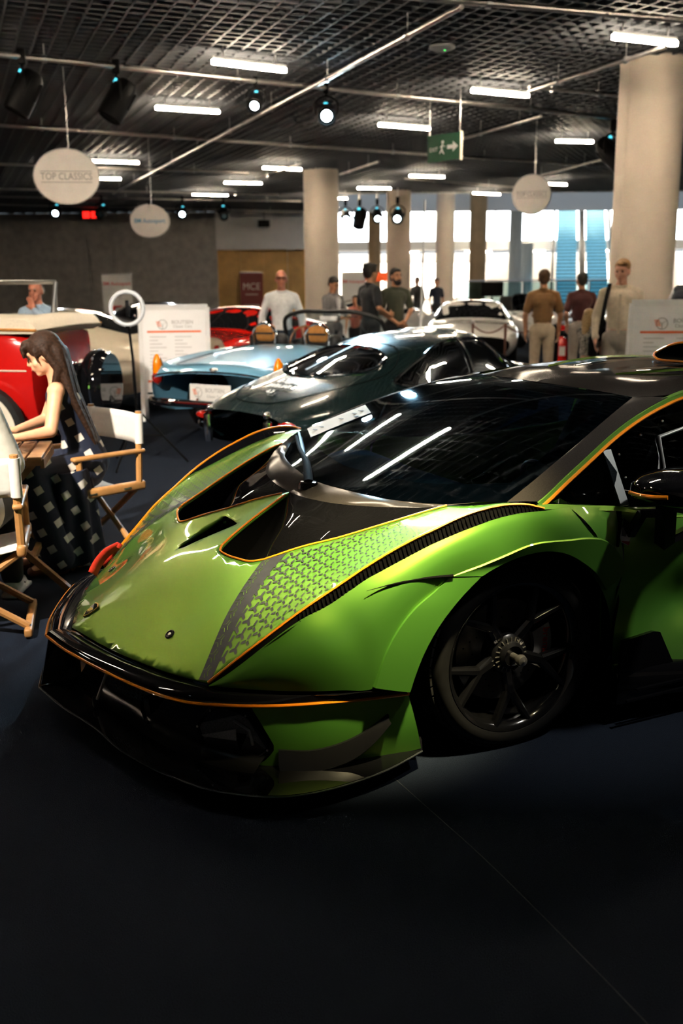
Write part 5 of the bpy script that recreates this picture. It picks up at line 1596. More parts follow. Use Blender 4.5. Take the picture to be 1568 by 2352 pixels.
M_rd = mat('sports_red', (.62, .012, .006), .2, coat=1.0, noise=.03, nscale=50)
l_, h_ = xf((2.75, 21.2), -98)
coupe('sports_coupe', 'white coupe facing the aisle with round star in its grille', l_, h_, M_wht, star=True)
l_, h_ = xf((4.9, 26.2), -80)
coupe('sports_coupe', 'white open car behind the white star coupe', l_, h_, M_wht, open_top=True)
l_, h_ = xf((0.6, 23.5), -120)
coupe('sports_coupe', 'white coupe beside the man in the olive T-shirt', l_, h_, M_wht)
l_, h_ = xf((-1.75, 17.6), -115)
coupe('sports_coupe', 'bright red sports coupe behind the man in the white shirt', l_, h_, M_rd)
l_, h_ = xf((-4.2, 21.6), -150)
coupe('sports_coupe', 'black coupe half hidden behind the tall price board', l_, h_, M_blk)
l_, h_ = xf((-4.0, 14.2), 155)
coupe('sports_coupe', 'cream coupe with dark windows behind the ring light', l_, h_, M_crm, sc=1.06)
l_, h_ = xf((7.0, 22.6), 175)
coupe('sports_coupe', 'dark coupe behind the man in the maroon polo shirt', l_, h_, M_blk)
l_, h_ = xf((-6.6, 17.5), 165)
coupe('sports_coupe', 'black coupe beyond the red vintage tourer', l_, h_, M_blk)

# ------------------------------------------------------------------ bright atrium beyond the hall
M_day = mat('daylight_glass', (.9, .95, 1), .2, emit=(.86, .95, 1.0), estr=9.0)
M_atr = mat('atrium_wall_cream', (.72, .62, .52), .7, noise=.05, nscale=1.0)
M_atw = mat('atrium_white', (.8, .79, .77), .6, noise=.03, nscale=1.0)
M_tile = mat('atrium_tile', (.35, .34, .33), .35, noise=.1, nscale=2.0)
struct('floor_atrium', MB().box((18, 63, .01), (46, 33, .04)), M_tile)
struct('wall_atrium', MB().box((18, 75.5, 1.7), (48, .4, 3.4)), M_atr)
struct('wall_atrium_side', MB().box((-2.2, 61, 3.2), (.4, 29, 6.4)), M_atw)
struct('wall_atrium_end', MB().box((41, 61, 3.2), (.4, 29, 6.4)), M_atr)
struct('wall_gallery', MB().box((18, 66, 3.65), (46, 3.0, .55)), M_atw)
struct('ceiling_atrium', MB().box((18, 62, 6.9), (46, 32, .3)), M_atw)
struct('trim_2', MB().box((13, 46.3, 5.75), (32, .3, 2.4)), M_atw)
for i in range(10):
    x0 = -1.5 + i * 4.25
    w_ = struct('window_%d' % (i + 1), MB().box((x0 + 2.1, 74.5, 5.2), (4.1, .06, 2.6)), M_day)
    f_ = MB()
    for dx in (0, 1.4, 2.8, 4.2):
        f_.box((x0 + dx, 74.4, 5.2), (.08, .1, 2.6))
    f_.box((x0 + 2.1, 74.4, 4.4), (4.2, .1, .07))
    f_.build('window_frame', M_steel, w_, 0)
# lit shop fronts under the gallery
for i, (x, w2) in enumerate(((1.5, 5.0), (8.0, 5.5), (20.5, 6.0), (28.0, 6.0))):
    w_ = struct('window_%d' % (i + 11), MB().box((x, 75.2, 1.5), (w2, .1, 2.5)), mat('shop_glow', (.9, .82, .72), .5, emit=(1.0, .88, .74), estr=3.0))
    MB().box((x, 75.1, 2.8), (w2 + .2, .12, .1)).build('window_frame', M_steel, w_, 0)
for i, (x, y, z, L, az) in enumerate(((9.3, 66, 6.58, 3.4, 88), (10.8, 62.5, 6.58, 3.0, 80), (14.3, 61.5, 6.58, 2.8, 80), (17.4, 63.5, 6.58, 2.6, 88), (4.0, 67, 6.58, 3.0, 90), (6.6, 71, 6.58, 2.8, 90), (1.3, 69, 6.58, 2.8, 90), (21.0, 66, 6.58, 3.0, 85),
        (4.2, 65.2, 3.2, 1.6, 90), (8.8, 65.2, 3.2, 1.6, 90), (12.2, 65.2, 3.2, 1.6, 90), (17.6, 65.2, 3.2, 1.6, 90), (24.0, 65.2, 3.2, 2.0, 90))):
    a_ = math.radians(az)
    t = thing('atrium_lamp', ['long LED strip on the white atrium ceiling', 'short LED strip under the atrium gallery'][z < 4], 'ceiling light', (x, y, z), 0, ['atrium ceiling strips', 'gallery strips'][z < 4])
    MB().bar((-math.sin(a_) * L / 2, -math.cos(a_) * L / 2, .06), (math.sin(a_) * L / 2, math.cos(a_) * L / 2, .06), .22, .08).build('diffuser', M_led, t)
    MB().bar((-math.sin(a_) * L / 2, -math.cos(a_) * L / 2, .12), (math.sin(a_) * L / 2, math.cos(a_) * L / 2, .12), .26, .06).build('housing', M_white, t)
# escalators
M_step = mat('escalator_step_glow', (.25, .50, .62), .4, metal=.3, noise=.1, nscale=5, emit=(.2, .55, .75), estr=.5)  # steps glow by themselves in place of blue light falling on them
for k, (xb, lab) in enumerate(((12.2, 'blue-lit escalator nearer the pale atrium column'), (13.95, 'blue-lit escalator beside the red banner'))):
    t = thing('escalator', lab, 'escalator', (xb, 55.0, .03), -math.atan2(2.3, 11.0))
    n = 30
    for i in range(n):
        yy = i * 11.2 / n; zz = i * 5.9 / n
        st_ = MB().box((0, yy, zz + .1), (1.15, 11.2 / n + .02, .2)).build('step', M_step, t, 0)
        MB().box((0, yy - 5.6 / n - .015, zz + .02), (1.15, .02, .09)).build('step_edge', M_dark, st_, 0)
    for s_ in (-1, 1):
        MB().add([(s_ * .70, -.4, .0), (s_ * .70, 11.2, 5.6), (s_ * .70, 11.2, 6.9), (s_ * .70, -.4, 1.0), (s_ * .85, -.4, .0), (s_ * .85, 11.2, 5.6), (s_ * .85, 11.2, 6.9), (s_ * .85, -.4, 1.0)],
                 [(0, 1, 2, 3), (7, 6, 5, 4), (3, 2, 6, 7), (0, 3, 7, 4), (1, 5, 6, 2), (0, 4, 5, 1)]).build('balustrade', mat('escalator_side', (.10, .12, .14), .3, metal=.5, noise=.1, nscale=3), t, 0)
        MB().tube([(s_ * .78, -.5, 1.03), (s_ * .78, 11.2, 6.95)], .06, 8).build('handrail', M_black, t)
rl = thing('glass_railing', 'glass railing with steel handrail in front of the escalators', 'railing', (9.4, 44.5, 0))
M_rglass = glass_mat('rail_glass', (.75, .92, .95), .25)
for i in range(6):
    MB().box((-3.6 + i * 1.45, 0, .85), (1.38, .015, 1.25)).build('pane', M_rglass, rl, 0)
for i in range(7):
    MB().box((-4.32 + i * 1.45, 0, .76), (.05, .06, 1.5)).build('post', M_steel, rl, 0)
MB().tube([(-4.4, 0, 1.53), (4.5, 0, 1.53)], .035, 8).build('handrail', M_steel, rl)
t = thing('hanging_banner', 'red banner with white print beside the escalator', 'banner', (13.15, 48.0, 2.3))
MB().box((0, 0, .45), (.42, .03, .95)).build('cloth', mat('banner_red', (.70, .02, .015), .6, noise=.05, nscale=10), t, 0)
MB().lathe([(.10, -.005), (.0, -.006)], 16, Matrix.Translation((0, -.02, .65)) @ Matrix.Rotation(PI / 2, 4, 'X')).build('print', M_white, t)
MB().box((0, -.018, .42), (.24, .004, .05)).box((0, -.018, .30), (.18, .004, .04)).build('print_lines', M_white, t, 0)
MB().tube([(0, 0, .92), (0, 0, 4.46)], .01, 5).build("cord", M_steel, t)
t = thing('monitor', 'large dark monitor on a stand in front of the wood-clad column', 'monitor', (4.48, 30.0, 0))
MB().rbox((0, 0, 1.34), (.66, .06, .42), .01).build('screen', M_black, t)
MB().box((0, 0, .56), (.06, .06, 1.12)).box((0, 0, .02), (.5, .4, .04)).build('stand', M_black, t, 0)

# ------------------------------------------------------------------ hanging signs
def oval_sign(name, label, x, y, z, rx, rz, rot, draw):
    t = thing(name, label, 'sign', (x, y, z), rot)
    n = 48
    MB().prism([(rx * math.cos(2 * PI * k / n), rz * math.sin(2 * PI * k / n)) for k in range(n)], -.015, .015, Matrix.Rotation(PI / 2, 4, 'X')).build('disc', mat('sign_white', (.86, .82, .79), .6, noise=.03, nscale=6), t)
    MB().tube([(rx * math.cos(2 * PI * k / n), 0, rz * math.sin(2 * PI * k / n)) for k in range(n)], .016, 6, closed=True).build('rim', mat('sign_rim', (.5, .49, .48), .5, noise=.05, nscale=10), t)
    MB().tube([(0.05, 0, rz * .98), (0.05, 0, CEIL - z)], .006, 5).build('wire', M_steel, t)
    draw(t)
XZ = lambda x, z, y=-.017: Matrix.Translation((x, y, z)) @ Matrix.Rotation(PI / 2, 4, 'X')
M_sgrey = mat('sign_print_grey', (.30, .29, .29), .6, noise=.03, nscale=10)
M_sblue = mat('sign_print_blue', (.08, .33, .55), .6, noise=.03, nscale=10)
def d1(t):
    text('lettering', 'TOP CLASSICS', .135, M_sgrey, t, XZ(0, 0), .0005, sx=.84)
    MB().box((0, -.017, .075), (.72, .003, .008)).box((0, -.017, -.075), (.72, .003, .008)).build('print_rules', M_sgrey, t, 0)
def d1b(t):
    text('lettering', 'TOP CLASSICS', .11, M_sgrey, t, XZ(0, 0), .0005, sx=.82)
    MB().box((0, -.017, .06), (.58, .003, .007)).box((0, -.017, -.06), (.58, .003, .007)).build('print_rules', M_sgrey, t, 0)
def d2(t):
    text('lettering', 'BM Autosport', .12, M_sblue, t, XZ(0, 0), .0005, sx=.92, bold=.002)
oval_sign('oval_sign', 'large white oval hanging sign lettered TOP CLASSICS above the vintage tourer', -3.9, 15.0, 3.13, .455, .375, .12, d1)
oval_sign('oval_sign', 'white oval hanging sign with blue lettering before the concrete wall', -4.02, 22.0, 2.9, .41, .335, .1, d2)
oval_sign('oval_sign', 'round pale hanging sign before the atrium beside the thick column', 3.7, 20.0, 3.22, .36, .36, -.25, d1b)
ex = thing('exit_sign', 'green hanging exit sign with white arrow', 'sign', (1.73, 17.2, 3.75), math.radians(-48))
M_exg = mat('exit_green', (.012, .085, .04), .5, noise=.05, nscale=10)
MB().box((0, 0, 0), (.72, .04, .42)).build('panel', M_exg, ex, 0)
MB().box((.365, 0, 0), (.012, .055, .44)).build('edge_frame', mat('exit_edge', (.75, .68, .58), .4, noise=.03, nscale=10), ex, 0)
MB().prism([(.08, -.03), (.20, -.03), (.20, -.08), (.31, 0), (.20, .08), (.20, .03), (.08, .03)], .0205, .0225, Matrix.Rotation(PI / 2, 4, 'X')).build('arrow', M_white, ex, 0)
rm = MB().ell((-.02, -.023, .085), (.028, .003, .028))
for a, b in (((-.02, .05), (-.035, -.03)), ((-.035, -.03), (.01, -.10)), ((-.035, -.03), (-.08, -.09)), ((-.02, .04), (.04, .01)), ((-.02, .04), (-.07, .0))):
    rm.bar((a[0], -.023, a[1]), (b[0], -.023, b[1]), .006, .028, (0, 1, 0))
rm.build('running_figure', M_white, ex)
text('exit_word', 'EXIT', .09, M_white, ex, XZ(-.22, -.02, -.0225), .0005)
for x_ in (-.33, .33):
    MB().tube([(x_, 0, .2), (x_, 0, CEIL - 3.75)], .006, 5).build('wire', M_steel, ex)
t = thing('led_display', 'small red LED display box above the concrete wall', 'display', (-9.57, 40.0, 4.14))
MB().rbox((0, 0, 0), (.78, .12, .36), .02).build('case', M_black, t)
for x_ in (-.16, .16):
    MB().box((x_, -.062, 0), (.26, .006, .24)).build('digit', mat('led_red', (.6, .01, .01), .4, emit=(1, .015, .01), estr=1.6), t, 0)
MB().tube([(0, 0, .15), (0, 0, CEIL - 4.14)], .015, 6).build('stem', M_black, t)
t = thing('wall_speaker', 'small black box speaker under the white bulkhead', 'speaker', (-3.25, 44.8, 4.02))
MB().rbox((0, 0, 0), (.5, .3, .28), .02).build('case', M_black, t)
MB().tube([(0, 0, .1), (0, 0, CEIL - 4.02)], .015, 6).build('bracket', M_black, t)
t = thing('smoke_detector', 'flat grey ceiling detector with a green light', 'detector', (1.35, 13.9, CEIL - .0))
MB().lathe([(0, -.06), (.10, -.06), (.17, -.03), (.17, 0.0)], 24).build('case', mat('detector_grey', (.4, .4, .4), .6, noise=.05, nscale=10), t)
MB().ell((.03, -.03, -.062), (.012, .012, .006), 8, 5).build('indicator', mat('led_green', (.05, .6, .1), .4, emit=(.05, 1, .15), estr=2), t)

# ------------------------------------------------------------------ boards and banners
def show_board(label, x, y, rz, w, h, rows=7):
    t = thing('display_board', label, 'board', (x, y, 0), rz)
    tilt = math.radians(7)
    R = Matrix.Rotation(-tilt, 4, 'X')
    fr = MB()
    for dx in (-w / 2, w / 2):
        fr.bar(R @ Vector((dx, 0, .02)), R @ Vector((dx, 0, h)), .045, .03, (0, 1, 0))
    fr.bar(R @ Vector((-w / 2, 0, h)), R @ Vector((w / 2, 0, h)), .03, .07)
    fr.bar(R @ Vector((-w / 2, 0, .32)), R @ Vector((w / 2, 0, .32)), .03, .05)
    fr.build('frame', M_white, t, 0)
    for dx in (-w / 2, w / 2):
        MB().bar((dx, .42, 0), R @ Vector((dx, .03, h * .97)), .04, .025, (0, 1, 0)).build('rear_leg', M_white, t, 0)
    pc = R @ Vector((0, -.005, (h + .34) / 2))
    po = MB().box(pc, (w - .05, .012, h - .40), R.to_3x3()).build('poster', mat('poster_white', (.80, .80, .82), .35, noise=.02, nscale=4), t, 0)
    def at(px, pz, dy=-.013):
        M_ = R @ Matrix.Translation((px, dy, pz)) @ Matrix.Rotation(PI / 2, 4, 'X')
        return M_
    text('heading', 'BOUTSEN', .058, M_sgrey, po, at(.10, h - .175), .0005)
    text('subheading', 'Classic Cars', .045, M_sgrey, po, at(.10, h - .225), .0005)
    emblem(po, at(-.135, h - .20), .055)
    M_or = MATS['mark_orange']
    MB().box(R @ Vector((0, -.014, h - .285)), (w * .80, .003, .022), R.to_3x3()).build('orange_rule', M_or, po, 0)
    MB().box(R @ Vector((-w * .28, -.014, .50)), (w * .26, .003, .022), R.to_3x3()).build('orange_rule', M_or, po, 0)
    ln = MB()
    for c_ in (-.19, .10):
        for k in range(12):
            ww = .20 - .05 * ((k * 5) % 3)
            ln.box(R @ Vector((c_ * w / .78 + (ww - .2) / 2, -.0135, h - .345 - k * .042)), (ww, .002, .008), R.to_3x3())
    lo = ln.build('print_lines', mat('print_grey', (.45, .45, .46), .6, noise=.02, nscale=10), po, 0)
    lo['kind'] = 'stuff'
    return t
show_board('white price board on legs beside the ring light and pale blue convertible', -1.97, 11.95, .08, .80, 1.37)
show_board('white price board with orange rule beside the thick column', 3.30, 9.85, -.12, .86, 1.43)
def roll_up(label, x, y, w, h, base, draw, rz=0):
    t = thing('roll_up_banner', label, 'banner', (x, y, 0), rz)
    MB().box((0, 0, h / 2 + .04), (w, .012, h)).build('sheet', base, t, 0)
    MB().rbox((0, 0, .04), (w + .04, .16, .08), .02).build('foot', M_steel, t)
    MB().box((0, 0, h + .045), (w + .02, .03, .03)).build('top_rail', M_steel, t, 0)
    MB().tube([(0, .03, .05), (0, .03, h + .03)], .01, 6).build('support_pole', M_steel, t)
    draw(t)
M_pred = mat('print_red', (.62, .05, .04), .5, noise=.05, nscale=6)
def auto_draw(w, h):
    def f(t):
        text('banner_title', 'BM Autosport', w * .16, M_pred, t, XZ(0, h - .18, -.008), .0005, bold=.002)
        MB().prism([(-w * .38, .12), (w * .42, .12), (w * .45, .3), (w * .3, .42), (w * .12, .60), (-w * .15, .60), (-w * .36, .38)], .007, .009, XZ(0, h * .28, 0)).build('car_print', M_pred, t, 0)
        MB().prism([(-w * .1, .44), (w * .22, .44), (w * .1, .56), (-w * .08, .56)], .009, .010, XZ(0, h * .28, 0)).build('print_glass', M_sgrey, t, 0)
    return f
roll_up('white roll-up banner with a red car print against the concrete wall', -5.23, 24.0, .70, 1.78, M_paper, auto_draw(.7, 1.78))
roll_up('white roll-up banner with red car print beside the grey suit man', .36, 26.0, .62, 1.78, M_paper, auto_draw(.62, 1.78))
def mce(t):
    text('banner_title', 'MCE', .42, mat('print_cream', (.75, .66, .55), .5, noise=.03, nscale=6), t, XZ(0, 1.35, -.008), .0005, sx=.95)
    MB().box((0, -.008, 1.02), (.55, .003, .03)).box((0, -.008, .55), (.7, .003, .04)).build('print_lines', MATS['print_cream'], t, 0)
roll_up('dark red roll-up banner lettered MCE before the oak screen', -3.92, 45.4, 1.02, 1.93, mat('banner_maroon', (.22, .045, .035), .6, noise=.05, nscale=6), mce)
t = thing('counter_sign', 'orange-red lit sign behind the man in black', 'sign', (.62, 31.0, 0))
MB().box((.35, 0, 1.72), (.95, .08, .26)).build('panel', mat('sign_orange', (.85, .10, .02), .5, emit=(1, .12, .02), estr=.35, noise=.03, nscale=5), t, 0)
for x_ in (-.05, .75):
    MB().box((x_, .02, .8), (.05, .05, 1.6)).build('post', M_steel, t, 0)
t = thing('flag_pole', 'slim white flagpole beside the man in the olive T-shirt', 'pole', (1.13, 14.3, 0))
MB().tube([(-.01, 0, 0.03), (.05, 0, 2.72)], [.022, .012], 8).build('pole', M_white, t)
MB().lathe([(0, .05), (.16, .04), (.2, 0)], 24).build('base', M_black, t)
t = thing('fire_extinguisher', 'red fire extinguisher on the floor beside the barrier post', 'extinguisher', (4.38, 20.0, 0))
MB().lathe([(0, 0), (.125, 0), (.13, .03), (.13, .42), (.10, .50), (.04, .53)], 24).build('cylinder', mat('extinguisher_red', (.6, .012, .008), .25, coat=.8, noise=.04, nscale=10), t)
MB().box((.0, -.128, .25), (.12, .01, .18)).build('label_sheet', M_paper, t, 0)
v_ = MB().rbox((0, 0, .57), (.06, .06, .08), .01); v_.bar((0, 0, .62), (-.12, 0, .64), .03, .012); v_.build('valve', M_black, t)
MB().tube(cr([(.04, 0, .57), (.16, 0, .52), (.16, -.02, .2)], 14), .014, 6).build('hose', M_black, t)
t = thing('barrier_post', 'black barrier post with a red belt beside the fire extinguisher', 'barrier', (3.95, 18.5, 0))
MB().lathe([(.17, 0), (.17, .02), (.05, .05), (.035, .06)], 24).build('base', M_black, t)
MB().tube([(0, 0, .05), (0, 0, .82)], .05, 12).build('post', M_black, t)
MB().box((.28, 0, .77), (.50, .006, .085)).build('belt', mat('belt_red', (.75, .008, .006), .6, noise=.05, nscale=10), t, 0)
for k_, x_ in enumerate((2.35, 2.93, 3.5)):
    t = thing('rope_stanchion', ['brown rope stanchion at the middle of the white star coupe', 'brown rope stanchion beside the brown polo man', 'brown rope stanchion left along the white star coupe'][(1, 0, 2)[k_] if False else (2, 0, 1)[k_]], 'stanchion', (x_, 17.9, 0))
    MB().lathe([(.15, 0), (.15, .02), (.03, .05)], 20).build('base', M_steel, t)
    MB().tube([(0, 0, .03), (0, 0, .9)], .022, 8).build('post', mat('stanchion_brown', (.16, .07, .05), .4, metal=.3, noise=.1, nscale=10), t)
    MB().ell((0, 0, .92), (.035, .035, .035)).build('finial', M_steel, t)
    if k_ < 2:
        MB().tube([(.57 * q, 0, .86 - .55 * q * (1 - q)) for q in np.linspace(0, 1, 14)], .014, 6).build('rope', MATS['stanchion_brown'], t)

# ------------------------------------------------------------------ ring light on tripod
t = thing('ring_light', 'white ring light on a black tripod beside the red tourer', 'lamp', (-1.87, 9.15, 0))
MB().tube([(.146 * math.cos(a) - .04, -.03, 1.435 + .146 * math.sin(a)) for a in np.linspace(0, 2 * PI, 41)[:-1]], .019, 10, closed=True).build('ring', mat('ring_diffuser', (.62, .65, .70), .4, noise=.03, nscale=10), t)
MB().tube([(-.04, 0, 1.29), (-.02, 0, 1.0), (0, 0, .25)], [.011, .012, .016], 8).build('pole', M_black, t)
MB().rbox((-.04, -.02, 1.28), (.04, .05, .05), .008).build('mount', M_black, t)
MB().rbox((-.035, -.03, 1.43), (.03, .03, .15), .006).build('phone_clip', M_black, t)
for a in (.2, 2.3, 4.4):
    MB().tube([(0, 0, .52), (.44 * math.cos(a), .44 * math.sin(a), .012)], .010, 6).tube([(0, 0, .28), (.21 * math.cos(a), .21 * math.sin(a), .27)], .007, 5).build('leg', M_black, t)

# ------------------------------------------------------------------ director's chairs and slatted table
M_beech = mat('beech_wood', (.42, .20, .065), .45, noise=.22, nscale=14, coat=.15)
M_canvas = mat('canvas_white', (.66, .62, .58), .85, noise=.04, nscale=40, bump=.15)
M_teak = mat('teak_slats', (.26, .125, .05), .55, noise=.25, nscale=12)
def director_chair(label, loc, rz):
    """faces +x"""
    t = thing('director_chair', label, 'chair', loc, rz)
    W = .27
    for s_ in (1, -1):
        MB().tube([(-.22, W * s_, .46), (-.24, W * s_, .90)], .02, 8).build('back_post', M_beech, t)
        MB().tube([(.19, W * s_, .46), (.19, W * s_, .64)], .019, 8).build('front_post', M_beech, t)
        MB().rbox((-.015, W * s_, .655), (.50, .05, .028), .012).build('armrest', M_beech, t)
        MB().rbox((0, W * s_, .44), (.52, .045, .06), .018).build('seat_rail', M_beech, t)
        MB().rbox((0, W * s_, .03), (.50, .04, .045), .012).build('floor_rail', M_beech, t)
    for x_ in (-.19, .19):
        MB().tube([(x_, -W, .05), (x_, W, .42)], .019, 8).build('cross_leg', M_beech, t)
        MB().tube([(x_ + .03, W, .05), (x_ + .03, -W, .42)], .019, 8).build('cross_leg', M_beech, t)
    q = np.linspace(-1, 1, 13)
    so = MB().grid(np.array([[(x_, W * y_, .445 - .035 * (1 - y_ * y_)) for y_ in q] for x_ in np.linspace(-.2, .2, 6)])).build('seat', M_canvas, t)
    mod(so, 'SOLIDIFY', thickness=.006)
    bo = MB().grid(np.array([[(-.225 - .02 * (z_ - .7) - .035 * (1 - y_ * y_), W * y_, z_) for y_ in q] for z_ in np.linspace(.70, .885, 6)])).build('backrest', M_canvas, t)
    mod(bo, 'SOLIDIFY', thickness=.006)
    for s_ in (1, -1):
        MB().tube([(-.235, W * s_, .70), (-.24, W * s_, .885)], .027, 10).build('sleeve', M_canvas, t)
        for x_ in (-.12, .12):
            MB().box((x_, (W + .024) * s_, .437), (.05, .004, .008)).build('hinge', M_steel, t, 0)
    return t
director_chair("white canvas director's chair under the woman in the chequered dress", (-1.60, 6.10, 0), math.radians(225))
director_chair("wooden director's chair carrying the person in the cream jacket", (-1.83, 4.70, 0), math.radians(104))
t = thing('slatted_table', 'small folding table with wooden slats between the two seated people', 'table', (-1.94, 5.40, 0), math.radians(10))
for k in range(7):
    MB().rbox((.28 - k * .085, 0, .765), (.074, .56, .022), .004).build('slat', M_teak, t)
MB().box((.0, .24, .74), (.62, .03, .03)).build('apron', M_teak, t, 0)
MB().box((.0, -.24, .74), (.62, .03, .03)).build('apron', M_teak, t, 0)
MB().box((.315, 0, .735), (.02, .5, .05)).build('apron', M_teak, t, 0)
for s_ in (1, -1):
    MB().bar((-.28, .20 * s_, .72), (.40, .20 * s_, .02), .03, .05, (0, 1, 0)).build('leg', M_teak, t, 0)
    MB().bar((.26, .16 * s_, .72), (-.38, .16 * s_, .02), .03, .05, (0, 1, 0)).build('leg', M_teak, t, 0)
MB().bar((.22, -.20, .20), (.22, .20, .20), .03, .035).build('stretcher', M_teak, t, 0)
MB().bar((-.22, -.16, .20), (-.22, .16, .20), .03, .035).build('stretcher', M_teak, t, 0)
t = thing('folded_note', 'small yellow note lying on the wooden table', 'paper', (-1.85, 5.5, .7765), .4)
MB().box((0, 0, .002), (.06, .045, .003)).build('sheet', mat('note_yellow', (.75, .42, .03), .6, noise=.05, nscale=20), t, 0)
MB().box((0.012, 0, .0045), (.03, .002, .0015)).build('fold', mat('note_shade', (.6, .33, .03), .6, noise=.05, nscale=20), t, 0)

# ------------------------------------------------------------------ people (face -y locally; one continuous body, clothing and hair as children)
SKIN = {'light': (.60, .30, .20), 'tan': (.50, .24, .13), 'red': (.58, .22, .13), 'mid': (.48, .24, .15), 'warm': (.66, .34, .20)}
def skin_mat(k):
    return mat('skin_' + k, SKIN[k], .5, noise=.06, nscale=30)
def cloth_mat(name, c):
    return mat(name, c, .8, noise=.1, nscale=18, bump=.12, sheen=.2)
def remesh(mb, name, m, parent, vox=.011, sm=6):
    o = mb.build(name, m, parent, 0)
    r_ = mod(o, 'REMESH', mode='VOXEL', voxel_size=vox)
    r_.use_smooth_shade = True
    mod(o, 'SMOOTH', factor=.5, iterations=sm)
    return o
def lerp(a, b, t):
    return tuple(a[i] * (1 - t) + b[i] * t for i in range(3))
def hand(mb, wrist, d, up, side, s=1.0, curl=.5):
    """palm, four fingers of unequal length and a thumb leaving the side of the palm"""
    w = Vector(wrist); d = Vector(d).normalized(); n = Vector(up); n = (n - d * n.dot(d)).normalized(); sd = d.cross(n) * side
    mb.cap(w, w + d * .03 * s, .026 * s, .030 * s)
    for q in (-.028, -.009, .010, .028):
        mb.cap(w + d * .02 * s + sd * q * .8 * s, w + d * .085 * s + sd * q * s, .016 * s, .0125 * s)
    for q, L in ((-.031, .060), (-.010, .078), (.011, .082), (.031, .072)):
        p0 = w + d * .085 * s + sd * q * s
        d1_ = (d - n * curl * .5).normalized(); p1 = p0 + d1_ * L * .5 * s
        d2_ = (d - n * curl * 1.5).normalized(); p2 = p1 + d2_ * L * .5 * s
        mb.cap(p0, p1, .0112 * s, .0102 * s, 8, 3); mb.cap(p1, p2, .0102 * s, .0092 * s, 8, 3)
    t0 = w + d * .025 * s + sd * .028 * s
    t1 = t0 + (d * .7 + sd * .75 - n * .2).normalized() * .042 * s
    mb.cap(t0, t1, .015 * s, .012 * s, 8, 3)
    mb.cap(t1, t1 + (d * .95 + sd * .2 - n * .35).normalized() * .036 * s, .012 * s, .010 * s, 8, 3)
def person(label, loc, rz, H, skin='light', shirt=None, sleeve='long', trousers=None, hair=None, hair_style='short', joints=None, shoes=(.02, .02, .02),
           head_yaw=0.0, head_pitch=0.0, group=None, vox=.011, extra=None, lower='trousers', tuck=True, wide=1.0, name='person', legs=True):
    t = thing(name, label, 'person', loc, rz, group)
    h = H / 1.8
    J = {'hipL': (.09, 0, .93), 'hipR': (-.09, 0, .93), 'kneeL': (.10, -.01, .50), 'kneeR': (-.10, -.01, .50), 'ankL': (.105, .02, .08), 'ankR': (-.105, .02, .08),
         'pel': (0, 0, .97), 'waist': (0, -.005, 1.12), 'chest': (0, 0, 1.32), 'shL': (.175, .01, 1.425), 'shR': (-.175, .01, 1.425), 'neck': (0, .01, 1.50), 'head': (0, -.02, 1.665),
         'elL': (.235, .02, 1.16), 'elR': (-.235, .02, 1.16), 'wrL': (.235, -.06, .91), 'wrR': (-.235, -.06, .91), 'hdL': (0, -.25, -1), 'hdR': (0, -.25, -1), 'upL': (1, 0, 0), 'upR': (-1, 0, 0)}
    J.update(joints or {})
    P_ = {k: tuple(c * h for c in v) if k[:2] not in ('hd', 'up') else v for k, v in J.items()}
    W = wide
    sk = skin_mat(skin)
    b = MB()
    hd = Vector(P_['head'])
    HR = Matrix.Rotation(head_yaw, 3, 'Z') @ Matrix.Rotation(head_pitch, 3, 'X')
    hp = lambda x, y, z: tuple(hd + HR @ Vector((x * h, y * h, z * h)))
    b.ell(hp(0, .012, .028), (.076 * h, .094 * h, .098 * h), 18, 12, HR)
    b.ell(hp(0, -.022, -.045), (.058 * h, .066 * h, .070 * h), 16, 10, HR)
    b.ell(hp(0, -.062, -.092), (.026 * h, .026 * h, .024 * h), 10, 8, HR)
    b.cap(hp(0, -.088, .022), hp(0, -.106, -.022), .010 * h, .0155 * h, 8, 4)
    b.ell(hp(0, -.080, -.060), (.024 * h, .014 * h, .010 * h), 10, 6, HR)
    b.ell(hp(0, -.078, .040), (.052 * h, .018 * h, .012 * h), 10, 6, HR)
    for s_ in (1, -1):
        b.ell(hp(.078 * s_, .012, -.012), (.012 * h, .022 * h, .034 * h), 10, 8, HR)
        b.ell(hp(.040 * s_, -.052, -.030), (.026 * h, .026 * h, .024 * h), 10, 8, HR)
    b.cap(P_['neck'], hp(0, .015, -.05), .058 * h, .052 * h)
    b.cap(lerp(P_['chest'], P_['shL'], .3), lerp(P_['chest'], P_['shR'], .3), .105 * h * W, .105 * h * W)
    b.cap(P_['chest'], P_['waist'], .115 * h * W, .105 * h * W)
    b.cap(P_['waist'], P_['pel'], .105 * h * W, .115 * h * W)
    for s_ in 'LR':
        b.cap(P_['neck'], P_['sh' + s_], .046 * h, .056 * h)
    b.cap(P_['chest'], P_['neck'], .07 * h, .055 * h)
    for s_ in 'LR':
        b.cap(P_['sh' + s_], P_['el' + s_], .050 * h, .040 * h)
        b.cap(P_['el' + s_], P_['wr' + s_], .040 * h, .027 * h)
        hand(b, P_['wr' + s_], P_['hd' + s_], P_['up' + s_], 1 if s_ == 'L' else -1, h)
        if legs:
            b.cap(P_['hip' + s_], P_['knee' + s_], .078 * h, .052 * h)
            b.cap(P_['knee' + s_], P_['ank' + s_], .052 * h, .036 * h)
            b.cap(P_['ank' + s_], tuple(Vector(P_['ank' + s_]) + Vector((0, -.12 * h, -.04 * h))), .036 * h, .03 * h)
    remesh(b, 'body', sk, t, vox)
    M_eye = mat('eye_dark', (.03, .02, .015), .2, noise=.1, nscale=30)
    hm = mat('hair_' + (hair[0] if hair else 'brown'), hair[1] if hair else (.06, .03, .015), .55, noise=.3, nscale=60, bump=.4)
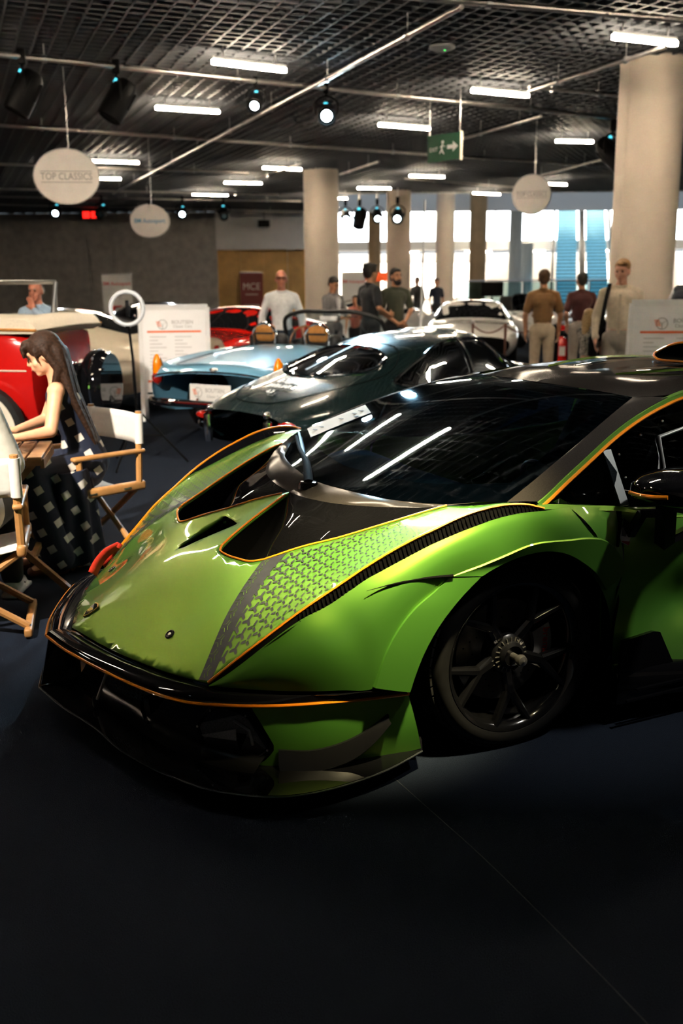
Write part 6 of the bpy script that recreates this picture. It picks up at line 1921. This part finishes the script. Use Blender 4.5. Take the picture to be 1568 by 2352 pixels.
    for s_ in (1, -1):
        MB().ell(hp(.031 * s_, -.081, .016), (.013 * h, .007 * h, .0075 * h), 10, 6, HR).build('eye', M_eye, t)
        MB().cap(hp(.016 * s_, -.090, .034), hp(.046 * s_, -.080, .036), .005 * h, .004 * h, 6, 3).build('eyebrow', hm, t)
    MB().ell(hp(0, -.092, -.058), (.022 * h, .006 * h, .0055 * h), 10, 6, HR).build('mouth', mat('lip_' + skin, tuple(c * q for c, q in zip(SKIN[skin], (.85, .55, .55))), .45, noise=.05, nscale=30), t)
    if hair_style != 'bald':
        hb = MB()
        if hair_style in ('short', 'curly', 'side'):
            k_ = 1.16 if hair_style == 'curly' else 1.06
            hb.ell(hp(0, .030, .050), (.082 * h * k_, .092 * h * k_, .082 * h * k_), 18, 12, HR)
            hb.ell(hp(0, .062, -.005), (.074 * h * k_, .052 * h, .075 * h), 16, 10, HR)
            if hair_style == 'curly':
                for k in range(26):
                    a = k * 2.4; zz = .02 + .10 * ((k * 7) % 11) / 11
                    rr = .088 * math.sqrt(max(.1, 1 - ((zz - .05) / .12) ** 2))
                    if math.sin(a) > -.55:
                        hb.ell(hp(rr * math.cos(a), .03 + rr * math.sin(a), zz), (.026 * h,) * 3, 8, 6)
                hb.ell(hp(0, -.04, .105), (.07 * h, .05 * h, .03 * h), 10, 8, HR)
            if hair_style == 'side':
                hb.ell(hp(.02, -.045, .095), (.062 * h, .045 * h, .028 * h), 12, 8, HR)
            else:
                hb.ell(hp(0, -.045, .092), (.06 * h, .04 * h, .022 * h), 12, 8, HR)
        elif hair_style == 'fringe':
            for s_ in (1, -1):
                hb.ell(hp(.062 * s_, .05, .0), (.022 * h, .05 * h, .05 * h), 10, 8, HR)
            hb.ell(hp(0, .085, -.01), (.06 * h, .026 * h, .05 * h), 12, 8, HR)
        elif hair_style == 'long':
            hb.ell(hp(0, .022, .045), (.090 * h, .104 * h, .092 * h), 18, 12, HR)
            hb.ell(hp(0, .072, -.02), (.082 * h, .062 * h, .10 * h), 16, 10, HR)
            for s_ in (1, -1):
                hb.cap(hp(.074 * s_, .0, .03), hp(.080 * s_, .03, -.16), .026 * h, .022 * h)
            hb.cap(hp(0, .085, -.05), hp(0, .10, -.40), .062 * h, .030 * h)
            hb.cap(hp(.03, .09, -.05), hp(.03, .11, -.36), .05 * h, .02 * h)
            hb.cap(hp(-.03, .09, -.05), hp(-.03, .11, -.38), .05 * h, .02 * h)
            hb.ell(hp(0, -.062, .086), (.066 * h, .034 * h, .032 * h), 12, 8, HR)
        remesh(hb, 'hair', hm, t, vox, 3)
    # shirt
    if shirt:
        sm_ = cloth_mat(*shirt)
        c = MB()
        e_ = .018 * h
        c.cap(lerp(P_['chest'], P_['shL'], .35), lerp(P_['chest'], P_['shR'], .35), .112 * h * W + e_ * .4, .112 * h * W + e_ * .4)
        c.cap(P_['chest'], P_['waist'], .125 * h * W + e_ * .3, .118 * h * W + e_ * .5)
        c.cap(lerp(P_['chest'], P_['shL'], .2), lerp(P_['waist'], P_['hipL'], .25), .11 * h * W, .10 * h * W)
        c.cap(lerp(P_['chest'], P_['shR'], .2), lerp(P_['waist'], P_['hipR'], .25), .11 * h * W, .10 * h * W)
        if tuck:
            c.cap(P_['waist'], P_['pel'], .118 * h * W + e_ * .5, .118 * h * W + e_ * .5)
        else:
            q_ = [(.150, .100, 1.16), (.158, .118, 1.06), (.168, .128, .98), (.172, .130, .88), (.02, .02, .875)]
            ring = [[(rx_ * h * W * math.cos(a_), ry_ * h * W * math.sin(a_), z_ * h) for a_ in np.linspace(0, 2 * PI, 25)] for rx_, ry_, z_ in [(.02, .02, 1.165)] + q_]
            c.grid(np.array(ring))
        for s_ in 'LR':
            c.cap(lerp(P_['neck'], P_['sh' + s_], .25), P_['sh' + s_], .050 * h, .066 * h)
        c.cap(P_['neck'], P_['chest'], .060 * h, .09 * h)
        for s_ in 'LR':
            if sleeve == 'long':
                c.cap(P_['sh' + s_], P_['el' + s_], .064 * h, .054 * h); c.cap(P_['el' + s_], lerp(P_['el' + s_], P_['wr' + s_], .96), .054 * h, .042 * h)
            elif sleeve == 'short':
                c.cap(P_['sh' + s_], lerp(P_['sh' + s_], P_['el' + s_], .72), .066 * h, .064 * h)
            elif sleeve == 'roll':
                c.cap(P_['sh' + s_], P_['el' + s_], .064 * h, .056 * h); c.cap(P_['el' + s_], lerp(P_['el' + s_], P_['wr' + s_], .5), .056 * h, .05 * h)
        so = remesh(c, 'shirt', sm_, t, vox)
        cl = MB().tube([tuple(Vector(P_['neck']) + Vector((.063 * h * math.cos(a), .060 * h * math.sin(a), .012 * h + .012 * h * math.sin(a)))) for a in np.linspace(0, 2 * PI, 21)[:-1]], .015 * h, 6, closed=True)
        cl.build('collar', sm_, so)
    if trousers:
        tm = cloth_mat(*trousers)
        c = MB()
        c.cap(P_['pel'], tuple(Vector(P_['pel']) - Vector((0, 0, .03 * h))), .130 * h * W, .128 * h * W)
        for s_ in 'LR':
            c.cap(lerp(P_['pel'], P_['hip' + s_], .6), P_['hip' + s_], .118 * h, .102 * h)
            c.cap(P_['hip' + s_], P_['knee' + s_], .100 * h, .072 * h); c.cap(P_['knee' + s_], P_['ank' + s_], .072 * h, .062 * h)
        remesh(c, 'trousers', tm, t, vox)
    if legs:
        shm = mat('shoe_%d' % int(shoes[0] * 1000), shoes, .5, noise=.1, nscale=20)
        for s_ in 'LR':
            a = Vector(P_['ank' + s_])
            c = MB().cap(a + Vector((0, .035 * h, -.045 * h)), a + Vector((0, -.15 * h, -.05 * h)), .04 * h, .036 * h)
            c.cap(a, a + Vector((0, -.06 * h, -.03 * h)), .05 * h, .042 * h)
            c.box(a + Vector((0, -.055 * h, -.070 * h)), (.075 * h, .27 * h, .02 * h))
            so = remesh(c, 'shoe', shm, t, vox, 2)
    if extra:
        extra(t, P_, hp, HR, h)
    return t

def glasses(t, P_, hp, HR, h):
    g = MB()
    for s_ in (1, -1):
        g.tube([hp(.033 * s_ + .026 * math.cos(a), -.098, .015 + .019 * math.sin(a)) for a in np.linspace(0, 2 * PI, 17)[:-1]], .0035 * h, 5, closed=True)
        g.tube([hp(.058 * s_, -.095, .02), hp(.085 * s_, .01, .015)], .003 * h, 5)
    g.tube([hp(-.010, -.100, .02), hp(.010, -.100, .02)], .003 * h, 5)
    g.build('glasses', M_black, t)
def beard(t, P_, hp, HR, h):
    b = MB().ell(hp(0, -.045, -.085), (.060 * h, .058 * h, .048 * h), 14, 10, HR)
    for s_ in (1, -1):
        b.cap(hp(.062 * s_, -.02, -.03), hp(.045 * s_, -.045, -.08), .018 * h, .02 * h)
    b.cap(hp(-.025, -.092, -.045), hp(.025, -.092, -.045), .009 * h, .009 * h)
    remesh(b, 'beard', mat('hair_black', (.012, .009, .008), .55, noise=.3, nscale=60), t, .010, 2)
BLK = ('black', (.012, .009, .008)); BRN = ('brown', (.07, .032, .014)); GRY = ('grey', (.28, .24, .20)); SND = ('sandy', (.32, .17, .06)); BLD = ('blond', (.36, .23, .10))

person('man in white shirt and glasses standing behind the convertible', (-.80, 14.0, 0), .06, 1.81, 'red', ('shirt_white', (.74, .73, .74)), 'roll', ('trousers_navy', (.012, .018, .03)), GRY, 'fringe',
       {'elL': (.27, .03, 1.17), 'elR': (-.27, .03, 1.17), 'wrL': (.29, -.03, .93), 'wrR': (-.29, -.03, .93)}, extra=glasses, wide=1.12)
def suit(t, P_, hp, HR, h):
    c = MB()
    c.cap((.0, -.135 * h, 1.40 * h), (.0, -.155 * h, 1.14 * h), .045 * h, .016 * h)
    remesh(c, 'shirt_front', cloth_mat('shirt_white', (.74, .73, .74)), t, .01, 2)
    MB().rbox((.06 * h, -.36 * h, 1.12 * h), (.22, .16, .012), .004).build('folder', M_black, t)
person('man in grey suit reading papers before the central column', (-.11, 17.0, 0), .75, 1.71, 'tan', ('suit_grey', (.17, .165, .17)), 'long', ('suit_grey', (.17, .165, .17)), BLK, 'short',
       {'elL': (.24, -.06, 1.17), 'elR': (-.24, -.06, 1.17), 'wrL': (.10, -.30, 1.13), 'wrR': (-.10, -.28, 1.10), 'hdL': (-.6, -.8, 0), 'hdR': (.6, -.8, 0), 'upL': (0, 0, 1), 'upR': (0, 0, 1)}, head_pitch=.45, extra=suit, tuck=False)
def paper(t, P_, hp, HR, h):
    MB().box(tuple(Vector(P_['wrL']) + Vector((.0, -.08, .02))), (.012, .16, .22)).build('paper_sheet', M_paper, t, 0)
person('man with curly black hair and black shirt turned sideways', (.46, 15.4, 0), 2.15, 1.90, 'tan', ('shirt_black', (.012, .013, .016)), 'short', ('trousers_black', (.012, .012, .014)), BLK, 'curly',
       {'elL': (.25, .0, 1.18), 'wrL': (.23, -.24, 1.10), 'hdL': (0, -1, .0), 'elR': (-.24, .02, 1.18), 'wrR': (-.15, -.22, 1.08), 'hdR': (.3, -1, .0), 'upL': (1, 0, 0)}, extra=paper)
person('bearded man in olive T-shirt looking aside', (.86, 15.7, 0), .35, 1.84, 'tan', ('tshirt_olive', (.045, .05, .03)), 'short', ('trousers_black', (.012, .012, .014)), BLK, 'short',
       {'elL': (.25, -.02, 1.17), 'wrL': (.06, -.22, 1.0), 'hdL': (-.8, -.4, -.4), 'elR': (-.26, -.02, 1.17), 'wrR': (-.05, -.20, .98), 'hdR': (.8, -.4, -.4)}, extra=beard, head_yaw=.15)
person('man in brown polo shirt and beige trousers seen from behind', (2.90, 14.5, 0), PI - .1, 1.79, 'tan', ('polo_brown', (.19, .095, .03)), 'short', ('chinos_beige', (.42, .33, .23)), BRN, 'short', {'elL': (.25, .03, 1.16), 'elR': (-.25, .03, 1.16)}, tuck=False, wide=1.1)
person('man in dark maroon polo shirt seen from behind', (3.70, 15.6, 0), PI + .15, 1.75, 'mid', ('polo_maroon', (.05, .008, .008)), 'short', ('trousers_grey', (.30, .26, .22)), BLK, 'short', {'elL': (.25, .03, 1.16), 'elR': (-.25, .03, 1.16), 'wrL': (.16, -.14, .98), 'wrR': (-.16, -.14, .98)}, tuck=False, wide=1.08)
def bag(t, P_, hp, HR, h):
    MB().tube(cr([(.17 * h, -.02 * h, 1.50 * h), (-.04 * h, -.17 * h, 1.30 * h), (-.20 * h, -.12 * h, 1.0 * h)] if False else [(-.12 * h, -.01 * h, 1.53 * h), (-.15 * h, -.15 * h, 1.34 * h), (-.18 * h, -.17 * h, 1.1 * h), (-.20 * h, -.08 * h, .92 * h)], 16), .022 * h, 6, flat=.35).build('bag_strap', M_black, t)
    MB().rbox((-.27 * h, .02, .86 * h), (.10, .28, .24), .03).build('bag', M_black, t)
    MB().bar((0, -.158 * h, 1.42 * h), (0, -.172 * h, 1.0 * h), .03, .006, (0, 1, 0)).build('button_placket', cloth_mat('shirt_cream_dark', (.52, .43, .32)), t, 0)
person('young man in cream shirt with a black shoulder strap', (3.2, 11.6, 0), -.30, 1.88, 'light', ('shirt_cream', (.62, .52, .39)), 'long', ('trousers_stone', (.36, .32, .27)), SND, 'side',
       {'elL': (.25, .02, 1.17), 'wrL': (.22, -.16, .97), 'elR': (-.25, .02, 1.17), 'wrR': (-.24, -.12, .95), 'hdL': (-.1, -.5, -1), 'head': (0, -.03, 1.66)}, head_yaw=-.25, head_pitch=.22, extra=bag, tuck=False, wide=1.08)
M_zeb = mat('zebra_print', (.25, .23, .2), .8)
nt = M_zeb.node_tree
wv = nt.nodes.new('ShaderNodeTexWave'); wv.inputs['Scale'].default_value = 14; wv.inputs['Distortion'].default_value = 14; wv.inputs['Detail Scale'].default_value = 2.2
tc = nt.nodes.new('ShaderNodeTexCoord'); rp = nt.nodes.new('ShaderNodeValToRGB')
rp.color_ramp.interpolation = 'CONSTANT'
rp.color_ramp.elements[0].color = (.02, .02, .02, 1); rp.color_ramp.elements[1].color = (.42, .37, .31, 1); rp.color_ramp.elements[1].position = .5
nt.links.new(tc.outputs['Object'], wv.inputs['Vector']); nt.links.new(wv.outputs['Fac'], rp.inputs['Fac']); nt.links.new(rp.outputs['Color'], nt.nodes['Principled BSDF'].inputs['Base Color'])
MATS['girl_print'] = M_zeb
def girl_skirt(t, P_, hp, HR, h):
    MB().lathe([(.13 * h, 1.0 * h), (.17 * h, .85 * h), (.24 * h, .55 * h), (.23 * h, .55 * h)], 28).build('skirt', M_zeb, t)
person('girl with long blond hair in a black and white patterned dress', (2.95, 12.0, 0), 2.2, 1.31, 'light', ('girl_print', (.25, .23, .2)), 'short', None, BLD, 'long',
       {'elL': (.27, -.16, 1.38), 'wrL': (.10, -.20, 1.56), 'hdL': (-.5, .1, .6), 'upL': (0, 1, 0), 'elR': (-.24, -.04, 1.18), 'wrR': (-.20, -.16, .98), 'head': (0, -.02, 1.67)}, shoes=(.5, .5, .5), extra=girl_skirt, tuck=False)
def vest(t, P_, hp, HR, h):
    c = MB()
    c.cap((.10 * h, 0, 1.36 * h), (-.10 * h, 0, 1.36 * h), .135 * h, .135 * h); c.cap((0, 0, 1.32 * h), (0, 0, 1.0 * h), .15 * h, .155 * h)
    c.cap((.07 * h, 0, 1.3 * h), (.06 * h, 0, .98 * h), .13 * h, .13 * h); c.cap((-.07 * h, 0, 1.3 * h), (-.06 * h, 0, .98 * h), .13 * h, .13 * h)
    c.cap((.15 * h, 0, 1.46 * h), (-.15 * h, 0, 1.46 * h), .068 * h, .068 * h)
    remesh(c, 'padded_vest', cloth_mat('vest_navy', (.012, .016, .028)), t, .012)
person('person in navy padded vest over a white shirt by the board', (4.22, 12.2, 0), -.5, 1.86, 'light', ('shirt_pale', (.55, .56, .57)), 'long', ('trousers_navy', (.012, .018, .03)), BRN, 'short',
       {'elR': (-.31, .02, 1.17), 'wrR': (-.22, -.18, 1.05), 'elL': (.27, .02, 1.17)}, extra=vest, tuck=False, wide=1.05)
person('older man in light blue shirt resting his chin on his hand', (-3.30, 11.1, 0), -.15, 1.70, 'red', ('shirt_sky', (.33, .45, .58)), 'long', ('trousers_navy', (.012, .018, .03)), GRY, 'fringe',
       {'elL': (.26, -.12, 1.22), 'wrL': (.05, -.20, 1.46), 'hdL': (-.4, .25, .9), 'upL': (0, 1, 0), 'elR': (-.26, -.10, 1.18), 'wrR': (-.02, -.22, 1.17), 'hdR': (1, 0, .1), 'upR': (0, 0, 1)}, head_pitch=.15, wide=1.1)
person('distant man in dark blue shirt near the slim column', (2.85, 30.0, 0), .4, 1.68, 'tan', ('shirt_ink', (.015, .02, .04)), 'short', ('trousers_black', (.012, .012, .014)), BLK, 'short', vox=.02)
person('distant man in black jacket between the pale columns', (2.35, 31.0, 0), -.6, 1.72, 'mid', ('shirt_black', (.012, .013, .016)), 'long', ('trousers_black', (.012, .012, .014)), BLK, 'short', vox=.02)
person('small seated-height visitor with dark hair beside the grey suit man', (.30, 19.5, 0), -.3, 1.38, 'tan', ('shirt_rust', (.35, .12, .08)), 'short', ('trousers_black', (.012, .012, .014)), BLK, 'short', vox=.018)

# ---- seated woman in a long chequered dress (joints placed in world metres, thing at the floor below her hips)
M_chk = mat('dress_navy_check', (.006, .010, .028), .8)
nt = M_chk.node_tree
b_ = nt.nodes['Principled BSDF']
tc = nt.nodes.new('ShaderNodeTexCoord'); mp = nt.nodes.new('ShaderNodeMapping')
mp.inputs['Rotation'].default_value = (0, 0, math.radians(-15))
sx_ = nt.nodes.new('ShaderNodeSeparateXYZ')
def mth(op, a, b=None):
    n_ = nt.nodes.new('ShaderNodeMath'); n_.operation = op
    for i_, q_ in enumerate((a, b)):
        if q_ is None:
            continue
        if isinstance(q_, (int, float)):
            n_.inputs[i_].default_value = q_
        else:
            nt.links.new(q_, n_.inputs[i_])
    return n_.outputs[0]
nt.links.new(tc.outputs['Object'], mp.inputs['Vector']); nt.links.new(mp.outputs['Vector'], sx_.inputs[0])
u_ = mth('ADD', mth('MULTIPLY', sx_.outputs['X'], 8.2), mth('MULTIPLY', sx_.outputs['Z'], 4.1))
v_ = mth('SUBTRACT', mth('MULTIPLY', sx_.outputs['Z'], 8.2), mth('MULTIPLY', sx_.outputs['X'], 4.1))
sq_ = mth('MULTIPLY', mth('LESS_THAN', mth('FRACT', u_), .40), mth('LESS_THAN', mth('FRACT', v_), .40))
mx_ = nt.nodes.new('ShaderNodeMix'); mx_.data_type = 'RGBA'
mx_.inputs[6].default_value = (.006, .010, .028, 1); mx_.inputs[7].default_value = (.62, .58, .52, 1)
nt.links.new(sq_, mx_.inputs[0]); nt.links.new(mx_.outputs[2], b_.inputs['Base Color'])
w0 = Vector((-1.60, 6.0, 0))
wm = thing('person', 'woman in a long navy dress with white squares seated at the slatted table', 'person', w0)
L_ = lambda x, y, z: (x - w0.x, y - w0.y, z)
HD = Vector(L_(-1.745, 5.90, 1.255))
HRw = Matrix.Rotation(math.radians(-78), 3, 'Z') @ Matrix.Rotation(.42, 3, 'X')
hw = lambda x, y, z: tuple(HD + HRw @ Vector((x, y, z)))
b = MB()
b.ell(hw(0, .012, .030), (.074, .090, .092), 20, 14, HRw)
b.ell(hw(0, -.024, -.040), (.056, .060, .064), 18, 12, HRw)
b.ell(hw(0, -.062, -.086), (.022, .024, .020), 12, 8, HRw)
b.cap(hw(0, -.084, .018), hw(0, -.100, -.018), .008, .0125, 8, 4)
b.ell(hw(0, -.084, -.046), (.018, .013, .007), 10, 6, HRw)
b.ell(hw(0, -.082, -.058), (.018, .013, .008), 10, 6, HRw)
b.ell(hw(0, -.074, .040), (.046, .018, .012), 10, 6, HRw)
for s_ in (1, -1):
    b.ell(hw(.072 * s_, .012, -.010), (.010, .019, .028), 10, 8, HRw)
    b.ell(hw(.036 * s_, -.052, -.026), (.025, .024, .022), 10, 8, HRw)
nk = L_(-1.685, 5.93, 1.10)
b.cap(nk, hw(0, .02, -.045), .046, .043)
shN = L_(-1.655, 5.80, 1.055); shF = L_(-1.72, 6.10, 1.055); ch = L_(-1.655, 5.96, .98); wa = L_(-1.60, 6.03, .78); pe = L_(-1.58, 6.06, .60)
b.cap(shN, shF, .052, .052); b.cap(ch, wa, .098, .092); b.cap(wa, pe, .095, .13); b.cap(lerp(ch, shN, .3), lerp(ch, shF, .3), .085, .085); b.cap(ch, nk, .07, .05)
elN = L_(-1.672, 5.70, .835); wrN = L_(-1.825, 5.58, .818)
elF = L_(-1.82, 6.12, .85); wrF = L_(-1.93, 5.85, .818)
b.cap(shN, elN, .047, .037); b.cap(elN, wrN, .037, .024)
b.cap(shF, elF, .046, .036); b.cap(elF, wrF, .036, .024)
hand(b, wrN, (-.9, -.25, -.02), (0, 0, 1), 1, .9, .6)
hand(b, wrF, (-.9, -.35, -.05), (0, 0, 1), -1, .9, .6)
kN = L_(-1.78, 5.62, .58); kF = L_(-1.92, 5.86, .58); aN = L_(-1.66, 5.62, .09); aF = L_(-1.78, 5.72, .09)
for hp_, k_, a_ in ((L_(-1.56, 5.97, .56), kN, aN), (L_(-1.64, 6.12, .56), kF, aF)):
    b.cap(hp_, k_, .085, .058); b.cap(k_, a_, .056, .034); b.cap(a_, tuple(Vector(a_) + Vector((-.13, -.03, -.05))), .034, .026)
remesh(b, 'body', skin_mat('warm'), wm, .008, 5)
for s_ in (1, -1):
    MB().ell(hw(.030 * s_, -.078, .012), (.013, .006, .006), 10, 6, HRw).build('eye', MATS['eye_dark'], wm)
    MB().cap(hw(.014 * s_, -.086, .030), hw(.044 * s_, -.076, .033), .004, .003, 6, 3).build('eyebrow', MATS['hair_black'], wm)
MB().ell(hw(0, -.094, -.052), (.018, .005, .006), 10, 6, HRw).build('mouth', mat('lip_rose', (.42, .12, .09), .4, noise=.05, nscale=30), wm)
hb = MB()
hb.ell(hw(0, .030, .046), (.092, .104, .090), 20, 14, HRw)
hb.ell(hw(0, .080, -.01), (.086, .062, .095), 16, 12, HRw)
hb.ell(hw(0, -.055, .088), (.066, .036, .034), 12, 8, HRw)
for q in (-.05, -.025, 0, .025, .05):
    hb.cap(hw(q, -.082, .080), hw(q * 1.1, -.096, .034), .018, .009, 8, 4)
bk0 = Vector(hw(0, .10, -.02))
for q in (-.05, -.02, .02, .05):
    p0 = bk0 + Vector((0, q, 0)); p1 = Vector(L_(-1.585, 5.93 + q * 1.3, 1.02)); p2 = Vector(L_(-1.50, 5.95 + q, .80)); p3 = Vector(L_(-1.475, 5.95 + q * .6, .72))
    hb.cap(p0, p1, .038, .026); hb.cap(p1, p2, .026, .016); hb.cap(p2, p3, .018, .008)
for s_ in (1, -1):
    hb.cap(hw(.072 * s_, .03, .02), hw(.076 * s_, .05, -.11), .030, .026)
    hb.cap(hw(.076 * s_, .05, -.10), L_(-1.70, 5.95 - .10 * s_, .98), .026, .016)
    hb.cap(hw(.076 * s_, -.03, .045), hw(.080 * s_, -.035, -.03), .010, .005, 8, 3)
remesh(hb, 'hair', mat('hair_dark_brown', (.026, .012, .007), .6, noise=.5, nscale=70, bump=.5, spec=.2), wm, .008, 2)
c = MB()
c.cap(lerp(ch, shN, .38), lerp(ch, shF, .38), .092, .092); c.cap(ch, wa, .108, .104); c.cap(wa, pe, .106, .15)
c.cap(lerp(shN, nk, .35), lerp(ch, shN, .5), .040, .06); c.cap(lerp(shF, nk, .35), lerp(ch, shF, .5), .040, .06); c.cap(ch, nk, .08, .048)
for hp_, k_, a_ in ((L_(-1.56, 5.97, .56), kN, aN), (L_(-1.64, 6.12, .56), kF, aF)):
    c.cap(hp_, k_, .125, .085); c.cap(k_, tuple(Vector(a_) + Vector((0, 0, .02))), .085, .10)
c.cap(kN, kF, .085, .085); c.cap(lerp(kN, aN, .5), lerp(kF, aF, .5), .09, .09)
# skirt cloth hanging from the lap to the floor, in folds
rows = []
for t_ in np.linspace(0, 1, 9):
    z_ = .60 * (1 - t_) + .035 * t_
    ring = []
    for a in np.linspace(0, 2 * PI, 49)[:-1]:
        fold = 1 + (.05 + .10 * t_) * math.sin(a * 9 + 1.3 * t_)
        cx_ = -1.665 + .015 * t_; cy__ = 5.84 - .02 * t_
        rx_, ry_ = (.16 + .045 * t_), (.20 + .02 * t_)
        ring.append(L_(cx_ + rx_ * fold * math.cos(a), cy__ + ry_ * fold * math.sin(a), z_))
    rows.append(ring + ring[:1])
sk_ = MB().grid(np.array(rows)).build('skirt', M_chk, wm, 60)
mod(sk_, 'SOLIDIFY', thickness=.006)
mod(sk_, 'SUBSURF', levels=1, render_levels=1)
remesh(c, 'dress', M_chk, wm, .010, 6)
for a_ in (aN, aF):
    sc_ = MB().cap(tuple(Vector(a_) + Vector((.03, 0, -.055))), tuple(Vector(a_) + Vector((-.15, -.03, -.065))), .034, .03)
    remesh(sc_, 'shoe', mat('shoe_red_brown', (.12, .03, .02), .5, noise=.1, nscale=20), wm, .009, 2)

# ---- seated person in cream jacket at the picture edge
m0 = Vector((-1.86, 4.72, 0))
mn = thing('person', "person in a cream jacket seated in the nearer director's chair", 'person', m0)
K = lambda x, y, z: (x - m0.x, y - m0.y, z)
b = MB()
hd = Vector(K(-1.93, 4.80, 1.33))
HRm = Matrix.Rotation(PI - .2, 3, 'Z')
hm_ = lambda x, y, z: tuple(hd + HRm @ Vector((x, y, z)))
b.ell(hm_(0, .012, .028), (.076, .094, .098), 18, 12, HRm); b.ell(hm_(0, -.022, -.045), (.058, .066, .070), 16, 10, HRm); b.cap(hm_(0, -.088, .022), hm_(0, -.106, -.022), .010, .0155, 8, 4)
for s_ in (1, -1):
    b.ell(hm_(.078 * s_, .012, -.012), (.012, .022, .034), 10, 8, HRm)
nk = K(-1.91, 4.76, 1.17); sr = K(-1.71, 4.78, 1.07); sl_ = K(-2.10, 4.74, 1.07); ch = K(-1.90, 4.74, .95); pe = K(-1.86, 4.66, .56)
er = K(-1.625, 4.84, .80); wr = K(-1.80, 5.10, .815); el_ = K(-2.16, 4.92, .80); wl = K(-2.05, 5.15, .815)
b.cap(nk, hm_(0, .02, -.05), .055, .05); b.cap(sr, sl_, .055, .055); b.cap(ch, pe, .115, .12); b.cap(lerp(ch, sr, .3), lerp(ch, sl_, .3), .10, .10); b.cap(ch, nk, .08, .055)
b.cap(sr, er, .05, .04); b.cap(er, wr, .04, .027); b.cap(sl_, el_, .05, .04); b.cap(el_, wl, .04, .027)
hand(b, wr, (-.5, .8, -.05), (0, 0, 1), -1, 1, .4); hand(b, wl, (.4, .8, -.05), (0, 0, 1), 1, 1, .4)
hr_, kr, ar = K(-1.78, 4.70, .54), K(-1.78, 5.13, .53), K(-1.80, 5.22, .09)
hl_, kl, al = K(-1.96, 4.68, .54), K(-2.0, 5.10, .53), K(-2.02, 5.12, .09)
for h_, k_, a_ in ((hr_, kr, ar), (hl_, kl, al)):
    b.cap(h_, k_, .08, .055); b.cap(k_, a_, .052, .036); b.cap(a_, tuple(Vector(a_) + Vector((-.02, .12, -.045))), .036, .03)
remesh(b, 'body', skin_mat('light'), mn, .010)
hb = MB().ell(hm_(0, .03, .05), (.086, .096, .086), 16, 12, HRm); hb.ell(hm_(0, .065, -.01), (.078, .05, .08), 14, 10, HRm)
remesh(hb, 'hair', MATS['hair_brown'], mn, .011, 3)
c = MB()
c.cap(lerp(ch, sr, .38), lerp(ch, sl_, .38), .125, .125); c.cap(ch, pe, .14, .155); c.cap(sr, sl_, .07, .07); c.cap(ch, nk, .10, .065)
c.cap(lerp(ch, sr, .3), K(-1.75, 4.66, .60), .12, .13); c.cap(lerp(ch, sl_, .3), K(-1.97, 4.66, .60), .12, .13)
c.cap(sr, er, .075, .066); c.cap(er, lerp(er, wr, .9), .066, .05); c.cap(sl_, el_, .075, .066); c.cap(el_, lerp(el_, wl, .9), .066, .05)
remesh(c, 'jacket', cloth_mat('jacket_cream', (.60, .57, .50)), mn, .010)
c = MB()
for h_, k_, a_ in ((hr_, kr, ar), (hl_, kl, al)):
    c.cap(h_, k_, .105, .078); c.cap(k_, tuple(Vector(a_) + Vector((0, 0, .03))), .076, .062)
c.cap(hr_, hl_, .11, .11)
remesh(c, 'trousers', cloth_mat('trousers_black', (.012, .012, .014)), mn, .010)
for a_ in (ar, al):
    a_ = Vector(a_)
    c = MB().cap(a_ + Vector((.0, -.04, -.045)), a_ + Vector((-.01, .16, -.05)), .042, .036); c.cap(a_, a_ + Vector((0, .06, -.03)), .046, .042); c.box(a_ + Vector((0, .06, -.075)), (.085, .28, .024))
    so = remesh(c, 'sneaker', mat('sneaker_white', (.62, .63, .64), .6, noise=.05, nscale=30), mn, .009, 2)
    for q in (.04, .07, .10):
        MB().tube([tuple(a_ + Vector((.035, q, -.02 - q * .25))), tuple(a_ + Vector((-.035, q + .01, -.02 - q * .25)))], .004, 5).build('lace', M_black, so)
